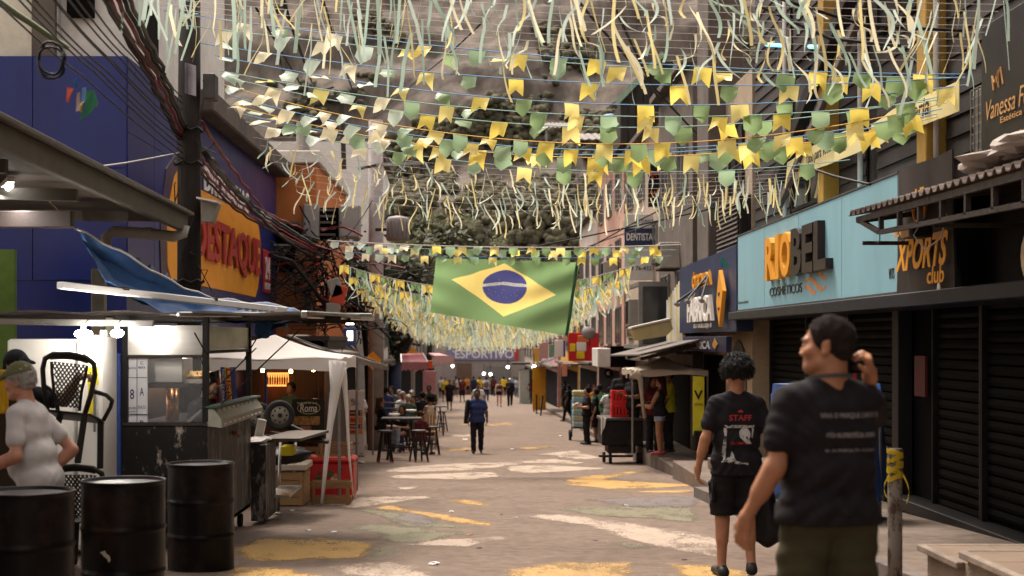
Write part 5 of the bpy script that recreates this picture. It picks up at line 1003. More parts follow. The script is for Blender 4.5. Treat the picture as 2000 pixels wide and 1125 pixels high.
# canopy over the near bar
K = thing('bar_canopy', 'long grey sheet canopy over the bar with a heavy edge beam', 'canopy', (-4.8, 13, 2.8)); m_beam = pm('grey painted beam', (.085, .072, .055), r=.6, var=.15, bump=.1, grime=.4)
part('edge_beam', MB().bar((-3.3, 7.5, 2.94), (-3.3, 16.1, 2.82), .08, .19, .01), m_beam, K); part('gutter_lip', MB().bar((-3.25, 7.5, 3.055), (-3.25, 16.15, 2.935), .1, .035, .005), pm('beam lip', (.12, .105, .085), bump=.1), K)
part('ceiling', MB().slab(lambda u, v: (-3.35 - 5 * u, 7.5 + 8.6 * v, 2.96 - .12 * v + .1 * u), 6, 8, (0, 0, .05)), pm('stained ceiling', (.08, .06, .045), r=.7, var=.3, bump=.2, grime=.6), K)
for i in range(4): y = 8.5 + i * 1.8; part('joist', MB().bar((-3.4, y, 2.80 - .014 * (y - 7.5)), (-8.2, y, 2.9 - .014 * (y - 7.5)), .07, .1), m_beam, K)
part('cross_beam', MB().bar((-8.3, 12.7, 2.58), (-3.6, 12.7, 2.58), .1, .15, .01), pm('brown beam', (.075, .055, .045), bump=.1, grime=.4), K); part('post', MB().box(-4.28, -4.14, 15.8, 15.95, gz(16), 2.3, .01), pm('cream post', (.36, .32, .25), grime=.4), K)
for i, (px, py, lit) in enumerate(((18, 371, 1), (55, 362, 0))):
    c = P(px, py, 12.2 + i); S = thing('tube_lamp', ('lit fluorescent tube under the canopy, at the frame edge', 'unlit fluorescent tube next to the lit one under the canopy')[i], 'lamp', c)
    part('tube', MB().tube(c + Vector((-.25, .5, .0)), c + Vector((.13, -.35, 0)), .022, n=8), em('tube light', (.95, .97, 1), 6.0) if lit else m_wht, S); part('batten', MB().bar(c + Vector((-.25, .5, .05)), c + Vector((.13, -.35, .05)), .06, .04), m_wht, S)
    if lit:
        l = bpy.data.lights.new('tube_light', 'AREA'); l.shape = 'RECTANGLE'; l.size = .06; l.size_y = .9; l.energy = 5; l.color = (.97, .98, 1)
        lo = bpy.data.objects.new('tube_light', l); COL.objects.link(lo); lo.parent = S; lo.location = (-.05, .1, -.06)
S = thing('drain_pipe', 'cream plastic drain pipe running level under the canopy end', 'pipe', P(225, 450, 15.9)); pp = [P(207, 500, 15.9), P(208, 462, 15.9), P(222, 452, 15.9), P(290, 456, 15.9), P(340, 462, 15.9), P(357, 456, 15.9), P(360, 440, 15.9)]
part('pipe', MB().path([p for p in pp], .062, 12), m_pvc, S, True); part('collar', MB().path([pp[3] - Vector((.04, 0, 0)), pp[3] + Vector((.04, 0, 0))], .07, 12), m_pvc, S)
single('green_wall', MB().box(-6.2, X_at(33, 17.5), 17.4, 17.5, gz(17), Z_at(488, 17.5)), pm('green paint', (.10, .165, .03), r=.7, bump=.15, grime=.3), 'lime green painted wall strip at the back of the bar', 'wall', (-5.8, 17.45, gz(17)))
# fridges, posts
def fridge(label, x0, x1, y, z1, handle):
    z0 = gz(y); S = thing('fridge', label, 'fridge', ((x0 + x1) / 2, y + .3, z0)); part('body', MB().box(x0, x1, y + .05, y + .6, z0 + .06, z1, .015), m_wht, S); part('door', MB().box(x0 + .005, x1 - .005, y, y + .045, z0 + .1, z1 - .01, .012), pm('fridge door', (.70, .66, .6), r=.35, var=.03, bump=.02, grime=.1, gcol=(.4, .34, .28)), S)
    if handle: part('handle', MB().bar((x1 - .05, y - .03, z1 - .9), (x1 - .05, y - .03, z1 - .5), .02, .02), m_metal, S)
    return S
fridge('wide white fridge behind the stooping man', X_at(13, 13.4), X_at(147, 13.4), 13.4, Z_at(662, 13.4), False)
S = fridge('narrow white fridge with yellow price posters beside the cream board', X_at(150, 13.3), X_at(197, 13.3), 13.3, Z_at(655, 13.3), True); m_post = pm('yellow poster', (.68, .56, .03), r=.5, bump=0, grime=.08)
def fp(x0, y0, x1, y1, nm, m, d=13.29): part(nm, MB().box(X_at(x0, d), X_at(x1, d), d - .006, d, Z_at(y1, d), Z_at(y0, d)), m, S)
fp(171, 717, 192, 752, 'poster', m_post); fp(172, 755, 184, 808, 'poster', m_post); fp(185, 760, 193, 810, 'notice', pm('paper notice', (.6, .58, .55), bump=0)); text('60', frame(P(181, 733, 13.275), CAMU, UP), m_ldark, S, .07, .075, .012, .002); fp(162, 672, 168, 708, 'door_seal', pm('worn seal', (.14, .11, .09), bump=0)); text('Cerveja', frame(P(181, 742, 13.275), CAMU, UP), m_ldark, S, .06, .016, 0, .002)
single('cream_board', MB().box(X_at(198, 13.6), X_at(211, 13.6), 13.55, 13.6, gz(13.6), Z_at(645, 13.6)), pm('cream board', (.42, .36, .26), grime=.5), 'cream wooden board leaning next to the grey steel post', 'board', (X_at(204, 13.6), 13.6, gz(13.6)))
single('grey_post', MB().box(X_at(211, 14.2), X_at(226, 14.2), 14.1, 14.25, gz(14.2), Z_at(620, 14.2), .01), pm('green grey steel', (.2, .19, .15), bump=.1, grime=.3), 'green grey steel post holding up the stall roof', 'post', (X_at(218, 14.2), 14.2, gz(14.2)))
single('blue_post', MB().box(X_at(226, 14.0), X_at(237, 14.0), 13.95, 14.05, gz(14), Z_at(690, 14), .01), pm('blue board', (.04, .075, .24), bump=.1, grime=.2), 'blue painted board against the edge of the food cart', 'board', (X_at(231, 14.0), 14.0, gz(14)))
single('brown_cabinet', MB().box(X_at(-30, 11.8), X_at(45, 11.8), 11.8, 12.3, gz(12), Z_at(770, 11.8), .01).box(X_at(-30, 11.75), X_at(47, 11.75), 11.74, 11.8, Z_at(905, 11.8), Z_at(898, 11.8)), pm('dark brown wood', (.035, .018, .011), r=.5, bump=.1), 'dark brown cabinet behind the stooping man', 'cabinet', (X_at(5, 12), 12, gz(12)))
single('yellow_cloth', MB().slab(lambda u, v: (X_at(-6 + 22 * u, 11.6), 11.6 + .02 * math.sin(u * 9), Z_at(722 + 88 * v, 11.6) + .01 * math.sin(v * 20)), 6, 8, (0, -.02, 0)), pm('yellow cloth', (.62, .35, .01), bump=.3), 'yellow cloth hanging at the frame edge behind the green cap', 'cloth', P(5, 800, 11.6), None, True)
# food cart
F0, F1, FX0, FX1 = 14.0, 16.7, X_at(238, 14), X_at(405, 14); gzf = gz(14.6); CZ = Z_at(832, 14); TZ = Z_at(640, 14)
C = thing('food_cart', 'black chipped steel food cart with steel hood, posters and a green serving rail', 'food cart', ((FX0 + FX1) / 2, 15.3, gzf))
part('front_panel', MB().box(FX0, FX1, F0, F0 + .03, gzf + .16, CZ, .006), m_chipped, C); part('side_panel', MB().box(FX1 - .03, FX1, F0 + .032, F1, gzf + .14, CZ - .02, .006), m_streak, C); part('back_panel', MB().box(FX0, FX1 - .032, F1 - .03, F1, gzf + .16, CZ), m_black, C); part('floor', MB().box(FX0, FX1, F0 + .03, F1 - .03, gzf + .14, gzf + .18), m_black, C)
part('counter', MB().box(FX0 - .01, FX1 - .035, F0 + .031, F1 - .031, CZ - .03, CZ - .004), m_steel, C); part('front_rail', MB().box(FX0, FX1, F0 - .012, F0 + .034, CZ, CZ + .035, .004), m_rust, C)
for (x, y, w_) in ((FX0, F0, .055), (FX1 - .05, F0, .06), (FX1 - .05, F1 - .06, .06), (FX0, F1 - .06, .05)): part('post', MB().box(x, x + w_, y - .002, y + w_, CZ + .036, TZ + .1, .004), m_black, C)
part('hood', MB().box(FX0 + .02, FX1 - .055, F0 + .02, F0 + .04, Z_at(695, 14), TZ + .02), m_steel, C); part('hood_rail', MB().box(FX0 + .056, FX1 - .052, F0 - .004, F0 + .018, Z_at(699, 14), Z_at(693, 14)), m_rust, C)
part('hood_side', MB().box(FX1 - .03, FX1 - .012, F0 + .062, F1 - .062, TZ - .22, TZ + .02), m_steel, C); part('hood_side_rail', MB().bar((FX1 - .02, F0 + .06, TZ - .24), (FX1 - .02, F1 - .06, TZ - .24), .03, .035), m_rust, C)
part('steel_box', MB().box(X_at(290, 14.4), X_at(361, 14.4), 14.3, 14.8, Z_at(747, 14.4), Z_at(699, 14.4), .008), m_steel, C); part('heater', MB().box(X_at(293, 14.5), X_at(375, 14.5), 14.25, 14.9, Z_at(757, 14.4), Z_at(748, 14.4), .01), m_rust, C)
mp_ = part('menu_panel', MB().box(X_at(248, 14.05), X_at(288, 14.05), 14.05, 14.07, Z_at(829, 14.05), Z_at(698, 14.05), .004), pm('menu paper', (.60, .58, .6), r=.5, var=.04, bump=0, grime=.1), C)
for (x, y, s_, w_, h_) in ((258, 719, 'BATATA', .075, .02), (277, 718, 'FRITA', .07, .022), (277, 709, 'C', .03, .03), (258, 797, 'CACHORRO', .085, .022), (277, 795, 'SUCO', .075, .03), (258, 804, 'QUENTE', .07, .016), (277, 765, 'A', .04, .08), (258, 770, '8', .04, .1), (277, 824, 'B', .04, .03)): text(s_, frame(P(x, y, 14.035), CAMU, UP), m_navy, mp_, w_, h_, .01, .002)
for y in (737, 809): part('rule', MB().box(X_at(249, 14.04), X_at(287, 14.04), 14.038, 14.049, Z_at(y + 1, 14.04), Z_at(y, 14.04)), m_navy, mp_)
part('rule', MB().box(X_at(267, 14.04), X_at(267.8, 14.04), 14.038, 14.049, Z_at(828, 14.04), Z_at(700, 14.04)), m_navy, mp_)
part('glass_front', MB().box(X_at(289, 14.02), FX1 - .055, 14.012, 14.018, CZ + .04, Z_at(700, 14.02)), glassm('cart glass', (.6, .6, .6), .06), C)
rl = MB().prism([(FX1 - .01, F0, CZ), (FX1 + .14, F0, CZ - .02), (FX1 + .14, F0, CZ + .06), (FX1 + .06, F0, CZ + .17), (FX1 - .01, F0, CZ + .17)], (0, F1 - F0, 0)); part('serving_rail', rl, pm('rail cream', (.3, .29, .24), r=.4, metal=.3, grime=.4), C); part('rail_top', MB().bar((FX1 + .05, F0 - .02, CZ + .185), (FX1 + .05, F1 + .02, CZ + .185), .13, .025, .005), pm('dark green paint', (.035, .07, .05), r=.5, bump=.1, grime=.3), C)
for k in range(9): y = F0 + .12 + k * .28; part('rail_opening', MB().prism([(FX1 + .142, y, CZ + .0), (FX1 + .142, y + .17, CZ + .0), (FX1 + .07, y + .17, CZ + .155), (FX1 + .07, y, CZ + .155)], (.006, 0, .004)), m_wht, C)
part('spit', MB().tube(P(333, 828, 15), P(333, 755, 15), .05, n=10).tube(P(343, 828, 15), P(343, 758, 15), .035, n=8), pm('copper', (.5, .22, .09), r=.25, metal=.8, bump=0), C, True); part('fry_tray', MB().prism([(FX0 + .55, 14.2, CZ), (FX1 - .1, 14.2, CZ + .16), (FX1 - .1, 14.2, CZ + .13), (FX0 + .6, 14.2, CZ - .002)], (0, .9, 0)), m_steel, C)
part('fries', MB().ell((X_at(383, 14.6), 14.6, Z_at(737, 14.6)), (.12, .12, .06), 12, 7, 0, .3), pm('fries', (.62, .35, .09), r=.6, var=.4, sc=40, bump=.5, grime=0), C); part('food_tray', MB().box(X_at(362, 14.5), X_at(400, 14.5), 14.4, 14.8, Z_at(748, 14.5), Z_at(741, 14.5)), m_steel, C)
for (x, y) in ((FX0 + .1, F0 + .15), (FX1 - .1, F0 + .15), (FX1 - .1, F1 - .15), (FX0 + .1, F1 - .15)): part('caster', MB().lathe((x, y, gz(y) + .075), [(.02, -.025), (.075, -.025), (.075, .025), (.02, .025)], 12, M=Euler((0, R(90), 0)).to_matrix()), pm('rubber', (.018, .016, .015)), C)
S = thing('stall_roof', 'thin steel stall roof frame reaching over the food cart', 'roof frame', (-3, 15, TZ + .1)); z0 = TZ + .11
part('front_beam', MB().bar((-5.5, 13.3, Z_at(625, 13.3)), (X_at(300, 13.4), 13.4, Z_at(632, 13.4)), .05, .06, .005), m_steel, S); part('sheet', MB().slab(lambda u, v: (-5.2 + 3.9 * u, 13.5 + 3.2 * v, z0 + .03 - .02 * u + .02 * math.sin(u * 30) * .5), 24, 3, (0, 0, .02)), pm('roof tin', (.16, .14, .125), r=.45, metal=.4, var=.3, bump=.15, grime=.4), S)
part('gutter', MB().bar((-1.62, 13.4, z0 + .01), (-1.24, 16.9, z0 + .035), .07, .07, .01).bar((-2.8, 13.35, z0 + .01), (-1.2, 16.2, z0 + .05), .05, .05, .01), m_steel, S)
for y in (14.2, 15.3, 16.4): part('rafter', MB().bar((-5.2, y, z0 - .01), (-1.35, y, z0 - .01), .04, .05), m_rust, S)
for (a, b) in (((410, 770, 14.05), (500, 680, 16)), ((405, 815, 14.0), (590, 640, 16.2)), ((478, 700, 16.6), (505, 655, 16.6)), ((380, 650, 13.8), (405, 695, 13.98))): part('stay', MB().tube(P(*a), P(*b), .008, n=5), m_rust, S)
for i, (px, py) in enumerate(((163, 652), (229, 651))):
    c = P(px, py, 13.2); S = thing('bulb_lamp', ('glaring white bulb hanging above the narrow fridge', 'glaring white bulb hanging by the food cart hood')[i], 'lamp', c)
    part('bulb', MB().ell(c, (.085 - .025 * i, .06, .038), 14, 8), em('bulb light', (1, .96, .88), 55), S, True); part('socket', MB().tube(c + Vector((0, 0, .03)), c + Vector((0, 0, .09)), .022, n=8), m_wht, S); part('cord', MB().tube(c + Vector((0, 0, .08)), c + Vector((.02, .1, .14)), .005, n=4), m_black, S)
    l = bpy.data.lights.new('bulb_light', 'POINT'); l.energy = 1.3; l.color = (1, .93, .82); l.shadow_soft_size = .08; lo = bpy.data.objects.new('bulb_light', l); COL.objects.link(lo); lo.parent = S; lo.location = (0, -.12, -.07)
c = P(375, 645, 14.5); S = thing('strip_lamp', 'short bright strip lamp fixed under the stall roof over the hood', 'lamp', c); part('tube', MB().tube(c + Vector((-.25, 0, 0)), c + Vector((.18, .4, 0)), .014, n=6), em('strip light', (1, .95, .85), 12), S); part('batten', MB().bar(c + Vector((-.25, 0, .035)), c + Vector((.18, .4, .035)), .04, .03), m_wht, S)
l = bpy.data.lights.new('strip_light', 'POINT'); l.energy = 2.0; l.color = (1, .93, .82); l.shadow_soft_size = .1; lo = bpy.data.objects.new('strip_light', l); COL.objects.link(lo); lo.parent = S; lo.location = (0, .2, -.1)
S = thing('side_cabinet', 'dented black steel cabinet with a wrapped top beside the cart', 'cabinet', (X_at(503, 17), 17, gz(17))); part('body', MB().box(X_at(490, 16.75), X_at(519, 16.75), 16.75, 17.6, gz(17) + .05, Z_at(868, 16.75), .01), m_streak, S); part('wrapped_top', MB().ell((X_at(505, 17), 17.1, Z_at(862, 16.8)), (.13, .42, .04), 12, 6, 0, .2), pm('silver wrap', (.4, .37, .34), r=.3, var=.3, bump=.4, bsc=20), S)
single('white_pad', MB().obox(P(508, 840, 17.2), (.11, .03, .27), (0, R(12), 0), .01), m_wht, 'white order pad standing on the wrapped cabinet', 'pad', P(506, 858, 17.2))
# tarpaulin and white beam on the stall roof
m_tp = pm('sheer blue tarpaulin', (.055, .14, .34), r=.42, var=.22, sc=2.5, bump=.5, grime=.22, gcol=(.14, .2, .36), bsc=6, trans=.25)
S = thing('blue_tarpaulin', 'blue tarpaulin tied to the canopy and draped over the stall roof', 'tarpaulin', P(400, 600, 15))
top = [P(150, 448, 13.6), P(235, 495, 14.0), P(330, 548, 14.6), P(400, 575, 15.4), P(470, 588, 16), P(555, 600, 16.4), P(600, 618, 16.6)]
bot = [P(160, 462, 13.5), P(205, 545, 13.6), P(268, 590, 13.9), P(340, 622, 14.2), P(430, 626, 14.4), P(520, 627, 14.8), P(585, 628, 15.2)]
def tarp(u, v):
    x = u * 6; i = min(5, int(x)); t = x - i; a_ = top[i].lerp(top[i + 1], t); b_ = bot[i].lerp(bot[i + 1], t); p = a_.lerp(b_, v); w_ = math.sin(math.pi * v)
    return p + Vector((0, .25 * w_, -.12 * w_ * (1 - u) + .02 * math.sin(v * 17 + u * 9) * (1 - .3 * u) + .015 * math.sin(u * 43 + v * 5)))
part('sheet', MB().slab(tarp, 60, 22, (.004, .006, .004)), m_tp, S, True)
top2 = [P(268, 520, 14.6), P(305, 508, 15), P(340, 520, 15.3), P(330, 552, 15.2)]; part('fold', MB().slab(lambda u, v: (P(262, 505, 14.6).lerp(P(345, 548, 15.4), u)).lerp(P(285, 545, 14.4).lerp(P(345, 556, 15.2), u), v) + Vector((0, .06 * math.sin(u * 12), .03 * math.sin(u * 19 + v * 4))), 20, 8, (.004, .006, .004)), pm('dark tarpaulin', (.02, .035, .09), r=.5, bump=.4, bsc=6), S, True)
part('hem', MB().path([tarp(i / 30, 0) for i in range(31)], .012, 5), m_wht, S); part('tie_cord', MB().tube(P(150, 450, 13.6), P(75, 370, 12.6), .008, n=5), pm('rope', (.22, .16, .09), bump=0), S); part('hanging_flap', MB().slab(lambda u, v: P(500, 628, 16.2).lerp(P(565, 632, 16.6), u) - Vector((.02 * math.sin(u * 14), .1 * v, v * .19 * (.6 + .4 * math.sin(u * 6)))), 14, 5, (.004, .006, 0)), m_tp, S, True)
S = thing('white_beam', 'long white painted beam lying across the tarpaulin roof', 'beam', P(330, 590, 14.2)); part('beam', MB().bar(P(116, 557, 13.0), P(556, 606, 15.0), .10, .065, .008), pm('bright white paint', (.78, .75, .72), r=.4, var=.04, bump=.03, grime=.12, gcol=(.4, .35, .3)), S)
for (x, y, d) in ((215, 562, 13.45), (390, 583, 14.25)): part('cleat', MB().obox(P(x, y, d), (.36, .05, .03), (0, R(3), R(12)), .005), m_rust, S)
for k in range(6): part('peg', MB().obox(P(468 + k * 14, 600 + k * 1.5, 14.55 + .06 * k), (.045, .03, .06), (0, 0, 0), .004), m_wht, S)
# flag and towels inside the cart
S = thing('striped_flag', 'red and black striped flag hanging by the cart post', 'flag', P(425, 800, 15.8))
for k in range(5): part('stripe', MB().slab(lambda u, v: P(409 + 20 * u, 722 + 17 * (k + v) + 6 * (1 - u) * (1 if k else 1), 15.7 + .1 * math.sin(u * 6)), 8, 2, (0, .004, 0)), pm('flag red', (.42, .015, .02), bump=.2, trans=.2) if k % 2 else m_black, S)
S = thing('printed_banner', 'blue yellow and red printed banner with white lettering in the tent', 'banner', P(440, 790, 17.2))
for i, (a, b, c) in enumerate(((430, 438, (.05, .08, .3)), (438, 449, (.65, .4, .04)), (449, 460, (.05, .07, .3)))): part('strip', MB().slab(lambda u, v: P(lerp(a, b, u) + 6 * v * (1 - i * .3), 717 + 76 * v, 17.2 + .04 * math.sin(u * 3 + i)), 3, 6, (0, .004, 0)), pm('strip %d' % i, c, r=.5, bump=.1), S)
text('DISK', frame(P(446, 752, 17.1), (0, 0, -1), (1, 0, 0)), m_red, S, .4, .06, .02, .003); text('PASTEL DE FEIRA', frame(P(436, 752, 17.1), (0, 0, -1), (1, 0, 0)), m_wht, S, .38, .03, .01, .003)
# white canopy tent and bar
m_wt = pm('white tent cloth', (.80, .75, .71), r=.8, var=.04, sc=2, bump=.15, grime=.15, gcol=(.5, .43, .38), gsc=1.2, trans=.35, bsc=8)
S, c = tent('white_tent', 'white pyramid canopy tent in front of the bar', -4.75, X_at(660, 20), 20, 23, Z_at(702, 20), Z_at(655, 21.5), m_wt, .16, [((X_at(662, 20), 20.05, gz(20)), (X_at(662, 20), 20.05, Z_at(704, 20))), ((X_at(662, 20), 23, gz(23)), (X_at(662, 20), 23, Z_at(704, 20)))], apex=P(537, 655, 21.4))
part('gathered_side', MB().path([P(660, 706, 19.95), P(655, 760, 19.9), P(645, 830, 19.8), P(636, 910, 19.7), P(629, 983, 19.6)], [.13, .075, .045, .032, .022], 9), m_wt, S, True); part('gathered_side', MB().path([P(664, 708, 20.1), P(672, 740, 20.1), P(677, 800, 20.1), P(682, 890, 20.1), P(690, 968, 20.1)], [.08, .045, .026, .018, .01], 7), m_wt, S, True)
B = thing('bar_kiosk', 'brown timber bar lit by warm lamps behind the white tent', 'bar', (-3.9, 27, gz(27))); m_wood = pm('bar timber', (.085, .035, .018), r=.5, var=.3, sc=2, bump=.15, grime=.3, gcol=(.02, .012, .01), stretch=(1, 1, .2)); bx0, bx1 = -5.6, X_at(668, 29)
for k in range(12): w_ = (bx1 - bx0) / 12; part('board', MB().box(bx0 + k * w_ + .004, bx0 + (k + 1) * w_ - .004, 29.0, 29.05, gz(29), 1.35 + .1), m_wood, B)
part('side_wall', MB().box(bx1, bx1 + .06, 25.6, 29.2, gz(27), 1.5), pm('bar side', (.03, .018, .014), bump=.1), B); part('roof', MB().box(bx0, bx1 + .1, 25.5, 29.3, 1.5, 1.58), m_rust, B); part('bar_counter', MB().box(-5.4, -3.6, 27.2, 27.6, gz(27), gz(27) + 1.1, .01), pm('bar front', (.06, .03, .02), bump=.1), B)
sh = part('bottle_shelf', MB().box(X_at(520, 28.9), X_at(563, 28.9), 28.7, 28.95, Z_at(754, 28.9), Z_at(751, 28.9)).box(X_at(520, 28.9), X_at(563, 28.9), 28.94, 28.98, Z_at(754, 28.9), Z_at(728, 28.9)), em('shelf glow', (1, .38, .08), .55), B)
for k in range(9): part('bottle', MB().lathe((X_at(523 + k * 4.7, 28.8), 28.8, Z_at(751, 28.9)), [(.02, 0), (.02, .13), (.008, .17), (.008, .21)], 6), pm('bottle %d' % (k % 3), ((.3, .12, .03), (.06, .09, .03), (.4, .3, .12))[k % 3], r=.15, bump=0, grime=0), sh)
for i, (px, py, d) in enumerate(((612, 721, 25), (668, 706, 26), (513, 723, 27), (460, 717, 24), (568, 725, 28))):
    c = P(px, py, d); S = thing('warm_bulb', ('amber bulb under the tent edge near the drink board', 'amber bulb beside the gathered tent corner', 'amber bulb over the bar shelf', 'small amber bulb above the printed banner', 'amber bulb between the bar shelves')[i], 'lamp', c); part('bulb', MB().ell(c, (.035, .035, .045), 8, 6), em('warm bulb', (1, .55, .2), 16), S); part('cord', MB().tube(c, c + Vector((0, 0, .25)), .006, n=4), m_black, S)
    if i in (0, 2): l = bpy.data.lights.new('warm_light', 'POINT'); l.energy = 6; l.color = (1, .55, .25); l.shadow_soft_size = .05; lo = bpy.data.objects.new('warm_light', l); COL.objects.link(lo); lo.parent = S; lo.location = (0, -.08, -.05)
single('blue_pole', MB().tube(P(519, 815, 23), P(519, 715, 23), .022, n=8), pm('blue pole', (.03, .08, .25), bump=0), 'thin blue pole inside the white tent', 'pole', P(519, 815, 23))
# barrow with its wheels in the air
S = thing('hand_barrow', 'old barrow tipped over with two spoked tyres in the air', 'barrow', P(540, 860, 19)); m_rub = pm('tyre rubber', (.03, .027, .026), r=.75, var=.2, bump=.2, grime=.3); m_rim = pm('cream rim', (.34, .31, .25), r=.5, grime=.45)
for (px, py, d, r_) in ((504, 812, 19.6, .19), (546, 811, 18.8, .2)):
    c = P(px, py, d); M = Euler((R(90), 0, R(14))).to_matrix(); w_ = part('wheel', MB().lathe(c, [(r_ * .62, -.035), (r_ * .9, -.045), (r_, -.02), (r_, .02), (r_ * .9, .045), (r_ * .62, .035), (r_ * .62, -.035)], 26, M=M, cap=False), m_rub, S, True); part('rim', MB().lathe(c, [(.02, -.03), (r_ * .3, -.03), (r_ * .6, -.02), (r_ * .63, -.028), (r_ * .63, .028), (.02, .02)], 22, M=M), m_rim, w_, True)
    for k in range(8): a = k * .785; q = c + M @ Vector((r_ * .45 * math.cos(a), r_ * .45 * math.sin(a), .033)); part('bolt', MB().ell(q, (.014, .008, .014), 6, 4), m_rust, w_)
    part('hub', MB().lathe(c, [(.005, .03), (.03, .035), (.03, .06), (.005, .062)], 10, M=M), m_rust, w_)
for (a, b) in (((505, 850, 18.6), (640, 864, 18.4)), ((530, 845, 19.2), (640, 862, 18.5)), ((560, 828, 19), (640, 864, 18.45)), ((585, 838, 18.9), (605, 862, 18.5))): part('shaft', MB().bar(P(*a), P(*b), .05, .04, .005), m_rust, S)
S = thing('drink_board', 'black drink board with white script and food pictures', 'menu board', P(603, 862, 21.5)); d = 21.5
part('board', MB().box(X_at(570, d), X_at(634, d), d, d + .04, Z_at(862, d), Z_at(779, d), .008), pm('board black', (.02, .015, .013), r=.4, bump=.02), S); text('Roma', frame(P(603, 797, d - .008), CAMU, UP), m_wht, S, .26, .12, .012, .004, .1)
part('oval_ring', MB().path([P(603 + 22 * math.cos(a * .33), 797 + 11.5 * math.sin(a * .33), d - .006) for a in range(20)], .007, 5), pm('olive ring', (.4, .35, .1), bump=0), S); text('Delícias da casa', frame(P(600, 787, d - .008), CAMU, (0, 0, 1)), m_wht, S, .3, .025, 0, .003)
part('food_picture', MB().box(X_at(572, d), X_at(625, d), d - .01, d - .002, Z_at(830, d), Z_at(813, d)), pm('food photo', (.3, .16, .05), r=.4, var=.9, sc=18, bump=0, grime=.4), S); part('food_picture', MB().box(X_at(586, d), X_at(608, d), d - .01, d - .002, Z_at(848, d), Z_at(832, d)), pm('food photo red', (.3, .12, .07), r=.4, var=.8, sc=20, bump=0), S)
# steel table, boxes, cooler, pallets
d = 17.6; S = thing('steel_table', 'steel legged work table with a cream top beside the black cabinet', 'table', P(565, 970, 18)); a, b = X_at(516, 17.4), X_at(604, 18.5)
part('table_top', MB().slab(lambda u, v: (lerp(X_at(505, 17.2), X_at(590, 17.4), u) + .18 * v, 17.2 + 1.6 * v, Z_at(862, 17.5) + .02), 4, 4, (0, 0, .035)), pm('table cream', (.105, .085, .068), grime=.4), S); part('under_shelf', MB().slab(lambda u, v: (lerp(X_at(520, 17.4), X_at(578, 18), u), 17.4 + 1.2 * v, gz(17.6) + .28), 2, 2, (0, 0, .03)), m_steel, S)
for (px, py) in ((543, 998), (573, 988)): q = G(px, py); part('leg', MB().tube(q, (q.x + .03, q.y, Z_at(864, q.y)), .022, n=10), m_steel, S, True); part('brace', MB().bar((q.x, q.y, q.z + .35), (q.x - .15, q.y + .9, q.z + .35), .025, .025), m_steel, S)
single('yellow_tub', MB().box(X_at(552, 18.6), X_at(576, 18.6), 18.4, 18.7, Z_at(888, 18.6), Z_at(869, 18.6), .01), pm('yellow tub', (.62, .5, .02), bump=0), 'bright yellow tub on the shelf under the table', 'tub', P(564, 888, 18.6))
def plankbox(name, label, px0, px1, py0, py1, d, dep, rows, mat, cat, group=None, frame_=False, zb=None):
    x0, x1 = X_at(px0, d), X_at(px1, d); z1 = Z_at(py0, d); z0 = zb if zb is not None else Z_at(py1, d); S = thing(name, label, cat, ((x0 + x1) / 2, d + dep / 2, z0), 0, group); h = (z1 - z0) / rows
    for k in range(rows):
        if frame_ and k % 2: continue
        za, zb_ = z0 + k * h + .004, z0 + (k + 1) * h - .006; j = random.uniform(-.006, .006)
        part('plank', MB().box(x0 + j, x1 + j, d, d + .018, za, zb_, .003), mat, S); part('plank', MB().box(x1 - .018, x1, d + .02, d + dep, za, zb_, .003), mat, S); part('plank', MB().box(x0 + j, x1 + j, d + dep, d + dep + .018, za, zb_, .003), mat, S)
    for x in (x0 + .02, x1 - .065): part('corner_post', MB().box(x, x + .045, d - .02, d - .001, z0 - (.03 if frame_ else 0), z1, .003), mat, S)
    return S
m_pine = pm('pale pine', (.36, .21, .095), r=.7, var=.2, sc=3, bump=.25, grime=.3, gcol=(.13, .07, .035), stretch=(.2, .2, 1)); m_old = pm('old crate wood', (.24, .125, .055), r=.75, var=.3, sc=3, bump=.3, grime=.4, gcol=(.07, .04, .02), stretch=(.3, .3, 1))
q = G(560, 990); plankbox('wooden_box', 'pale plank box under the steel table', 519, 594, 922, 990, q.y + .1, .7, 4, m_pine, 'box', zb=gz(q.y + .1) + .01); S = single('box_lid', MB().box(X_at(517, q.y), X_at(597, q.y), q.y + .08, q.y + .85, Z_at(921, q.y) + .0, Z_at(912, q.y) + .03, .015), pm('foam', (.45, .38, .3), bump=.3), 'dirty foam lid lying on the pale plank box', 'lid', P(556, 918, q.y + .1))
single('dark_bag', MB().ell((X_at(555, 19), 19.1, Z_at(902, 18.8) + .06), (.36, .3, .12), 14, 8, 0, .15), pm('black bin bag', (.012, .01, .012), r=.35, bump=.4, bsc=10), 'dark bags heaped on the foam lid', 'bag', (X_at(555, 19), 19.1, Z_at(912, 18.8)), None, True)
q = G(642, 978); d = q.y + .0; S = thing('red_cooler', 'battered red cooler chest with torn stickers', 'cooler', (q.x, d + .3, gz(d))); x0, x1 = X_at(597, d), X_at(690, d); m_cool = worn('worn red enamel', (.42, .022, .02), (.3, .22, .17), .68, 5, .45)
part('body', MB().box(x0, x1, d + .02, d + .65, gz(d) + .02, Z_at(905, d), .03), m_cool, S); part('lid', MB().box(x0 - .01, x1 + .012, d, d + .67, Z_at(905, d) + .003, Z_at(895, d), .025), m_cool, S)
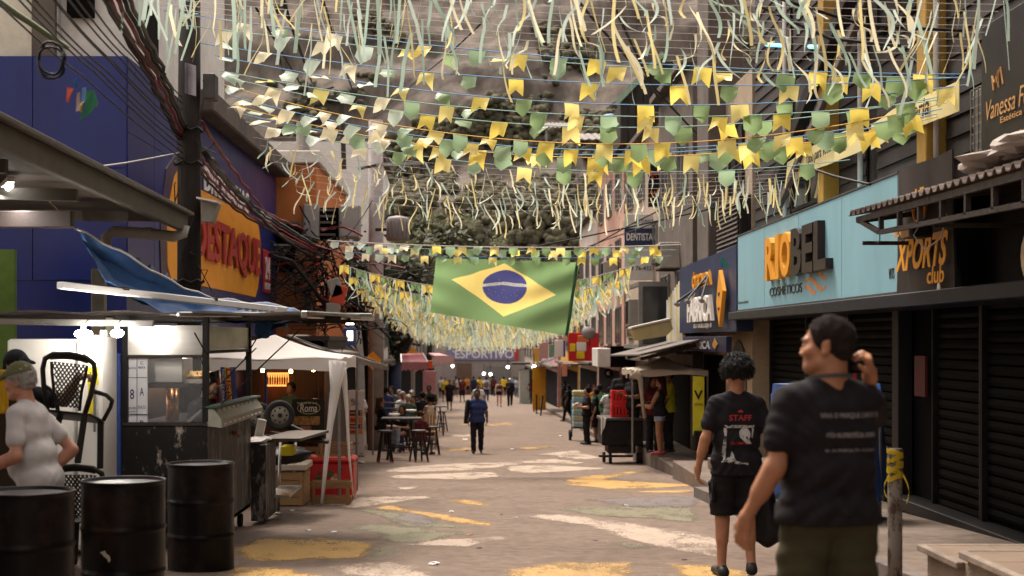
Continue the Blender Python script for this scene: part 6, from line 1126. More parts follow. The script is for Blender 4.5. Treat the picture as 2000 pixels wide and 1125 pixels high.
for (px, py, r_, c) in ((622, 935, .05, (.05, .09, .03)), (645, 925, .05, (.06, .1, .03)), (665, 918, .045, (.05, .08, .03)), (612, 950, .035, (.05, .1, .04)), (655, 930, .04, (.45, .18, .04)), (652, 938, .07, (.5, .35, .32)), (630, 940, .045, (.35, .12, .03)), (625, 922, .03, (.06, .1, .04))): k = P(px, py, d); part('sticker', MB().prism([k + Vector((r_ * math.cos(a * .9) * random.uniform(.7, 1.2), .012, r_ * math.sin(a * .9) * random.uniform(.6, 1.1))) for a in range(7)], (0, -.004 - .001 * random.random(), 0)), pm('stk %.2f %.2f' % c[:2], c, var=.3, sc=20, bump=0), S)
q2 = G(645, 984); plankbox('wooden_crate', 'slatted wooden crate leaning on the red cooler front', 606, 685, 940, 978, q2.y - .28, .22, 3, m_old, 'crate', 'slatted crates by the red cooler', True, zb=gz(q2.y) + .03)
S = plankbox('wooden_pallet', 'small slatted pallet lying on top of the red cooler', 622, 684, 866, 892, d + .1, .45, 5, m_old, 'pallet', 'slatted crates by the red cooler', True); 
S = plankbox('wooden_pallet', 'lower broken pallet between the plank box and the red cooler', 585, 625, 876, 897, d + .5, .4, 3, m_old, 'pallet', 'slatted crates by the red cooler', True)
d = 36.0; S = thing('menu_banner', 'tall white roll-up menu banner with orange and navy panels', 'banner', P(696, 892, d)); part('panel', MB().box(X_at(680, d), X_at(711, d), d, d + .03, Z_at(886, d), Z_at(762, d), .004), pm('banner white', (.60, .55, .51), r=.5, var=.04, bump=0, grime=.1), S)
text('VILLA', frame(P(691, 782, d - .01), CAMU, UP), m_navy, S, .16, .09, .02, .003); text('CARIOCA', frame(P(694, 789, d - .01), CAMU, UP), m_red, S, .2, .05, .015, .003)
for k, (y0, y1) in enumerate(((801, 812), (814, 826), (828, 837), (839, 847))): f = part('menu_block', MB().box(X_at(683, d), X_at(708, d), d - .008, d, Z_at(y1, d), Z_at(y0, d)), m_navy if k % 2 == 0 else pm('menu orange', (.6, .17, .03), bump=0), S); part('dish_picture', MB().box(X_at(703, d), X_at(707.5, d), d - .013, d - .009, Z_at(y1 - 1, d), Z_at(y0 + 1, d)), pm('dish photo', (.5, .2, .05), var=.6, sc=30, bump=0), f); part('price_strip', MB().box(X_at(684, d), X_at(698, d), d - .012, d - .009, Z_at((y0 + y1) / 2 + 2, d), Z_at((y0 + y1) / 2 - 2, d)), pm('menu orange', (.6, .17, .03)) if k % 2 == 0 else m_red, f)
part('red_tag', MB().box(X_at(690, d), X_at(701, d), d - .01, d, Z_at(868, d), Z_at(864, d)), m_red, S); part('base', MB().box(X_at(682, d), X_at(712, d), d - .08, d + .1, gz(d), gz(d) + .05, .01), m_metal, S)
# bar stools and tables
m_st = pm('stool black', (.014, .012, .012), r=.45, bump=.05, grime=.2); m_tip = pm('red leg tip', (.4, .02, .02), bump=0)
ST = thing('bar_stool', 'x', 'stool', (0, 0, 0)); part('seat', MB().lathe((0, 0, 0), [(.02, .70), (.16, .70), (.172, .715), (.172, .735), (.16, .745), (.02, .75)], 18), pm('stool pad', (.07, .06, .058), r=.5, bump=.05), ST, True)
for a in range(4):
    an = math.pi / 4 + a * math.pi / 2; t0 = Vector((.10 * math.cos(an), .10 * math.sin(an), .70)); b0 = Vector((.22 * math.cos(an), .22 * math.sin(an), .05)); lg = part('leg', MB().tube(t0, b0, .022, n=6), m_st, ST); part('tip', MB().tube(b0, Vector((.228 * math.cos(an), .228 * math.sin(an), 0)), .024, n=6), m_tip, lg)
rg = [Vector((.175 * math.cos(math.pi / 4 + a * math.pi / 2), .175 * math.sin(math.pi / 4 + a * math.pi / 2), .28)) for a in range(4)]; mb = MB()
for a in range(4): mb.tube(rg[a], rg[(a + 1) % 4], .017, n=6)
part('foot_ring', mb, m_st, ST)
SL = [(752, 903, 'black stool in front of the high table, on the banner side', .2), (818, 902, 'black stool with red feet in front of the high table, on the road side', .5), (846, 888, 'black stool nearest the road beside the slatted chair back', .1), (863, 842, 'tall bare stool at the end of the farther table', .4), (742, 878, 'stool under the seated woman in jeans', .3), (790, 862, 'stool behind the high table in the middle of the group', .7), (826, 866, 'stool with a wooden slatted chair beside it', .9)]
for i, (px, py, lab, rz) in enumerate(SL):
    q = G(px, py)
    if i == 0: ST.location = q; ST.rotation_euler.z = rz; ST['label'] = lab; ST['group'] = 'bar stools at the tables'; WM[ST.name] = Matrix.Translation(q) @ Matrix.Rotation(rz, 4, 'Z')
    else: dup(ST, q, rz, lab)
TB = thing('high_table', 'black high bar table in front of the drinkers', 'table', G(786, 898), 0, 'high bar tables'); part('table_top', MB().box(-.5, .45, -.3, .3, .98, 1.02, .01), pm('table dark', (.06, .052, .05), r=.4, bump=.05), TB, local=True)
for sx in (-.36, .32):
    for sy in (-.2, .2): part('leg', MB().tube((sx + .12 * (1 if sx < 0 else -1), sy * .3, .98), (sx, sy, .0), .026, n=6), m_st, TB, local=True)
part('brace', MB().tube((-.3, 0, .3), (.26, 0, .3), .02, n=6), m_st, TB, local=True)
dup(TB, G(800, 872), .1, 'second high table behind the first, with white plates'); dup(TB, G(848, 850), .0, 'far high table at the road edge with a bare top')
for i, (px, py, d) in enumerate(((770, 813, 37), (803, 805, 39))): single('plate_stack', MB().lathe(P(px, py, d), [(.05, 0), (.14, .02), (.15, .05), (.14, .07), (.05, .06)], 16), m_wht, ('white plate pile on the high table', 'white plates on the second table')[i], 'plates', P(px, py, d), None, True)
S = thing('guard_rail', 'grey tubular rail between the tables and the standing drinkers', 'rail', G(770, 860)); part('top_rail', MB().path([P(735, 786, 41), P(790, 788, 41), P(800, 792, 41), P(804, 800, 41), P(804, 850, 41)], .025, 8), m_metal, S, True); part('leg', MB().tube(P(735, 786, 41), P(735, 850, 41), .025, n=8), m_metal, S); part('mid_rail', MB().tube(P(735, 797, 41), P(803, 798, 41), .015, n=6), m_metal, S)
S = thing('slatted_chair', 'varnished slatted wooden chair at the second table', 'chair', G(836, 876)); q = G(836, 876)
for k in range(5): part('slat', MB().box(q.x - .2 + k * .085, q.x - .2 + k * .085 + .06, q.y, q.y + .03, q.z + .5, q.z + .98, .005), m_pine, S)
part('seat', MB().box(q.x - .22, q.x + .24, q.y, q.y + .45, q.z + .45, q.z + .49, .01), m_pine, S)
for (sx, sy) in ((-.2, 0), (.2, 0), (-.2, .42), (.2, .42)): part('leg', MB().box(q.x + sx - .02, q.x + sx + .02, q.y + sy, q.y + sy + .04, q.z, q.z + .45), m_pine, S)
# plastic chairs
def plastic_chair(label):
    S = thing('plastic_chair', label, 'chair', (0, 0, 0)); m = pm('black plastic', (.018, .016, .015), r=.4, var=.15, bump=.03, grime=.1)
    ol = [(-.17, .44), (-.21, .6), (-.235, .78), (-.22, .87), (-.15, .915), (0, .93), (.15, .915), (.22, .87), (.235, .78), (.21, .6), (.17, .44)]
    def by(z): return .2 + (z - .44) * .28
    mb = MB().path([(x, by(z), z) for x, z in ol], .024, 8); mb.path([(-.12, by(.46), .46), (-.125, by(.62), .62), (-.15, by(.76), .76), (-.16, by(.85), .85)], .014, 6); mb.path([(.12, by(.46), .46), (.125, by(.62), .62), (.15, by(.76), .76), (.16, by(.85), .85)], .014, 6)
    part('back_frame', mb, m, S, True); lat = MB()
    for k in range(-11, 12):
        for sg_ in (1, -1):
            x0_, z0_ = k * .036, .48; pts_ = []
            for t in range(12):
                z = z0_ + t * .034; x = x0_ + sg_ * t * .0255; lim = .12 + max(0, (z - .6)) * .14
                if abs(x) <= lim and z < .875: pts_.append((x, by(z), z))
            if len(pts_) > 1: lat.bar(pts_[0], pts_[-1], .012, .008, up=(0, 1, 0))
    part('back_lattice', lat, m, S); part('top_band', MB().slab(lambda u, v: (-.17 + .34 * u, by(.87 + .04 * v), .865 + .045 * v + .02 * math.sin(u * 3.14)), 10, 2, (0, .014, 0)), m, S)
    part('seat', MB().slab(lambda u, v: (-.22 + .44 * u, -.22 + .44 * v, .43 - .02 * math.sin(u * 3.14) * math.sin(v * 3.14) - .03 * (1 - v) ** 4), 10, 10, (0, 0, .012)), m, S, True)
    for sx in (-1, 1):
        part('leg', MB().bar((sx * .19, -.19, .43), (sx * .235, -.25, 0), .055, .03, .006), m, S); part('leg', MB().bar((sx * .17, .2, .44), (sx * .2, .27, 0), .055, .03, .006), m, S)
        part('armrest', MB().path([(sx * .215, by(.64), .64), (sx * .26, .0, .645), (sx * .265, -.19, .62), (sx * .25, -.22, .56), (sx * .21, -.2, .43)], .02, 8), m, S, True)
    return S
PC1 = plastic_chair('black lattice backed plastic chair held up in the air'); PC1.scale = (.92,) * 3; PC1.location = P(128, 905, 11.6); PC1.rotation_euler = (R(10), R(-6), R(176)); WM[PC1.name] = Matrix.Identity(4)
c2 = dup(PC1, (X_at(163, 12.2), 12.4, gz(12.4)), R(175), 'black plastic chair standing behind the middle drum'); c2.rotation_euler = (0, 0, R(175))
# ------------------------------------------------------------------ poles, transformers, cables
m_tar = pm('tarred timber', (.022, .017, .015), r=.7, var=.5, sc=6, bump=.5, grime=.35, gcol=(.09, .075, .065), stretch=(1, 1, .2), bsc=25)
S = thing('utility_pole', 'thick black wooden utility pole wrapped in cables in front of the chemist sign', 'pole', (-3.4, 16.9, gz(16.9)))
part('shaft', MB().path([(-3.41, 16.9, gz(16.9)), (-3.41, 16.9, 4.0), (-3.40, 16.9, 6.2)], [.15, .135, .12], 14), m_tar, S, True)
part('junction_box', MB().box(-3.22, -3.08, 16.75, 17.0, 4.35, 4.65, .01), pm('box grey', (.06, .055, .055), r=.5), S); part('lamp_box', MB().prism([P(393, 392, 16.7), P(425, 395, 16.7), P(413, 432, 16.7), P(393, 432, 16.7)], (0, .25, 0)), pm('box pale', (.24, .22, .19), grime=.4), S); part('lamp_lid', MB().bar(P(388, 388, 16.65), P(428, 396, 16.65), .3, .02), m_wht, S)
part('paper_notice', MB().slab(lambda u, v: P(361 + 22 * u, 152 - 60 * (1 - v) + 6 * u + 30, 16.7 + .05 * math.sin(u * 5)), 4, 4, (0, .004, 0)), pm('faded poster', (.22, .2, .22), var=.3, bump=.1), S)
for z in (2.2, 3.6, 4.0): part('cable_band', MB().path([(-3.41 + .17 * math.cos(a * .5), 16.9 + .17 * math.sin(a * .5), z + .02 * math.sin(a * 3)) for a in range(13)], .018, 5), m_black, S)
rc = random.Random(11)
for k in range(16): a = rc.uniform(0, 6.3); z = rc.uniform(1.2, 4.6); q = Vector((-3.41 + .16 * math.cos(a), 16.9 - abs(.16 * math.sin(a)), z)); part('loose_wire', MB().path([q, q + Vector((rc.uniform(-.12, .12), -.06, rc.uniform(-.3, .1))), q + Vector((rc.uniform(-.15, .2), -.04, rc.uniform(-.6, -.1)))], .007, 4), m_black, S)
def pole(label, px, d, ytop, r, mat, arms=()):
    x = X_at(px, d); S = thing('utility_pole', label, 'pole', (x, d, gz(d))); part('shaft', MB().path([(x, d, gz(d)), (x, d, Z_at(ytop, d))], [r * 1.15, r], 12), mat, S, True)
    for (x0, y0, x1, y1, w_) in arms: part('crossarm', MB().bar(P(x0, y0, d - .2), P(x1, y1, d - .2), w_, w_), m_metal if w_ > .07 else m_rust, S)
    return S
m_gpole = pm('grey concrete pole', (.27, .235, .225), r=.8, bump=.2, grime=.4)
Sp = pole('brown concrete pole among the cable tangle, carrying electricity boxes', 592, 34, 240, .16, pm('brown pole', (.13, .105, .09), bump=.2, grime=.4), ())
for (x0, x1, y0, y1, lab, nm) in ((592, 622, 398, 470, 'open grey electricity cabinet on the brown pole', 'electricity_box'), (662, 702, 400, 465, 'tall pale grey electricity cabinet beside the transformer', 'electricity_box')):
    d = 33.2; S = thing(nm, lab, 'electricity box', P((x0 + x1) / 2, y1, d)); part('case', MB().box(X_at(x0, d), X_at(x1, d), d, d + .5, Z_at(y1, d), Z_at(y0, d), .015), pm('cabinet grey', (.28, .25, .24), r=.6, grime=.35), S); part('door', MB().box(X_at(x0 + 2, d), X_at(x1 - 2, d), d - .03, d - .002, Z_at(y1 - 3, d), Z_at(y0 + 3, d), .008), pm('cabinet door', (.3, .27, .26), r=.6, grime=.3), S); part('handle', MB().box(X_at(x0 + 3, d), X_at(x0 + 5, d), d - .05, d - .031, Z_at((y0 + y1) / 2 + 6, d), Z_at((y0 + y1) / 2, d)), m_black, S)
d = 33.4; S = thing('switch_rack', 'dark open switch rack between the two grey electricity cabinets', 'electricity box', P(640, 465, d)); part('frame', MB().box(X_at(618, d), X_at(660, d), d + .1, d + .5, Z_at(468, d), Z_at(405, d)), m_dark, S)
for k in range(5): part('bar', MB().box(X_at(620, d), X_at(655, d), d, d + .09, Z_at(412 + k * 12, d), Z_at(408 + k * 12, d)), pm('rack bar', (.12, .1, .09)), S)
pole('tall grey concrete pole with an angled crossarm against the wooded slope', 734, 40, 235, .2, m_gpole, ((700, 330, 760, 318, .07), (735, 322, 830, 318, .09)))
for i, px in enumerate((785, 805, 823)): q = P(px, 320, 39.8); S = thing('insulator', ('insulator on the grey crossarm, inner', 'insulator on the grey crossarm, middle', 'insulator on the grey crossarm, outer end')[i], 'insulator', q); part('body', MB().lathe(q - Vector((0, 0, .28)), [(.02, 0), (.06, .02), (.04, .08), (.07, .1), (.04, .16), (.02, .28)], 8), m_rust, S)
d = 38; c = P(777, 470, d); S = thing('transformer', 'grey finned transformer drum hung by the tall grey pole', 'transformer', c); part('tank', MB().lathe(c, [(.28, 0), (.31, .02), (.31, .56), (.26, .62), (.1, .66)], 20), pm('transformer grey', (.23, .2, .2), r=.55, grime=.35), S, True)
for k in range(6): a = -2.6 + k * .4; part('fin', MB().box(c.x + .31 * math.cos(a) - .01, c.x + .31 * math.cos(a) + .01, c.y + .38 * math.sin(a), c.y + .31 * math.sin(a), c.z + .06, c.z + .5), pm('transformer fin', (.19, .165, .165)), S)
part('bushing', MB().tube(c + Vector((-.1, 0, .64)), c + Vector((-.14, 0, .85)), .04, n=8).tube(c + Vector((.1, 0, .64)), c + Vector((.12, 0, .82)), .04, n=8), m_rust, S); part('hanger', MB().bar(c + Vector((-.6, .1, .3)), c + Vector((-.25, 0, .3)), .06, .08), m_rust, S)
# line hardware against the rock: crossarm with round insulators
d = 44; S = thing('line_crossarm', 'dark crossarm of round insulators hanging on the power line before the rock', 'crossarm', P(665, 200, d)); part('arm', MB().bar(P(590, 190, d), P(712, 190, d - 1), .1, .12), m_rust, S)
for (x, y) in ((618, 185), (690, 178), (703, 203)): q = P(x, y, d - .3); part('insulator', MB().ell(q, (.15, .15, .15), 10, 7), m_rust, S, True)
for (x0, y0, x1, y1) in ((625, 180, 652, 170), (692, 178, 706, 164), (655, 200, 660, 186), (560, 170, 545, 160)): part('rod', MB().bar(P(x0, y0, d - .3), P(x1, y1, d - .3), .05, .05), m_rust, S)
part('post', MB().bar(P(668, 195, d + .2), P(672, 330, d + .2), .14, .14), m_rust, S)
m_cab = pm('black cable', (.014, .012, .012), r=.6, bump=0, grime=.2); m_rcab = pm('red cable', (.17, .022, .022), r=.5, bump=0, grime=.2); m_gcab = pm('grey cable', (.09, .08, .075), r=.6, bump=0)
def cable(label, pts, r=.011, mat=None, sag=.0, n=14, group='cables overhead', wob=0.0):
    w = [P(*p) for p in pts]; out = []
    for i in range(len(w) - 1):
        for j in range(n if i < len(w) - 2 else n + 1):
            t = j / n; p = w[i].lerp(w[i + 1], t); p.z -= sag * 4 * t * (1 - t) * (w[i + 1] - w[i]).length * .1
            if wob: p += Vector((math.sin((i * n + j) * 1.9) * wob, 0, math.cos((i * n + j) * 2.3) * wob))
            out.append(p)
    c0 = w[0].lerp(w[-1], .5)
    S = single('cable', MB().path(out, r, 5), mat or m_cab, label, 'cable', c0, group, True)
    return S
fan = [(-30, -20), (10, -30), (40, -15), (60, -10), (85, -25), (100, -10), (120, -20), (140, -15), (165, -10), (190, -20), (205, -10)]
CL = 'thin black cable fanning from the upper corner down to the black utility pole'
ordn = ['lowest', 'second lowest', 'third lowest', 'fourth lowest', 'fifth lowest', 'middle', 'fifth highest', 'fourth highest', 'third highest', 'second highest', 'highest']
for i, (x, y) in enumerate(fan): cable('thin black cable fanning down to the black pole, %s of the fan' % ordn[i], [(x, y, 8.5), (lerp(x, 352, .5), lerp(y, 300 - i * 11, .5) + 8, 12.3), (356, 310 - i * 12, 16.7)], .0075, None, .06)
cable('green mossy cable along the top corner of the cream wall', [(-20, -10, 10), (60, 45, 12.5), (130, 92, 14.5)], .03, pm('mossy cable', (.09, .11, .05), bump=.3), .02)
for i, (o, m, lab) in enumerate(((0, m_rcab, 'red power cable sagging along the pole to the far tangle, upper'), (6, m_cab, 'thick black power cable twisted beside the upper red one'), (-8, m_rcab, 'red power cable sagging along the pole to the far tangle, lower'), (-13, m_cab, 'thick black power cable twisted beside the lower red one'), (12, m_gcab, 'grey power cable above the twisted red pair'))):
    cable(lab, [(222 + o * 2, -15, 11.5), (300 + o, 130 - o, 14.2), (352 + o * .6, 250 - o, 16.6), (405 + o, 325 - o, 20), (470 + o * .6, 398 - o, 25), (560, 455 - o, 30), (640, 498 - o * .5, 33.5)], .021, m, .03, 10, wob=.012)
cable('twisted service cable crossing the orange wall to the tangle', [(395, 240, 17), (455, 330, 22), (520, 415, 28), (600, 450, 33)], .022, m_rcab, .03, 10, wob=.014); cable('heavy black bundle drooping from the pole to the tangle', [(400, 300, 17), (470, 385, 23), (560, 470, 30), (640, 520, 34)], .035, m_cab, .04, 10, wob=.012); cable('black pipe bending down across the orange wall', [(526, 498, 31), (570, 510, 31.5), (610, 560, 32), (640, 605, 32.5)], .045, m_cab, .02, 8)
for i, (a, b) in enumerate((((500, 15, 16), (655, 275, 44)), ((545, -20, 15), (620, 190, 43)), ((620, -30, 17), (690, 180, 43)), ((545, 110, 26), (560, 180, 43)))): cable('dotted black line dropping to the dark crossarm, %s' % ('longest', 'first of two parallel lines', 'second of two parallel lines', 'short one over the scrub')[i], [a, b], .014 + .012 * (i > 0), m_cab, .01, 8)
for i, (a, b) in enumerate((((730, 225, 44), (940, 45, 22)), ((1400, 405, 24), (640, 560, 34)), ((1480, 300, 20), (1000, 560, 46)), ((1360, 400, 26), (1030, 520, 50)), ((1190, -10, 13), (1290, 200, 20)), ((1120, -10, 13), (1360, 260, 22)), ((1500, -10, 12), (1880, 60, 12.5)), ((1480, 10, 13), (1760, 90, 12.5)), ((1560, 320, 18), (1700, 360, 16)))):
    cable(('black wire rising across the rock face', 'black wire from the striped sheets across to the tangle', 'long black wire falling away behind the flag', 'black wire parallel to the long one behind the flag', 'black wire dropping to the gabled roof', 'longer black wire dropping past the gabled roof', 'slack black wire looping over the ribbons at the cladding', 'second slack wire below the loop at the cladding', 'black stay from the cream banner to the sign edge')[i], [a, ((a[0] + b[0]) / 2, (a[1] + b[1]) / 2 + (25 if i in (6, 7) else 4), (a[2] + b[2]) / 2), b], .016, m_cab, .03, 10)
cable('thin white line from the drain pipe area to the black pole', [(160, 328, 14), (245, 318, 15.5), (350, 298, 16.7)], .008, m_wht, .02)
c = P(100, 118, 9.5); S = single('cable_coil', MB().path([c + Vector((.09 * math.cos(a * .35), .03 * math.sin(a), .11 * math.sin(a * .35) + .02 * math.sin(a * .11))) for a in range(54)], .009, 5), m_cab, 'loose coil of black cable hanging on the wires before the blue wall', 'cable coil', c, None, True)
S = thing('caught_kite', 'scraps of a red blue and green kite caught on the wires', 'kite', P(160, 180, 9.6)); d = 9.6
for k, (pts, c) in enumerate(([[(168, 178), (183, 176), (192, 202), (175, 222), (155, 236), (165, 205)], (.05, .24, .14)], [[(142, 155), (150, 152), (152, 170), (146, 172)], (.05, .2, .5)], [[(160, 172), (168, 170), (168, 198), (158, 200)], (.12, .28, .55)], [[(130, 170), (144, 172), (134, 200), (129, 198)], (.6, .12, .1)], [[(150, 182), (156, 180), (156, 215), (148, 218)], (.5, .38, .34)], [[(158, 200), (163, 198), (158, 220), (152, 215)], (.55, .4, .04)], [[(172, 180), (191, 200), (189, 208), (170, 184)], (.55, .1, .1)])): part('scrap', MB().prism([P(x, y, d + .015 * k + .02 * ((x * 7) % 3)) for x, y in pts], (0, .004, 0)), pm('kite %d' % k, c, r=.4, var=.3, bump=.3, trans=.2), S)
S = thing('caught_kite', 'small scraps of a blue and green kite caught above the navy curved sign', 'kite', P(1405, 510, 24.5))
for k, (pts, c) in enumerate(([[(1404, 510), (1412, 500), (1425, 522), (1416, 524)], (.06, .22, .2)], [[(1406, 512), (1414, 508), (1416, 522), (1409, 522)], (.05, .16, .42)], [[(1412, 512), (1416, 510), (1418, 524), (1413, 523)], (.5, .36, .05)])): part('scrap', MB().prism([P(x, y, 24.5 + .02 * k) for x, y in pts], (0, .006, 0)), pm('kite b%d' % k, c, r=.4, var=.3, bump=.3, trans=.2), S)
for i, (a, b, y, d) in enumerate(((1398, 1437, 87, 24.0), (1520, 1582, 91, 20.9))): S = thing('neon_tube', ('short cyan neon tube in the farther upper window', 'long cyan neon tube in the upper window nearer the viewer')[i], 'lamp', P(a, y, d)); e0, e1 = P(a, y, d), P(b, y + 2, d - 1.4); e0.x = e1.x = 4.9; part('tube', MB().tube(e0, e1, .03, n=8), em('cyan tube', (.12, .5, .75), 1.2), S); part('cap', MB().tube(e0, e0 + Vector((0, .06, 0)), .036, n=8), m_metal, S)
S = thing('script_sign', 'dark sign with red and yellow brush script high on the tan building', 'shop sign', P(1300, 375, 37)); part('board', MB().box(X_at(1266, 37), X_at(1334, 37), 36.95, 37.05, Z_at(405, 37), Z_at(322, 37), .01), m_black, S); rg_ = random.Random(2)
for (y, m, am_) in ((342, m_red, 10), (380, m_lorange, 12)): part('brush_script', MB().path([P(1272 + i * 3.1, y - i * .5 + am_ * (1 if i % 2 else -1) * rg_.uniform(.4, 1), 36.9) for i in range(19)], .03, 5), m, S)
# the cable knot on the brown pole
S = thing('cable_tangle', 'huge knot of black cables hanging round the brown pole over the awnings', 'cable tangle', P(650, 560, 33)); rc = random.Random(4)
for k in range(120):
    x, y = rc.gauss(640, 42), rc.uniform(450, 640); x += (y - 540) * .25; pts = []; dx, dy = rc.uniform(-1, 1), rc.uniform(-.4, 1)
    for j in range(6): pts.append(P(x, y, 32.6 + rc.uniform(-.4, .4))); dx += rc.uniform(-.7, .7); dy += rc.uniform(-.6, .6); x += dx * 14; y += dy * 13
    part('wire', MB().path(pts, rc.choice([.012, .018, .03]), 4), [m_cab, m_cab, m_cab, m_rcab, m_gcab][k % 5], S)
for k in range(26):
    y = 480 + k * 6; cable_y = y + rc.uniform(-8, 20); part('wire', MB().path([P(528, y - 10, 30.8), P(575, y + rc.uniform(0, 22), 31.8), P(640, cable_y, 32.6)], .011, 4), m_cab, S)
for k, (x, y) in enumerate(((655, 562), (650, 610), (662, 575))): part('junction_box', MB().obox(P(x, y, 32.2), (.3, .15, .42), (0, R(18 * (k - 1)), 0), .02), pm('pale box', (.28, .25, .22), grime=.4) if k < 2 else pm('red tag', (.5, .06, .03)), S)
S = thing('street_light', 'blue street lantern with a warm lit panel above the cloth awning', 'lamp', P(684, 690, 30)); d = 30; part('case', MB().box(X_at(671, d), X_at(693, d), d, d + .2, Z_at(675, d), Z_at(640, d), .01), pm('lantern blue', (.03, .06, .2), bump=0), S); part('lit_panel', MB().box(X_at(678, d), X_at(689, d), d - .01, d - .001, Z_at(665, d), Z_at(646, d)), em('lantern glow', (1, .78, .45), 3.0), S); part('hood', MB().box(X_at(674, d), X_at(691, d), d - .05, d + .2, Z_at(625, d), Z_at(615, d)), pm('lantern hood', (.1, .13, .2)), S); part('lamp_cap', MB().box(X_at(676, d), X_at(690, d), d, d + .15, Z_at(634, d), Z_at(625.5, d)), em('lantern white', (1, .95, .85), 3), S)
# ------------------------------------------------------------------ trees
def tree(label, base, h, crown_c, crown_r, nleaf, mat, tmat, rr, seed, trunk=None):
    rd = random.Random(seed); S = thing('tree', label, 'tree', base); b = Vector(base); c = Vector(crown_c)
    pts = trunk or [b, b.lerp(c, .4) + Vector((.15, 0, 0)), b.lerp(c, .75), c]
    part('trunk', MB().path(pts, [rr * (1 - .6 * i / (len(pts) - 1)) for i in range(len(pts))], 9), tmat, S, True); lm = MB()
    for k in range(7): e = c + Vector((rd.uniform(-1, 1) * crown_r[0] * .8, rd.uniform(-1, 1) * crown_r[1] * .6, rd.uniform(-.5, .8) * crown_r[2])); q = b.lerp(c, rd.uniform(.55, .9)); lm.path([q, q.lerp(e, .5) + Vector((rd.uniform(-.2, .2), 0, rd.uniform(0, .2))), e], [rr * .35, rr * .22, rr * .07], 6)
    part('limb', lm, tmat, S, True); cl = []
    for k in range(26): v = Vector((rd.gauss(0, .5), rd.gauss(0, .5), rd.gauss(0, .5))); cl.append((Vector((c.x + v.x * crown_r[0], c.y + v.y * crown_r[1], c.z + v.z * crown_r[2])), rd.uniform(.18, .36) * min(crown_r)))
    mb = MB()
    for k in range(nleaf):
        q, r_ = cl[k % 26]; d_ = Vector((rd.gauss(0, 1), rd.gauss(0, 1), rd.gauss(0, .8))); p = q + d_ * r_ * .75; s_ = rd.uniform(.07, .17) * (min(crown_r) ** .35); u = Vector((rd.gauss(0, 1), rd.gauss(0, 1), rd.gauss(0, .5))).normalized(); w_ = u.cross(Vector((rd.gauss(0, 1), rd.gauss(0, 1), rd.gauss(0, 1)))).normalized()
        mb.add([p - u * s_, p - w_ * s_ * .45, p + u * s_, p + w_ * s_ * .45], [(0, 1, 2, 3)])
    f = part('crown', mb, mat, S); return S
m_leaf = pm('dark leaves', (.03, .032, .015), r=.6, var=.45, sc=1.5, bump=0, grime=.3, gcol=(.02, .02, .01), trans=.2); m_leaf2 = pm('pale hillside leaves', (.14, .15, .07), r=.7, var=.35, sc=.8, bump=0, grime=.2, trans=.2); m_bark = pm('dark bark', (.03, .022, .018), r=.9, var=.4, bump=.5, grime=.2)
b = G(770, 812); d = b.y
tree('dark leaning street tree with a cloth wrapped trunk behind the tables', b, 3, P(765, 590, d), (3.0, 2.4, 2.2), 3800, m_leaf, m_bark, .32, 2, [b, P(770, 730, d), P(780, 690, d), P(800, 665, d), P(806, 640, d)])
single('blue_wrap', MB().path([P(770, 800, d), P(769, 760, d), P(771, 705, d)], [.42, .38, .33], 14), pm('dark blue cloth', (.03, .04, .085), bump=.3), 'dark blue cloth wrapped round the leaning trunk', 'cloth', P(770, 800, d), None, True)
tree('gnarled dark tree inside the cable tangle with a leafy top', (X_at(735, 43), 43.5, gz(43)), 3, P(715, 560, 43), (2.0, 1.5, 2.0), 2600, m_leaf, m_bark, .34, 9, [Vector((X_at(735, 43), 43.5, gz(43))), P(728, 700, 43), P(718, 640, 43), P(724, 560, 43)])
tree('pale leafy tree rising behind the transformer', (X_at(835, 105), 105, gz(105)), 6, P(838, 470, 105), (3.0, 2.4, 1.9), 1800, m_leaf2, m_bark, .25, 12); tree('pale bushy tree behind the electricity cabinets', (X_at(722, 90), 92, gz(90)), 6, P(715, 440, 92), (1.6, 1.5, 1.8), 900, m_leaf2, m_bark, .22, 14)
b = G(955, 765); tree('bare young street tree in front of the lilac banner', b, 3, P(955, 660, b.y), (1.9, 1.2, .9), 500, m_leaf2, m_bark, .14, 21, [b, P(953, 745, b.y), P(952, 720, b.y), P(951, 690, b.y)])
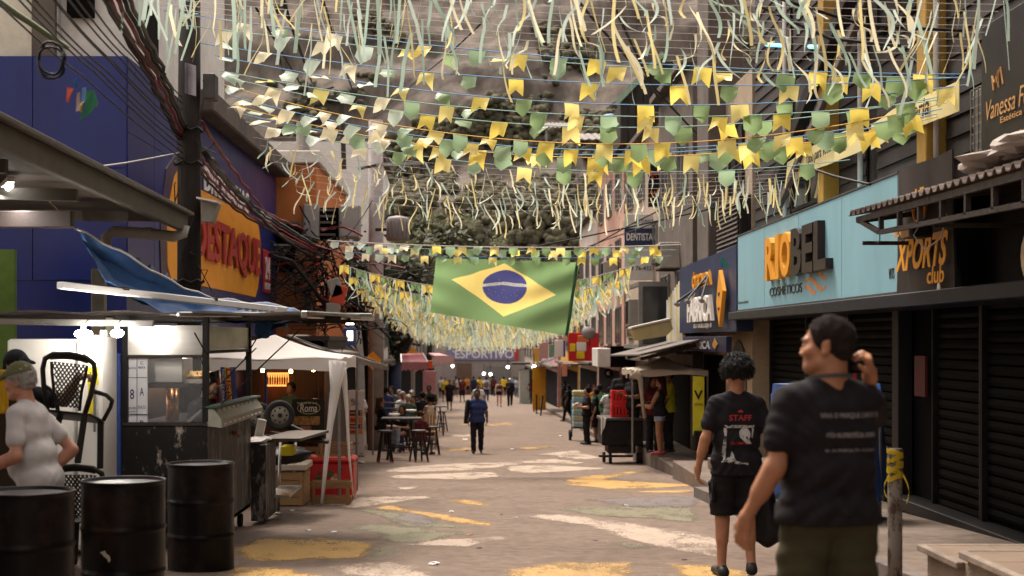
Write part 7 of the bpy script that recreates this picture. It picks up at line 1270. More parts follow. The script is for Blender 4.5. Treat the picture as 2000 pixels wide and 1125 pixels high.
# ------------------------------------------------------------------ pennant strings
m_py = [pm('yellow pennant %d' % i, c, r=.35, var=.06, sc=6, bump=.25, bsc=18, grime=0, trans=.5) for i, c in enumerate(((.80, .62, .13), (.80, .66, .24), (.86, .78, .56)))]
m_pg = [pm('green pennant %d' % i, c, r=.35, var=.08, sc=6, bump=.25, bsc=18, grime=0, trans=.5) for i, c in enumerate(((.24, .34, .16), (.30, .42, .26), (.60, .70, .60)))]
m_cb2 = pm('blue cord', (.08, .22, .42), r=.6, bump=0, grime=0); m_ct = pm('teal cord', (.2, .36, .33), r=.6, bump=0, grime=0); m_co = pm('amber cord', (.6, .33, .05), r=.6, bump=0, grime=0); m_cw = pm('pale cord', (.36, .3, .28), r=.6, bump=0, grime=0)
rp = random.Random(17); PM = {}
def pennant_mesh(kind, var, mat, w=.195, h=.215):
    key = (kind, var, mat.name)
    if key in PM: return PM[key]
    cur = [0.0, .035, -.035, .06, -.06][var]; tw = [0, .03, -.03, .05, -.04][var]; mb = MB(); vs = []; fs = []; n, m = 6, 4
    for j in range(m + 1):
        for i in range(n + 1):
            u, v = i / n, j / m; x = (u - .5) * w; e = abs(u - .5) * 2
            bot = h * (.62 + .38 * e) if kind == 'y' else h * (1.0 - .36 * e)
            z = -bot * v; y = cur * (4 * (u - .5) ** 2 - .3) * v + tw * (u - .5) * 2 * v * v + .02 * math.sin(v * 3 + var); vs.append((x, y, z))
    for j in range(m):
        for i in range(n): a = j * (n + 1) + i; fs.append((a, a + 1, a + n + 2, a + n + 1))
    mb.add(vs, fs); PM[key] = mb.mesh('pennant', mat, True); return PM[key]
def quad_pt(L, M, Rr, t):
    x = lerp(L[0], Rr[0], t); tm = (M[0] - L[0]) / (Rr[0] - L[0]); f = lambda a, b, c: a * (t - tm) * (t - 1) / ((0 - tm) * (0 - 1)) + b * t * (t - 1) / (tm * (tm - 1)) + c * t * (t - tm) / ((1 - 0) * (1 - tm))
    return x, f(L[1], M[1], Rr[1])
def string_pts(L, M, Rr, n): return [P(*quad_pt(L, M, Rr, i / n), lerp(L[2], Rr[2], i / n)) for i in range(n + 1)]
def pennant_string(label, L, M, Rr, cordm, gap, wind, skip=0.08, scale=1.0, group='pennant strings across the street', rc_=.0055, pal=None):
    pts = string_pts(L, M, Rr, 120); S = thing('pennant_string', label, 'bunting', pts[0], 0, group); part('cord', MB().path(pts[::3], rc_, 4), cordm, S); o = WM[S.name].inverted()
    seg = [(pts[i + 1] - pts[i]).length for i in range(120)]; tot = sum(seg); s_ = gap * rp.uniform(.3, 1); k = rp.randint(0, 1)
    while s_ < tot - .2:
        acc = 0
        for i in range(120):
            if acc + seg[i] >= s_: break
            acc += seg[i]
        t = (i + (s_ - acc) / seg[i]) / 120; p = pts[i].lerp(pts[i + 1], (s_ - acc) / seg[i]); dr = pts[i + 1] - pts[i]
        k += 1; s_ += gap * rp.uniform(.75, 1.25)
        if rp.random() < skip: continue
        kind = 'y' if k % 2 else 'g'; left = t < .42; mi = (2 if rp.random() < .75 else 1) if t < .25 else ((1 if rp.random() < .6 else 0) if t < .5 else (0 if rp.random() < .75 else 1))  # paler colours near the left end: shine-through brightness put into the colour
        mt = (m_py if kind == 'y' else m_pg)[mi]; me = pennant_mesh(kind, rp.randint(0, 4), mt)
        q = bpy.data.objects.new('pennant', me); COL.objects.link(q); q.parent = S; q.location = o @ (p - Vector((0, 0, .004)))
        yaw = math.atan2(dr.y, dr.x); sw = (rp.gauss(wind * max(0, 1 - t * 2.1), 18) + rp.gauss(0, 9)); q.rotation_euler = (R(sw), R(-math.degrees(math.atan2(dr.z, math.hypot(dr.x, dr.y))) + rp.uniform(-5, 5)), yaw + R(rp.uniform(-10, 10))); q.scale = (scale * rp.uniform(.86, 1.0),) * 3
    return S
OR = ['topmost', 'second', 'third', 'fourth', 'fifth', 'sixth', 'seventh', 'eighth', 'ninth', 'tenth', 'eleventh']
PS = [((321, 21, 16.6), (1100, 112, 15.2), (1885, 145, 13.9), m_cb2, .55), ((350, 48, 16.7), (1014, 116, 15.3), (1885, 152, 14.0), m_ct, .62), ((390, 84, 16.8), (1166, 162, 15.2), (1885, 150, 13.9), m_cb2, .5), ((420, 108, 16.9), (1126, 201, 15.3), (1890, 165, 14.0), m_cb2, .5), ((430, 138, 17.0), (1175, 226, 15.4), (1850, 193, 14.1), m_ct, .40), ((435, 165, 17.1), (1240, 281, 15.5), (1850, 200, 14.1), m_co, .34), ((445, 185, 17.2), (1250, 292, 15.8), (1840, 212, 14.3), m_cb2, .31), ((455, 205, 17.3), (1256, 307, 16.0), (1830, 228, 14.5), m_co, .30), ((480, 238, 18.0), (1272, 336, 17.5), (1660, 312, 17.0), m_ct, .5), ((440, 150, 17.0), (1150, 248, 15.6), (1860, 184, 14.2), m_ct, .46), ((470, 222, 17.6), (1262, 300, 16.4), (1840, 220, 14.5), m_cb2, .36)]
for i, (a, b, c_, m, g_) in enumerate(PS): pennant_string('string of yellow and green pennants across the near street, %s counted from above' % OR[i], a, b, c_, m, g_, -62)
pennant_string('double pennant string above the national flag, upper cord on a pale rope', (640, 470, 28.2), (1000, 483, 28), (1330, 478, 27.2), m_cw, .30, -20, .05, .95, rc_=.012); pennant_string('double pennant string above the national flag, middle cord', (655, 480, 28.4), (1000, 489, 28.2), (1320, 488, 27.6), m_ct, .34, -20, .1, .9); pennant_string('double pennant string pinned along the top edge of the national flag', (660, 492, 28.0), (1000, 503, 27.85), (1310, 500, 27.5), m_cb2, .30, -20, .1, .85)
# ------------------------------------------------------------------ ribbon garlands
m_ry = [pm('yellow ribbon %d' % i, c, r=.35, var=.08, bump=0, grime=0, trans=.5) for i, c in enumerate(((.68, .58, .28), (.74, .68, .48)))]; m_rg = [pm('green ribbon %d' % i, c, r=.35, var=.08, bump=0, grime=0, trans=.5) for i, c in enumerate(((.36, .47, .39), (.52, .61, .54)))]
RM = {}
def ribbon_geo(rd, L, w, wind, curl, n=9):
    vs = []; fs = []; p = Vector((0, 0, 0)); a = rd.uniform(-.15, .15) + wind; curl *= rd.choice((.25, .6, 1.0, 1.5)); fr = rd.uniform(1.5, 5.5); kk = rd.randint(2, 8); kv = rd.choice((0, 0, -.7, .7)) * min(1, curl * 3); ph = rd.uniform(0, 6); tw = rd.uniform(0, 3.1); az = rd.uniform(-.5, .5)
    for i in range(n + 1):
        t = i / n; ang = a + curl * math.sin(ph + t * fr) * (.4 + t) + (kv if i >= kk else 0); d_ = Vector((math.sin(ang) * math.cos(az), math.sin(ang) * math.sin(az), -math.cos(ang)))
        th = tw + t * curl * 3; wd = Vector((math.cos(th), math.sin(th) * .8, .15 * math.sin(th))) * w * .5; vs += [p - wd, p + wd]; p = p + d_ * (L / n)
        if i < n: fs.append((2 * i, 2 * i + 1, 2 * i + 3, 2 * i + 2))
    return vs, fs
def ribbon_mesh(kind, var, lvl):
    key = (kind, var, lvl)
    if key not in RM:
        rd = random.Random(var * 31 + lvl * 7 + (kind == 'y')); vs, fs = ribbon_geo(rd, rd.uniform(.34, .6), rd.uniform(.026, .038), (.0, .10, .22)[lvl] , (.10, .42, .75)[lvl]); RM[key] = MB().add(vs, fs).mesh('ribbon', (m_ry if kind == 'y' else m_rg)[var % 2], True)
    return RM[key]
def garland(label, L, M, Rr, count, group='ribbon garlands across the street', lv=lambda t: 1, scale=1.0, rmin=0.0, rmax=1.0):
    pts = string_pts(L, M, Rr, 80); S = thing('ribbon_garland', label, 'garland', pts[0], 0, group); part('cord', MB().path(pts[::4], .0028, 4), m_cw, S); o = WM[S.name].inverted()
    for k in range(count):
        t = (k + rp.uniform(.05, .95)) / count
        if t < rmin or t > rmax: continue
        x = t * 80; i = min(79, int(x)); p = pts[i].lerp(pts[i + 1], x - i); kind = 'y' if rp.random() < .52 else 'g'; me = ribbon_mesh(kind, rp.randint(0, 11), lv(t))
        q = bpy.data.objects.new('ribbon', me); COL.objects.link(q); q.parent = S; q.location = o @ p; q.rotation_euler = (R(rp.gauss(0, 8)), R(rp.gauss(0, 7)), R(rp.uniform(-40, 40)) + (math.pi if (t < .3 and rp.random() < .6) else 0)); sc_ = scale * rp.uniform(.75, 1.15); q.scale = (sc_, sc_, sc_)
def lvl_top(t): return 0 if (t < .34 or t > .9) else (1 if t < .55 or rp.random() < .35 else 2)
ON = ['first', 'second', 'third', 'fourth', 'fifth', 'sixth', 'seventh', 'eighth', 'ninth', 'tenth', 'eleventh', 'twelfth', 'thirteenth', 'fourteenth']
for i in range(13): garland('overhead string of long yellow and sea green ribbons, %s row down from the top' % ON[i], (215 + i * 9, -95 + i * 10, 11.2 + i * .28), (1080, -72 + i * 14, 11 + i * .3), (1995 - i * 9, -45 + i * 13.5, 10.6 + i * .27), 21, lv=lvl_top)
for i in range(8): garland('farther string of short fluttering ribbons before the wooded slope, %s row down' % ON[i], (495 + i * 14, 268 + i * 16, 20.5 + i * .55), (1060, 335 + i * 11, 20.2 + i * .55), (1650 - i * 18, 322 + i * 8, 19.8 + i * .5), 32, lv=lambda t: 2 if t < .5 else 1, scale=.9)
def far_garland(label, d, zl, zm, n):
    S = thing('far_garland', label, 'garland', (-2.75, d, zl), 0, 'far ribbon garlands down the street'); xl, xr = -2.75, 3.3; rd = random.Random(int(d * 10)); cur = lambda t: Vector((lerp(xl, xr, t), d, zl - 4 * t * (1 - t) * (zl - zm))); part('cord', MB().path([cur(i / 16) for i in range(17)], .008, 4), m_cw, S); my = MB(); 
    for k in range(n):
        c_ = cur((k + rd.random()) / n); vs, fs = ribbon_geo(rd, rd.uniform(.3, .62), rd.uniform(.032, .05), .1, .5, 5); my.add([Vector(v) + c_ for v in vs], fs, rd.choice((0, 0, 1, 2, 2, 3)))
        if k % 4 == 0:
            x, y, z = c_; w_ = .1; my.add([(x - w_, y, z), (x + w_, y, z), (x + w_, y, z - .2), (x, y - .02, z - .12), (x - w_, y, z - .2)], [(0, 1, 2, 3, 4)], 4 + (k // 4) % 2)
    o = part('ribbon_fringe', my, [m_ry[0], m_ry[1], m_rg[0], m_rg[1], m_py[0], m_pg[0]], S); o['kind'] = 'stuff'
NO = ['first', 'second', 'third', 'fourth', 'fifth', 'sixth', 'seventh', 'eighth', 'ninth', 'tenth', 'eleventh', 'twelfth', 'thirteenth', 'fourteenth', 'fifteenth', 'sixteenth', 'seventeenth', 'eighteenth', 'nineteenth', 'twentieth', 'twenty first', 'twenty second', 'twenty third', 'twenty fourth', 'twenty fifth', 'twenty sixth']
for i in range(26): d = 29.6 + i * 1.75; far_garland('dense ribbon garland beyond the national flag, %s row away from it' % NO[i], d, gz(d) + 4.25 - .1 * (i % 3), gz(d) + 3.75 - .12 * (i % 2), 84)
# ------------------------------------------------------------------ the national flag
d = 28.0; FL = [P(852, 503, d), P(1132, 512, d - .1), P(840, 610, d + .1), P(1110, 656, d - .3)]
def fm(u, v):
    p = FL[0].lerp(FL[1], u).lerp(FL[2].lerp(FL[3], u), v); k = v * .07
    p.y += .05 * math.sin(u * 9 + v * 2.0) * (.3 + v) + .035 * math.sin((u * .8 + v * .9) * 16) * max(0, u - .45) * 2 + .03 * math.sin((u * 9 - v * 14)) * max(0, .3 - u) * 2; p.z -= .018 * math.sin(u * 3.14159 * 6) ** 2 * (1 - v) * .8
    return p
S = thing('national_flag', 'large green national flag with yellow diamond and blue globe hanging over the street', 'flag', FL[0])
m_fg = pm('flag green', (.20, .32, .14), r=.75, var=.05, sc=2, bump=.15, grime=0, trans=.62, bsc=6); m_fy = pm('flag yellow', (.85, .68, .22), r=.75, var=.04, bump=.12, grime=0, trans=.62, bsc=6); m_fb = pm('flag blue', (.085, .09, .27), r=.75, var=.05, bump=.12, grime=0, trans=.5, bsc=6); m_fw = pm('flag white', (.72, .70, .66), r=.75, var=.03, bump=0, grime=0, trans=.4)
def flat(mb, off): mb.v = [tuple(fm(v[0], v[1]) - Vector((0, off, 0))) for v in mb.v]; return mb
CXf, CYf, RX, RY = .505, .42, .157, .26
def bandy(x): return -.12 - .10 * (1 - (x * .8 - .25) ** 2) + .02 + (.13 * x * x if x < 0 else 0)
DQ = [(.125, .37), (.48, .055), (.87, .47), (.525, .875)]
def region(u, v):
    x, y = (u - CXf) / RX, (v - CYf) / RY
    if x * x + y * y < 1: return 3 if abs(y - bandy(x)) < .085 else 2
    return 1 if all((DQ[(k + 1) % 4][0] - DQ[k][0]) * (v - DQ[k][1]) - (DQ[(k + 1) % 4][1] - DQ[k][1]) * (u - DQ[k][0]) > 0 for k in range(4)) else 0
nu, nv = 260, 150; gv = [fm(a / nu, b / nv) for b in range(nv + 1) for a in range(nu + 1)]; rg = [MB() for _ in range(4)]; vm = [{} for _ in range(4)]
for b in range(nv):
    for a in range(nu):
        k = region((a + .5) / nu, (b + .5) / nv); q = []
        for c in (b * (nu + 1) + a, b * (nu + 1) + a + 1, (b + 1) * (nu + 1) + a + 1, (b + 1) * (nu + 1) + a):
            if c not in vm[k]: vm[k][c] = len(rg[k].v); rg[k].v.append(tuple(gv[c]))
            q.append(vm[k][c])
        rg[k].f.append(tuple(q)); rg[k].m.append(0)
for k, (nm, m) in enumerate((('field', m_fg), ('diamond', m_fy), ('globe', m_fb), ('motto_band', m_fw))): part(nm, rg[k], m, S, True)
tm = text_mesh('ORDEM E PROGRESSO', 1.7, .1, .0, 0, 0, 1.05, 2); tm.v = [(CXf + RX * v[0] * .98, CYf + RY * bandy(v[0] * .98) - RY * v[1], 0) for v in tm.v]; part('motto', flat(tm, .006), pm('motto green', (.1, .25, .1), bump=0), S)
rs = random.Random(8); stm = MB()
for k in range(27):
    while True:
        x, y = rs.uniform(-.9, .9), rs.uniform(.02, .85)
        if x * x + y * y < .78: break
    if k == 0: x, y = -.3, -.4
    r_ = rs.uniform(.014, .03); stm.add([(CXf + RX * (x + r_ * (1 if q % 2 == 0 else .45) * math.cos(q * .6283)), CYf + RY * (y + r_ * (1 if q % 2 == 0 else .45) * math.sin(q * .6283)), 0) for q in range(10)], [tuple(range(10))])
part('stars', flat(stm, .006), m_fw, S); part('seam', MB().path([fm(.985, i / 20) - Vector((0, .012, 0)) for i in range(21)], .03, 5), pm('flag hem', (.03, .09, .04), bump=.1), S, True)
# ------------------------------------------------------------------ litter
rl_ = random.Random(6); m_lit = pm('paper scrap', (.6, .56, .52), r=.7, bump=.3, grime=.2)
LP_ = [(545, 1005, .05, 'beside the steel table leg'), (571, 998, .03, 'just past the steel table leg'), (602, 1037, .03, 'short of the green painted patch'), (652, 1041, .03, 'at the rim of the green painted patch'), (513, 1012, .04, 'at the foot of the black cabinet'), (849, 1103, .05, 'on the lowest white painted patch'), (706, 904, .06, 'by the foot of the menu banner'), (908, 859, .08, 'behind the man in blue'), (1000, 879, .07, 'on the far side of the man in blue'), (1095, 853, .08, 'short of the hand truck'), (1223, 988, .03, 'above the long white painted patch'), (1334, 1046, .025, 'on the long white painted patch'), (1008, 1011, .02, 'in the middle of the bare asphalt'), (1050, 805, .1, 'near the three thin bollards'), (882, 1000, .03, 'on the small yellow patch'), (1380, 900, .03, 'by the landing step')]
for i, (px, py, r_, w_) in enumerate(LP_): q = G(px, py); single('paper_scrap', MB().ell(q + Vector((0, 0, r_ * .3)), (r_, r_ * .8, r_ * .3), 7, 5, 0, .5), m_lit, 'crumpled white scrap lying ' + w_, 'litter', q, 'paper scraps on the road')
LQ = [(918, 1045, .03, (.4, .15, .06), 'rusty leaf by the worn white patch'), (935, 1071, .025, (.02, .02, .02), 'dark leaf under the worn white patch'), (742, 1077, .02, (.03, .02, .02), 'dark chip at the tip of the yellow patch'), (980, 1005, .02, (.03, .03, .02), 'dark chip past the yellow patch tip'), (704, 905, .05, (.02, .02, .02), 'dark lump by the menu banner foot'), (948, 910, .02, (.4, .05, .04), 'red cap on the striped white patch'), (1336, 1094, .02, (.03, .02, .02), 'dark chip on the lower yellow patch'), (1162, 1056, .02, (.05, .03, .02), 'brown chip below the long white patch'), (912, 881, .05, (.03, .02, .02), 'dark lump at the heel of the man in blue')]
for i, (px, py, r_, c, w_) in enumerate(LQ): q = G(px, py); single('leaf_scrap', MB().ell(q + Vector((0, 0, r_ * .2)), (r_ * 1.3, r_ * .8, r_ * .25), 6, 4, 0, .4), pm('scrap %.2f %.2f' % c[:2], c, bump=0), w_, 'litter', q, 'dark scraps on the road')
# ------------------------------------------------------------------ people
c_black = cloth('black', (.013, .011, .013)); c_char = cloth('charcoal', (.0125, .0105, .0115), bump=.15, bsc=18); c_navy = cloth('navy', (.02, .025, .06)); c_blue = cloth('blue', (.028, .042, .12)); c_white = cloth('white', (.55, .52, .5)); c_grey = cloth('grey', (.12, .115, .115)); c_lgrey = cloth('light grey', (.44, .42, .43)); c_denim = cloth('denim', (.12, .16, .24)); c_ldenim = cloth('pale denim', (.24, .28, .34)); c_green = cloth('green', (.06, .19, .09)); c_dgreen = cloth('dark green', (.04, .07, .05)); c_lime = cloth('lime', (.42, .40, .03)); c_pink = cloth('pink', (.36, .16, .21)); c_cream = cloth('cream', (.5, .43, .32)); c_khaki = cloth('khaki', (.36, .29, .2)); c_maroon = cloth('maroon', (.1, .02, .025)); c_yellow = cloth('yellow', (.6, .38, .02)); c_orange = cloth('orange', (.5, .2, .03)); c_olive = cloth('olive', (.043, .038, .019), var=.25, bsc=6); c_brown = cloth('brown', (.09, .05, .035)); c_teal = cloth('teal', (.1, .2, .25))
BK = (.010, .008, .008); BR = (.05, .025, .014); GR = (.28, .26, .24)
def at(px, py): return G(px, py)
# the man close by, seen from behind, face turned aside, hand at his nape
d = 6.25; loc = Vector((X_at(1618, d), d, gz(d)))
m1 = person('cropped haired man in a charcoal tee and olive shorts, hand at his nape', loc, R(12), 1.845, 'tan', dict(le=(-.245, -.03, 1.15), lw=(-.345, .05, .925), ld=(-.1, .25, -1), ln=(-.9, -.5, 0), lc=.45, re=(.30, .20, 1.31), rw=(.178, -.02, 1.50), rd=(-.2, -.25, .85), rn=(.72, -.5, .35), rc=1.0, lk=(-.11, .06, .5), rk=(.11, 0, .5)), ('tee', c_char), ('shorts', c_olive), ('crew', (.022, .016, .014)), vox=.0075, w=1.0, belly=.01, fold_=1.35, face=True, sleeve=.60, hem=.90, head=(R(56), R(-4), 0), neckr=.067, shoes=(.05, .05, .05))
t = m1['thing']; sh = m1['top']; s = m1['s']
def print_on(o, root, body, cx, cz, w_, h_, mat, y0=-.35, bold=.01, sub=1, name='lettering', mirror=1, dirn=(0, 1, 0)):
    mb = subdiv(text_mesh(body, w_, h_, bold, 0), sub); M = frame((cx, y0, cz), CAMU, UP); project(mb, o.data, M, .0035, dirn); return part(name, mb, mat, root, local=True)
m_print = pm('grey print', (.26, .24, .24), r=.7, bump=0, grime=0)
print_on(sh, t, 'VIVA O PARQUE CARIOCA', .055, 1.425, .30, .026, m_print); print_on(sh, t, 'rio-autentica.com', .05, 1.345, .235, .026, m_print); print_on(sh, t, 'Av. das Américas, Rio de Janeiro', .05, 1.275, .25, .017, m_print)
Hd = m1['Hd']; hm = m1['hm']
def headbits(m, brow=True):
    t = m['thing']; s = m['s']; Hd = m['Hd']; hm = m['hm'] or Matrix.Identity(3); we = pm('eye white', (.28, .24, .22), r=.2, bump=0, grime=0); ir = pm('iris', (.03, .017, .01), r=.15, bump=0, grime=0); hr = pm('brow hair', (.014, .01, .009), bump=.4)
    for sx in (-1, 1):
        e = part('eye', MB().ell(Vector(Hd(sx * .033, .083, 1.645)) * s, (.0125 * s,) * 3, 12, 8), we, t, True, local=True); part('iris', MB().ell(Vector(Hd(sx * .033, .0925, 1.644)) * s, (.006 * s, .006 * s, .006 * s), 8, 6), ir, e, True, local=True)
        part('eyebrow', MB().path([Vector(Hd(sx * (.014 + i * .011), .1 - .004 * i * i * .5 + .001, 1.666 + .004 * math.sin(i * 1.2))) * s for i in range(4)], [.004 * s, .006 * s, .005 * s, .003 * s], 6), hr, t, True, local=True)
headbits(m1)
lan = [Vector((.105 * math.sin(a), -.02 - .085 * math.cos(a), 1.50 + .045 * (math.cos(a) * -1) * -.4 - .0 * a)) * s for a in np.linspace(-2.0, 2.0, 22)]
part('lanyard', MB().slab(lambda u, v: Vector(lan[min(21, int(u * 21))]) + Vector((0, -.004, .018 * (v - .5))), 21, 1, (0, .002, 0)), pm('lanyard grey', (.05, .048, .05), bump=0), t, local=True); part('lanyard_tab', MB().slab(lambda u, v: Vector(lan[14 + int(u * 3)]) + Vector((0, -.008, .022 * (v - .5))), 3, 1, (0, .002, 0)), pm('lanyard red', (.5, .03, .04), bump=0), t, local=True)
# stubble and ear canal stay in the skin; his left wrist is bare
# the curly haired man walking away
d = 11.9; loc = Vector((X_at(1438, d), d, gz(d)))
m2 = person('curly haired man in a black staff tee and cargo shorts, walking away with a bag', loc, R(2), 1.80, 'tan', dict(le=(-.255, -.04, 1.14), lw=(-.315, .0, .885), re=(.265, -.02, 1.14), rw=(.30, .07, .89), lk=(-.105, .04, .5), la=(-.12, .0, .085), lt=(-.14, .17, .03), rk=(.10, .03, .5), ra=(.10, -.10, .12), rt=(.12, .05, .03), lc=.6, rc=1.0), ('tee', c_black), ('shorts', cloth('black cotton', (.011, .0095, .01))), None, vox=.009, w=.95, fold_=1.3, face=True, sleeve=.62, hem=.83, shoes=(.02, .018, .018))
t = m2['thing']; sh = m2['top']; s = m2['s']; Hd = m2['Hd']; rh = random.Random(3); hb = MB()
hb.ell(Vector(Hd(0, -.02, 1.69)) * s, (.105 * s, .118 * s, .105 * s), 16, 10, 0, .06)
for k in range(520):
    a, b = rh.uniform(0, 6.283), math.acos(rh.uniform(-.62, 1)); n_ = Vector((math.sin(b) * math.cos(a), math.sin(b) * math.sin(a), math.cos(b)))
    if n_.y > .35 and n_.z < .35: continue
    c = Vector(Hd(0, -.02, 1.69)) * s + Vector((n_.x * .112, n_.y * .125, n_.z * .113)) * s * rh.uniform(.92, 1.16); r_ = rh.uniform(.007, .012); u = n_.cross(Vector((rh.gauss(0, 1), rh.gauss(0, 1), rh.gauss(0, 1)))).normalized(); w_ = n_.cross(u)
    hb.path([c + (u * math.cos(q * .9) + w_ * math.sin(q * .9)) * r_ + n_ * q * .0022 for q in range(7)], [.0042] * 7, 4)
for k in range(900):
    a, b = rh.uniform(0, 6.283), math.acos(rh.uniform(-.62, 1)); n_ = Vector((math.sin(b) * math.cos(a), math.sin(b) * math.sin(a), math.cos(b)))
    if n_.y > .35 and n_.z < .35: continue
    c = Vector(Hd(0, -.02, 1.69)) * s + Vector((n_.x * .118, n_.y * .13, n_.z * .118)) * s * rh.uniform(1.0, 1.22); r_ = rh.uniform(.005, .01); u = n_.cross(Vector((rh.gauss(0, 1), rh.gauss(0, 1), rh.gauss(0, 1)))).normalized(); w_ = n_.cross(u); hb.path([c + (u * math.cos(q * 1.3) + w_ * math.sin(q * 1.3)) * r_ + n_ * q * .003 for q in range(5)], .0016, 3, caps=False)
ho = part('hair', hb, pm('curly hair', (.010, .008, .0075), r=.5, var=.5, sc=40, bump=.3, grime=0, spec=.22), t, True, local=True)
m_sred = pm('shirt red print', (.36, .035, .04), r=.7, bump=0, grime=0); m_swh = worn('shirt grey print', (.40, .38, .36), (.03, .027, .03), .56, 30, .7, fine=60, bump=0)
print_on(sh, t, 'STAFF', .01, 1.335, .19, .05, m_sred, bold=.02)
def print_poly(pts, mat, nm='print', n=1):
    mb = MB().add([(x, z, 0) for x, z in pts], [tuple(range(len(pts)))]); mb = subdiv(mb, 3); project(mb, sh.data, frame((0, -.35, 0), CAMU, UP), .003, (0, 1, 0)); part(nm, mb, mat, t, local=True)
print_poly([(.01 + .022 * math.cos(a * .52), 1.385 + .016 * max(-.3, math.sin(a * .52))) for a in range(12)], m_sred, 'crest_print')
for q in ([(-.125, 1.275), (.13, 1.275), (.125, 1.25), (-.1, 1.25)], [(-.125, 1.25), (-.1, 1.25), (-.12, .99), (-.15, .965)], [(-.15, .965), (.07, .945), (.068, .965), (-.12, .99)], [(.108, 1.25), (.125, 1.25), (.112, 1.17), (.1, 1.17)]): print_poly(q, m_swh, 'frame_print')
print_poly([(.045 + .047 * math.cos(a * .45) , 1.2 + .055 * math.sin(a * .45)) if a < 9 or a > 11 else (.06 + .02 * (a - 9), 1.12) for a in range(14)], pm('shirt pale print', (.42, .40, .38), var=.3, sc=30, bump=0, grime=0), 'pale_blotch_print'); print_poly([(-.13, .975), (-.1, 1.01), (-.085, 1.0), (-.065, 1.06), (-.05, 1.04), (-.045, 1.0), (-.01, .96)], pm('shirt pale print', (.42, .40, .38)), 'pale_hand_print')
print_on(sh, t, 'OLYMPIA', .0, 1.125, .15, .024, m_sred, bold=.01)
for sx in (-1, 1): part('cargo_pocket', MB().obox(Vector((sx * .2, .0, .70)) * s, (.03, .14, .17), (0, R(sx * 4), 0), .012), cloth('black cotton', (.011, .0095, .01)), t, True, local=True)
hw = Vector(m2['J']['rw']) * s + loc; single('black_bag', MB().slab(lambda u, v: hw + Vector((-.02 + (u - .5) * (.05 + .28 * v), .04 + .06 * math.sin(u * 3.14), -.12 - .55 * v + .03 * math.sin(u * 9) * v)), 12, 10, (0, .05, .0)), pm('black carrier bag', (.012, .011, .012), r=.35, bump=.4, bsc=12), 'black carrier bag hanging from the hand of the curly haired man', 'bag', hw + Vector((0, 0, -.6)), None, True)
# the stooping man by the drum
d = 9.75; loc = Vector((X_at(80, d), d, gz(d)))
m3 = person('grey haired man in a white tee and green cap stooping behind the drum', loc, R(82), 1.74, 'ruddy', dict(le=(-.27, .05, 1.12), lw=(-.26, .42, .98), ld=(0, .9, -.5), ln=(-1, 0, .2), re=(.245, -.12, 1.13), rw=(.16, .10, .91), rd=(-.1, .5, -1), rn=(1, .2, 0), lk=(-.1, .1, .5), rk=(.1, -.05, .5)), ('tee', cloth('white tee', (.45, .415, .40), bump=.1, bsc=22)), ('shorts', c_khaki), ('short', GR), (.115, .115, .05), vox=.0085, w=.92, belly=.025, fold_=.3, face=True, sleeve=.60, hem=.80, lean=(0, R(13)), head=(0, R(-16), 0), shoes=(.1, .08, .06))
t = m3['thing']; s = m3['s']; headbits(m3); J = m3['J']
print_on(m3['top'], t, 'ALOHA', 0, 1.27, .26, .055, m_navy, y0=.7, bold=.02, dirn=(0, -1, 0))
wv = Vector(J['rw']) * s; dv = (Vector(J['rw']) - Vector(J['re'])).normalized(); uu = dv.orthogonal().normalized(); ww = dv.cross(uu); part('watch', MB().path([wv - dv * .03 + (uu * math.cos(a * .523) + ww * math.sin(a * .523)) * .034 for a in range(13)], .009, 6).ell(wv - dv * .03 + Vector((.036, -.0, .0)), (.012, .02, .02), 10, 6), pm('gold watch', (.5, .34, .1), r=.25, metal=.9, bump=0), t, True, local=True)
def strands(m, n, ln, seed):
    me = m['hair'].data; rd = random.Random(seed); vs = me.vertices; mb = MB(); N = len(vs)
    for _ in range(n):
        v = vs[rd.randrange(N)]; nr = v.normal
        if nr.z < -.35: continue
        d_ = (nr + Vector((rd.gauss(0, .5), rd.gauss(0, .5), rd.gauss(0, .4) - .2))).normalized(); u = d_.orthogonal().normalized() * .0011; p = v.co; mb.add([p - u, p + u, p + d_ * ln * rd.uniform(.5, 1.2)], [(0, 1, 2)])
    o = part('hair_strands', mb, me.materials[0], m['hair'], local=True); o['kind'] = 'stuff'
strands(m1, 5000, .009, 1); strands(m3, 2500, .012, 2)
# the man behind holding the chair up
d = 12.0; loc = Vector((X_at(30, d), d, gz(d)))
m4 = person('man in a black cap lifting the plastic chair, behind the stooping man', loc, R(-160), 1.88, 'brown', dict(le=(-.36, .12, 1.36), lw=(-.46, .28, 1.56), ld=(-.7, .5, .1), ln=(-.3, 0, 1), lc=.9), ('tee', c_black), ('trousers', c_black), ('short', BK), (.012, .011, .012), vox=.011, face=True, head=(R(40), R(-8), 0))
m4c = m4['thing']
# cook inside the cart
d = 15.6; loc = Vector((X_at(385, d), d, gz(d) + .05)); m5 = person('cook in a dark grey tee bending over the food cart trays', loc, R(-120), 1.70, 'tan', ARMSFWD, ('tee', cloth('slate', (.05, .05, .052))), ('trousers', c_black), ('short', BK), vox=.011, face=True, lean=(0, R(14)), head=(0, R(-22), 0)); headbits(m5)
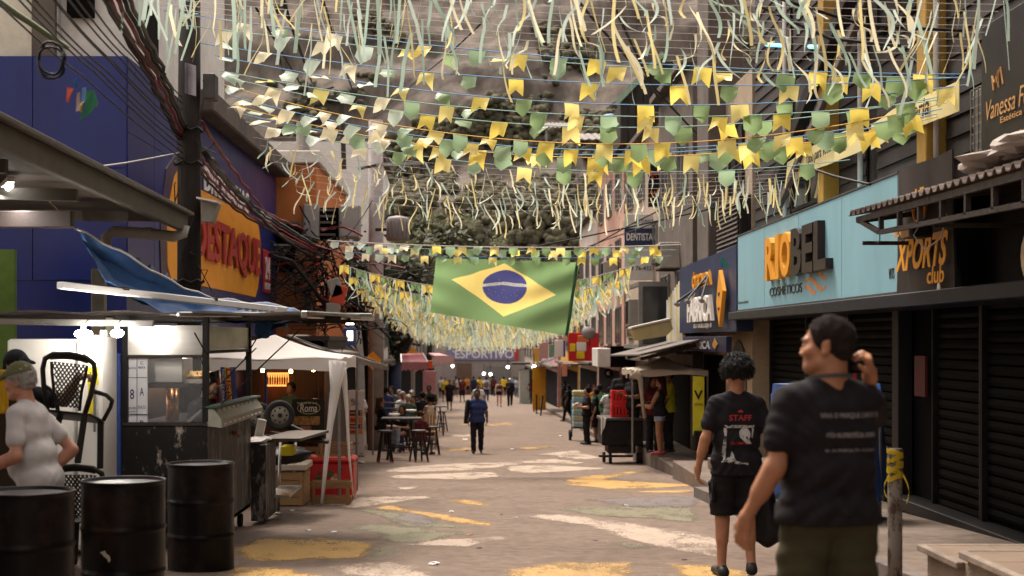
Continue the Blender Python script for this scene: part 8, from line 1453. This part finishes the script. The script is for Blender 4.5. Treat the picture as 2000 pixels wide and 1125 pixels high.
# the man walking up the street
loc = at(932, 886); m6 = person('man in a blue tee and black trousers walking up the middle of the road', loc, R(180), 1.70, 'dark', dict(WALK2, rw=(.25, .14, .92), lw=(-.27, .1, .93)), ('tee', c_blue), ('trousers', c_black), ('crew', BK), vox=.012, face=True, w=1.02); headbits(m6); t = m6['thing']
single('black_jacket', MB().slab(lambda u, v: loc + Vector((-.20 - .06 * u - .05 * v, -.13 + .24 * u * (1 - v) - .02, 1.42 - .60 * v + .02 * math.sin(u * 6 + v * 4))), 8, 12, (-.05, 0, 0)), c_black, 'black jacket slung over the shoulder of the man in blue', 'jacket', loc + Vector((-.2, 0, .8)), None, True)
CR = [
 (878, 802, 180, 1.70, 'brown', ('tee', c_black), ('shorts', c_black), ('short', BK), None, WALK, 'm', 'man in black tee and shorts walking past the far table end'),
 (903, 786, 170, 1.72, 'brown', ('tee', c_maroon), ('shorts', c_black), ('short', BK), None, WALK2, 'm', 'person in a dark red top and black shorts in the crowd'),
 (925, 778, 0, 1.74, 'dark', ('tee', c_navy), ('trousers', c_navy), ('short', BK), None, WALK, 'm', 'man in navy clothes walking away in the crowd'),
 (934, 830, 185, 1.72, 'brown', ('tee', c_white), ('trousers', c_denim), ('short', BK), None, WALK2, 'm', 'man in a white shirt half hidden behind the man in blue'),
 (950, 784, 0, 1.78, 'tan', ('tee', c_lgrey), ('trousers', c_navy), ('short', BR), None, WALK, 'm', 'walker carrying a grey backpack, seen from behind'),
 (937, 776, 10, 1.68, 'tan', ('tee', c_yellow), ('shorts', c_denim), ('short', BK), None, WALK2, 'm', 'person in a yellow shirt deep in the crowd'),
 (975, 795, 180, 1.66, 'fair', ('crop', c_olive), ('hot', c_black), ('long', BR), None, WALK, 'f', 'bare armed woman in a crop top and dark shorts on the road'),
 (996, 794, 182, 1.74, 'tan', ('long', c_black), ('trousers', c_black), ('short', BK), (.6, .58, .55), dict(WALK2, **{k: PHONE[k] for k in ('re', 'rw', 'rd', 'rn')}), 'm', 'man all in black with a white cap walking on the road'),
 (1010, 777, 180, 1.66, 'brown', ('tee', c_lgrey), ('trousers', c_denim), ('long', BK), None, WALK, 'f', 'far woman in blue jeans near the pale kiosk'),
 (1019, 780, -90, 1.68, 'tan', ('tank', c_black), ('skirt', c_black), ('long', BK), None, PHONE, 'f', 'woman in a short black dress beside the pale kiosk'),
 (1037, 788, 20, 1.68, 'brown', ('tee', c_maroon), ('trousers', c_grey), ('long', BR), None, WALK2, 'f', 'long haired woman in grey jeans with a red bag by the far kerb'),
 (1102, 806, 90, 1.72, 'dark', ('tee', c_black), ('trousers', c_black), ('short', BK), None, None, 'm', 'man in black standing at the shop door under the salmon sign'),
 (1110, 824, 60, 1.60, 'dark', ('tee', c_black), ('trousers', c_black), ('short', BK), None, WALK, 'm', 'shorter person in black on the kerb by the bottle packs'),
 (862, 778, 180, 1.72, 'brown', ('tee', c_white), ('shorts', c_black), ('short', BK), None, WALK, 'm', 'person in a white top at the pink wall end of the crowd'),
 (869, 784, 170, 1.68, 'tan', ('tee', c_yellow), ('shorts', c_black), ('short', BK), None, WALK2, 'm', 'person in a yellow top beside the pink wall end'),
 (890, 772, 0, 1.70, 'dark', ('tee', c_grey), ('trousers', c_black), ('short', BK), None, WALK, 'm', 'distant person in grey between the two dark shorts walkers'),
 (912, 771, 180, 1.68, 'tan', ('tee', c_orange), ('shorts', c_black), ('short', BK), None, WALK2, 'm', 'distant person in an orange top in the crowd'),
 (963, 774, 180, 1.70, 'dark', ('tee', c_maroon), ('trousers', c_black), ('afro', BK), None, WALK, 'f', 'distant person in maroon with bushy hair past the backpack walker'),
 (984, 775, 0, 1.70, 'tan', ('tee', c_yellow), ('shorts', c_black), ('short', BK), None, WALK2, 'm', 'distant person in a bright yellow top behind the white cap'),
 (1004, 774, 180, 1.68, 'brown', ('tee', c_teal), ('shorts', c_denim), ('short', BK), None, WALK, 'm', 'distant person in a teal top at the end of the road'),
 (896, 776, 10, 1.66, 'fair', ('tee', c_cream), ('skirt', c_black), ('long', BR), None, WALK, 'f', 'distant long haired person in a cream top in the crowd'),
 (1146, 868, 100, 1.74, 'tan', ('tee', c_black), ('trousers', c_black), ('short', BK), None, PHONE, 'm', 'bearded man in black reading a paper by the bottle packs'),
 (1163, 864, 80, 1.66, 'brown', ('tee', c_black), ('shorts', c_black), ('bun', BK), None, None, 'f', 'woman in black with a ponytail behind the man reading'),
 (1172, 858, -20, 1.78, 'brown', ('tee', c_green), ('shorts', c_lgrey), ('short', BK), None, None, 'm', 'man in a green tee and pale shorts by the black cart'),
 (1191, 860, 0, 1.72, 'dark', ('tee', c_white), ('shorts', c_white), ('short', BK), None, dict(le=(-.3, -.03, 1.16), lw=(-.2, .14, 1.0)), 'm', 'man in a white tee bending at the black cart, back turned'),
 (1161, 846, 190, 1.72, 'tan', ('tee', c_orange), ('shorts', c_denim), ('short', BR), None, None, 'm', 'person in an orange top beyond the man in green'),
 (1150, 838, 180, 1.70, 'dark', ('tee', c_maroon), ('trousers', c_black), ('short', BK), None, None, 'm', 'dark figure inside the red doorway shop'),
]
SIDE = [
 (1216, 33.5, -.88, 160, 1.74, 'dark', ('long', c_black), ('trousers', c_black), ('short', BK), None, ARMSFWD, 'm', 'man in black with folded arms behind the red crates'),
 (1236, 32.2, -.88, 120, 1.70, 'brown', ('tee', c_black), ('trousers', c_black), ('short', BK), None, PHONE, 'm', 'man in a black tee beside the tent corner drape'),
 (1289, 29.6, -.88, 70, 1.64, 'tan', ('tank', c_black), ('hot', c_ldenim), ('long', (.03, .012, .01)), None, ARMSFWD, 'f', 'long haired girl in a black top and denim shorts under the beige tent'),
 (1276, 30.2, -.88, 200, 1.62, 'brown', ('tee', c_maroon), ('trousers', c_black), ('long', (.05, .015, .012)), None, None, 'f', 'reddish haired woman facing the girl in denim shorts'),
 (1305, 30.3, -.88, 100, 1.74, 'brown', ('tee', c_lime), ('trousers', c_black), ('short', BK), (.5, .48, .46), ARMSFWD, 'm', 'man in a lime tee and white cap under the beige tent'),
]
for (px, py, rz, H, sk, top, bot, hair, cap, pose, gd, lab) in CR:
    q = at(px, py); far = q.y > 80
    person(lab, q, R(rz), H, sk, pose, top, bot, hair, cap, vox=.024 if far else .019, gender=gd, w=random.uniform(.96, 1.06), shoes=(.04, .035, .035), group='people on the street')
for (px, d, z, rz, H, sk, top, bot, hair, cap, pose, gd, lab) in SIDE: person(lab, (X_at(px, d), d, z), R(rz), H, sk, pose, top, bot, hair, cap, vox=.017, gender=gd, w=random.uniform(.96, 1.05), shoes=(.3, .05, .05) if px == 1289 else (.03, .03, .03), group='people by the shops')
# things carried in the crowd
q = at(950, 784); S = thing('backpack', 'grey backpack worn by the far walker', 'backpack', q + Vector((0, -.2, 1.2))); part('bag', MB().ell(q + Vector((0, -.2, 1.22)), (.17, .11, .24), 12, 8), c_grey, S, True); part('pocket', MB().ell(q + Vector((0, -.29, 1.12)), (.11, .05, .1), 10, 6), c_grey, S, True)
q = at(1037, 788); single('red_bag', MB().ell(q + Vector((-.24, 0, 1.05)), (.09, .14, .2), 10, 8), pm('red bag', (.4, .03, .04)), 'red shoulder bag on the long haired woman in grey jeans', 'bag', q + Vector((-.24, 0, .85)), None, True)
q = at(1146, 868); single('paper_sheet', MB().obox(q + Vector((-.34, -.02, 1.24)), (.2, .15, .01), (0, R(-30), 0)), m_wht, 'white paper held by the bearded man in black', 'paper', q + Vector((-.34, 0, 1.2)))
# drinkers round the tables: (px, depth, seat height or None, ...)
SIT = [
 (744, 35.0, .72, -70, 1.62, 'brown', ('long', c_black), ('trousers', c_ldenim), ('long', BR), None, 'f', 'seated woman in a black top and pale jeans beside the menu banner'),
 (752, 43.0, None, 10, 1.76, 'dark', ('tee', c_blue), ('shorts', c_black), ('short', BK), None, 'm', 'man in a blue shirt standing with his back turned behind the rail'),
 (764, 45.5, None, 160, 1.74, 'brown', ('tee', c_grey), ('trousers', c_black), ('short', BK), None, 'm', 'man in grey facing the man in the blue shirt'),
 (780, 46.5, .72, 190, 1.72, 'fair', ('tee', c_pink), ('trousers', c_khaki), ('short', GR), None, 'm', 'grey haired drinker in a pink tee'),
 (797, 40.5, .62, 10, 1.76, 'fair', ('tee', c_dgreen), ('shorts', c_khaki), ('short', GR), (.42, .34, .26, -1), 'm', 'drinker in a dark green tee and beige cap seen from behind'),
 (787, 44.0, .72, 200, 1.70, 'tan', ('tee', c_white), ('trousers', c_denim), ('short', GR), None, 'm', 'drinker in a white tee across from the beige cap'),
 (807, 44.2, .62, 175, 1.66, 'tan', ('tank', c_brown), ('trousers', c_black), ('long', BK), None, 'f', 'dark haired woman facing the road past the beige cap'),
 (804, 47.0, .72, 180, 1.70, 'fair', ('tee', c_black), ('trousers', c_black), ('short', GR), (.3, .29, .28), 'm', 'drinker in black with a grey cap at the back of the group'),
 (824, 43.2, .7, 40, 1.72, 'brown', ('tee', c_black), ('trousers', c_black), ('short', BK), None, 'm', 'man in a black tee beside the woman with bushy hair'),
 (839, 42.4, .62, 60, 1.70, 'brown', ('tank', c_cream), ('hot', c_ldenim), ('afro', BK), None, 'f', 'woman with bushy black hair in a cream vest and denim shorts'),
 (838, 48.5, None, 180, 1.74, 'dark', ('tee', c_olive), ('trousers', c_black), ('short', BK), None, 'm', 'man in an olive shirt in front of the pink wall'),
 (785, 38.5, .48, 160, 1.60, 'brown', ('tee', c_black), ('trousers', c_navy), ('long', (.03, .022, .02)), None, 'f', 'dark haired person low behind the high table'),
 (822, 37.2, .40, -30, 1.50, 'brown', ('tee', c_maroon), ('shorts', c_denim), ('bun', BR), None, 'f', 'brown haired girl sitting low by the slatted chair'),
 (738, 46.0, .7, -40, 1.68, 'dark', ('tee', c_black), ('trousers', c_black), ('short', BK), None, 'm', 'dark figure under the cloth awning behind the rail'),
 (697, 37.6, None, 180, 1.72, 'brown', ('tee', c_white), ('trousers', c_black), ('short', BK), None, 'm', 'person in a white top behind the menu banner'),
]
for (px, d, seat, rz, H, sk, top, bot, hair, cap, gd, lab) in SIT:
    q = Vector((X_at(px, d), d, gz(d))); person(lab, q, R(rz), H, sk, sit_pose(seat) if seat else PHONE, top, bot, hair, cap, vox=.017, gender=gd, w=random.uniform(.97, 1.08), group='drinkers at the bar tables')
    if seat and seat > .45 and (px, d) not in ((744, 35.0),):
        q2 = dup(ST, q + Vector((0, 0, 0)), random.uniform(0, 1.5), 'black stool under the ' + lab.replace('seated ', '').split(' in ')[0].split(' seen')[0].split(' with ')[0].split(' across')[0].split(' facing')[0] + ', ' + {780: 'pink tee', 797: 'dark green tee', 787: 'white tee', 807: 'dark hair', 804: 'grey cap', 824: 'black tee', 839: 'cream vest', 785: 'low seat', 738: 'under the awning'}[px]); q2.scale = (1, 1, seat / .75)
q = Vector((X_at(555, 27.0), 27.0, gz(27))); person('dim figure leaning on the bar counter inside the kiosk', q + Vector((0, .9, .05)), R(150), 1.7, 'brown', ARMSFWD, ('tee', c_dgreen), ('trousers', c_black), ('short', BK), vox=.017)
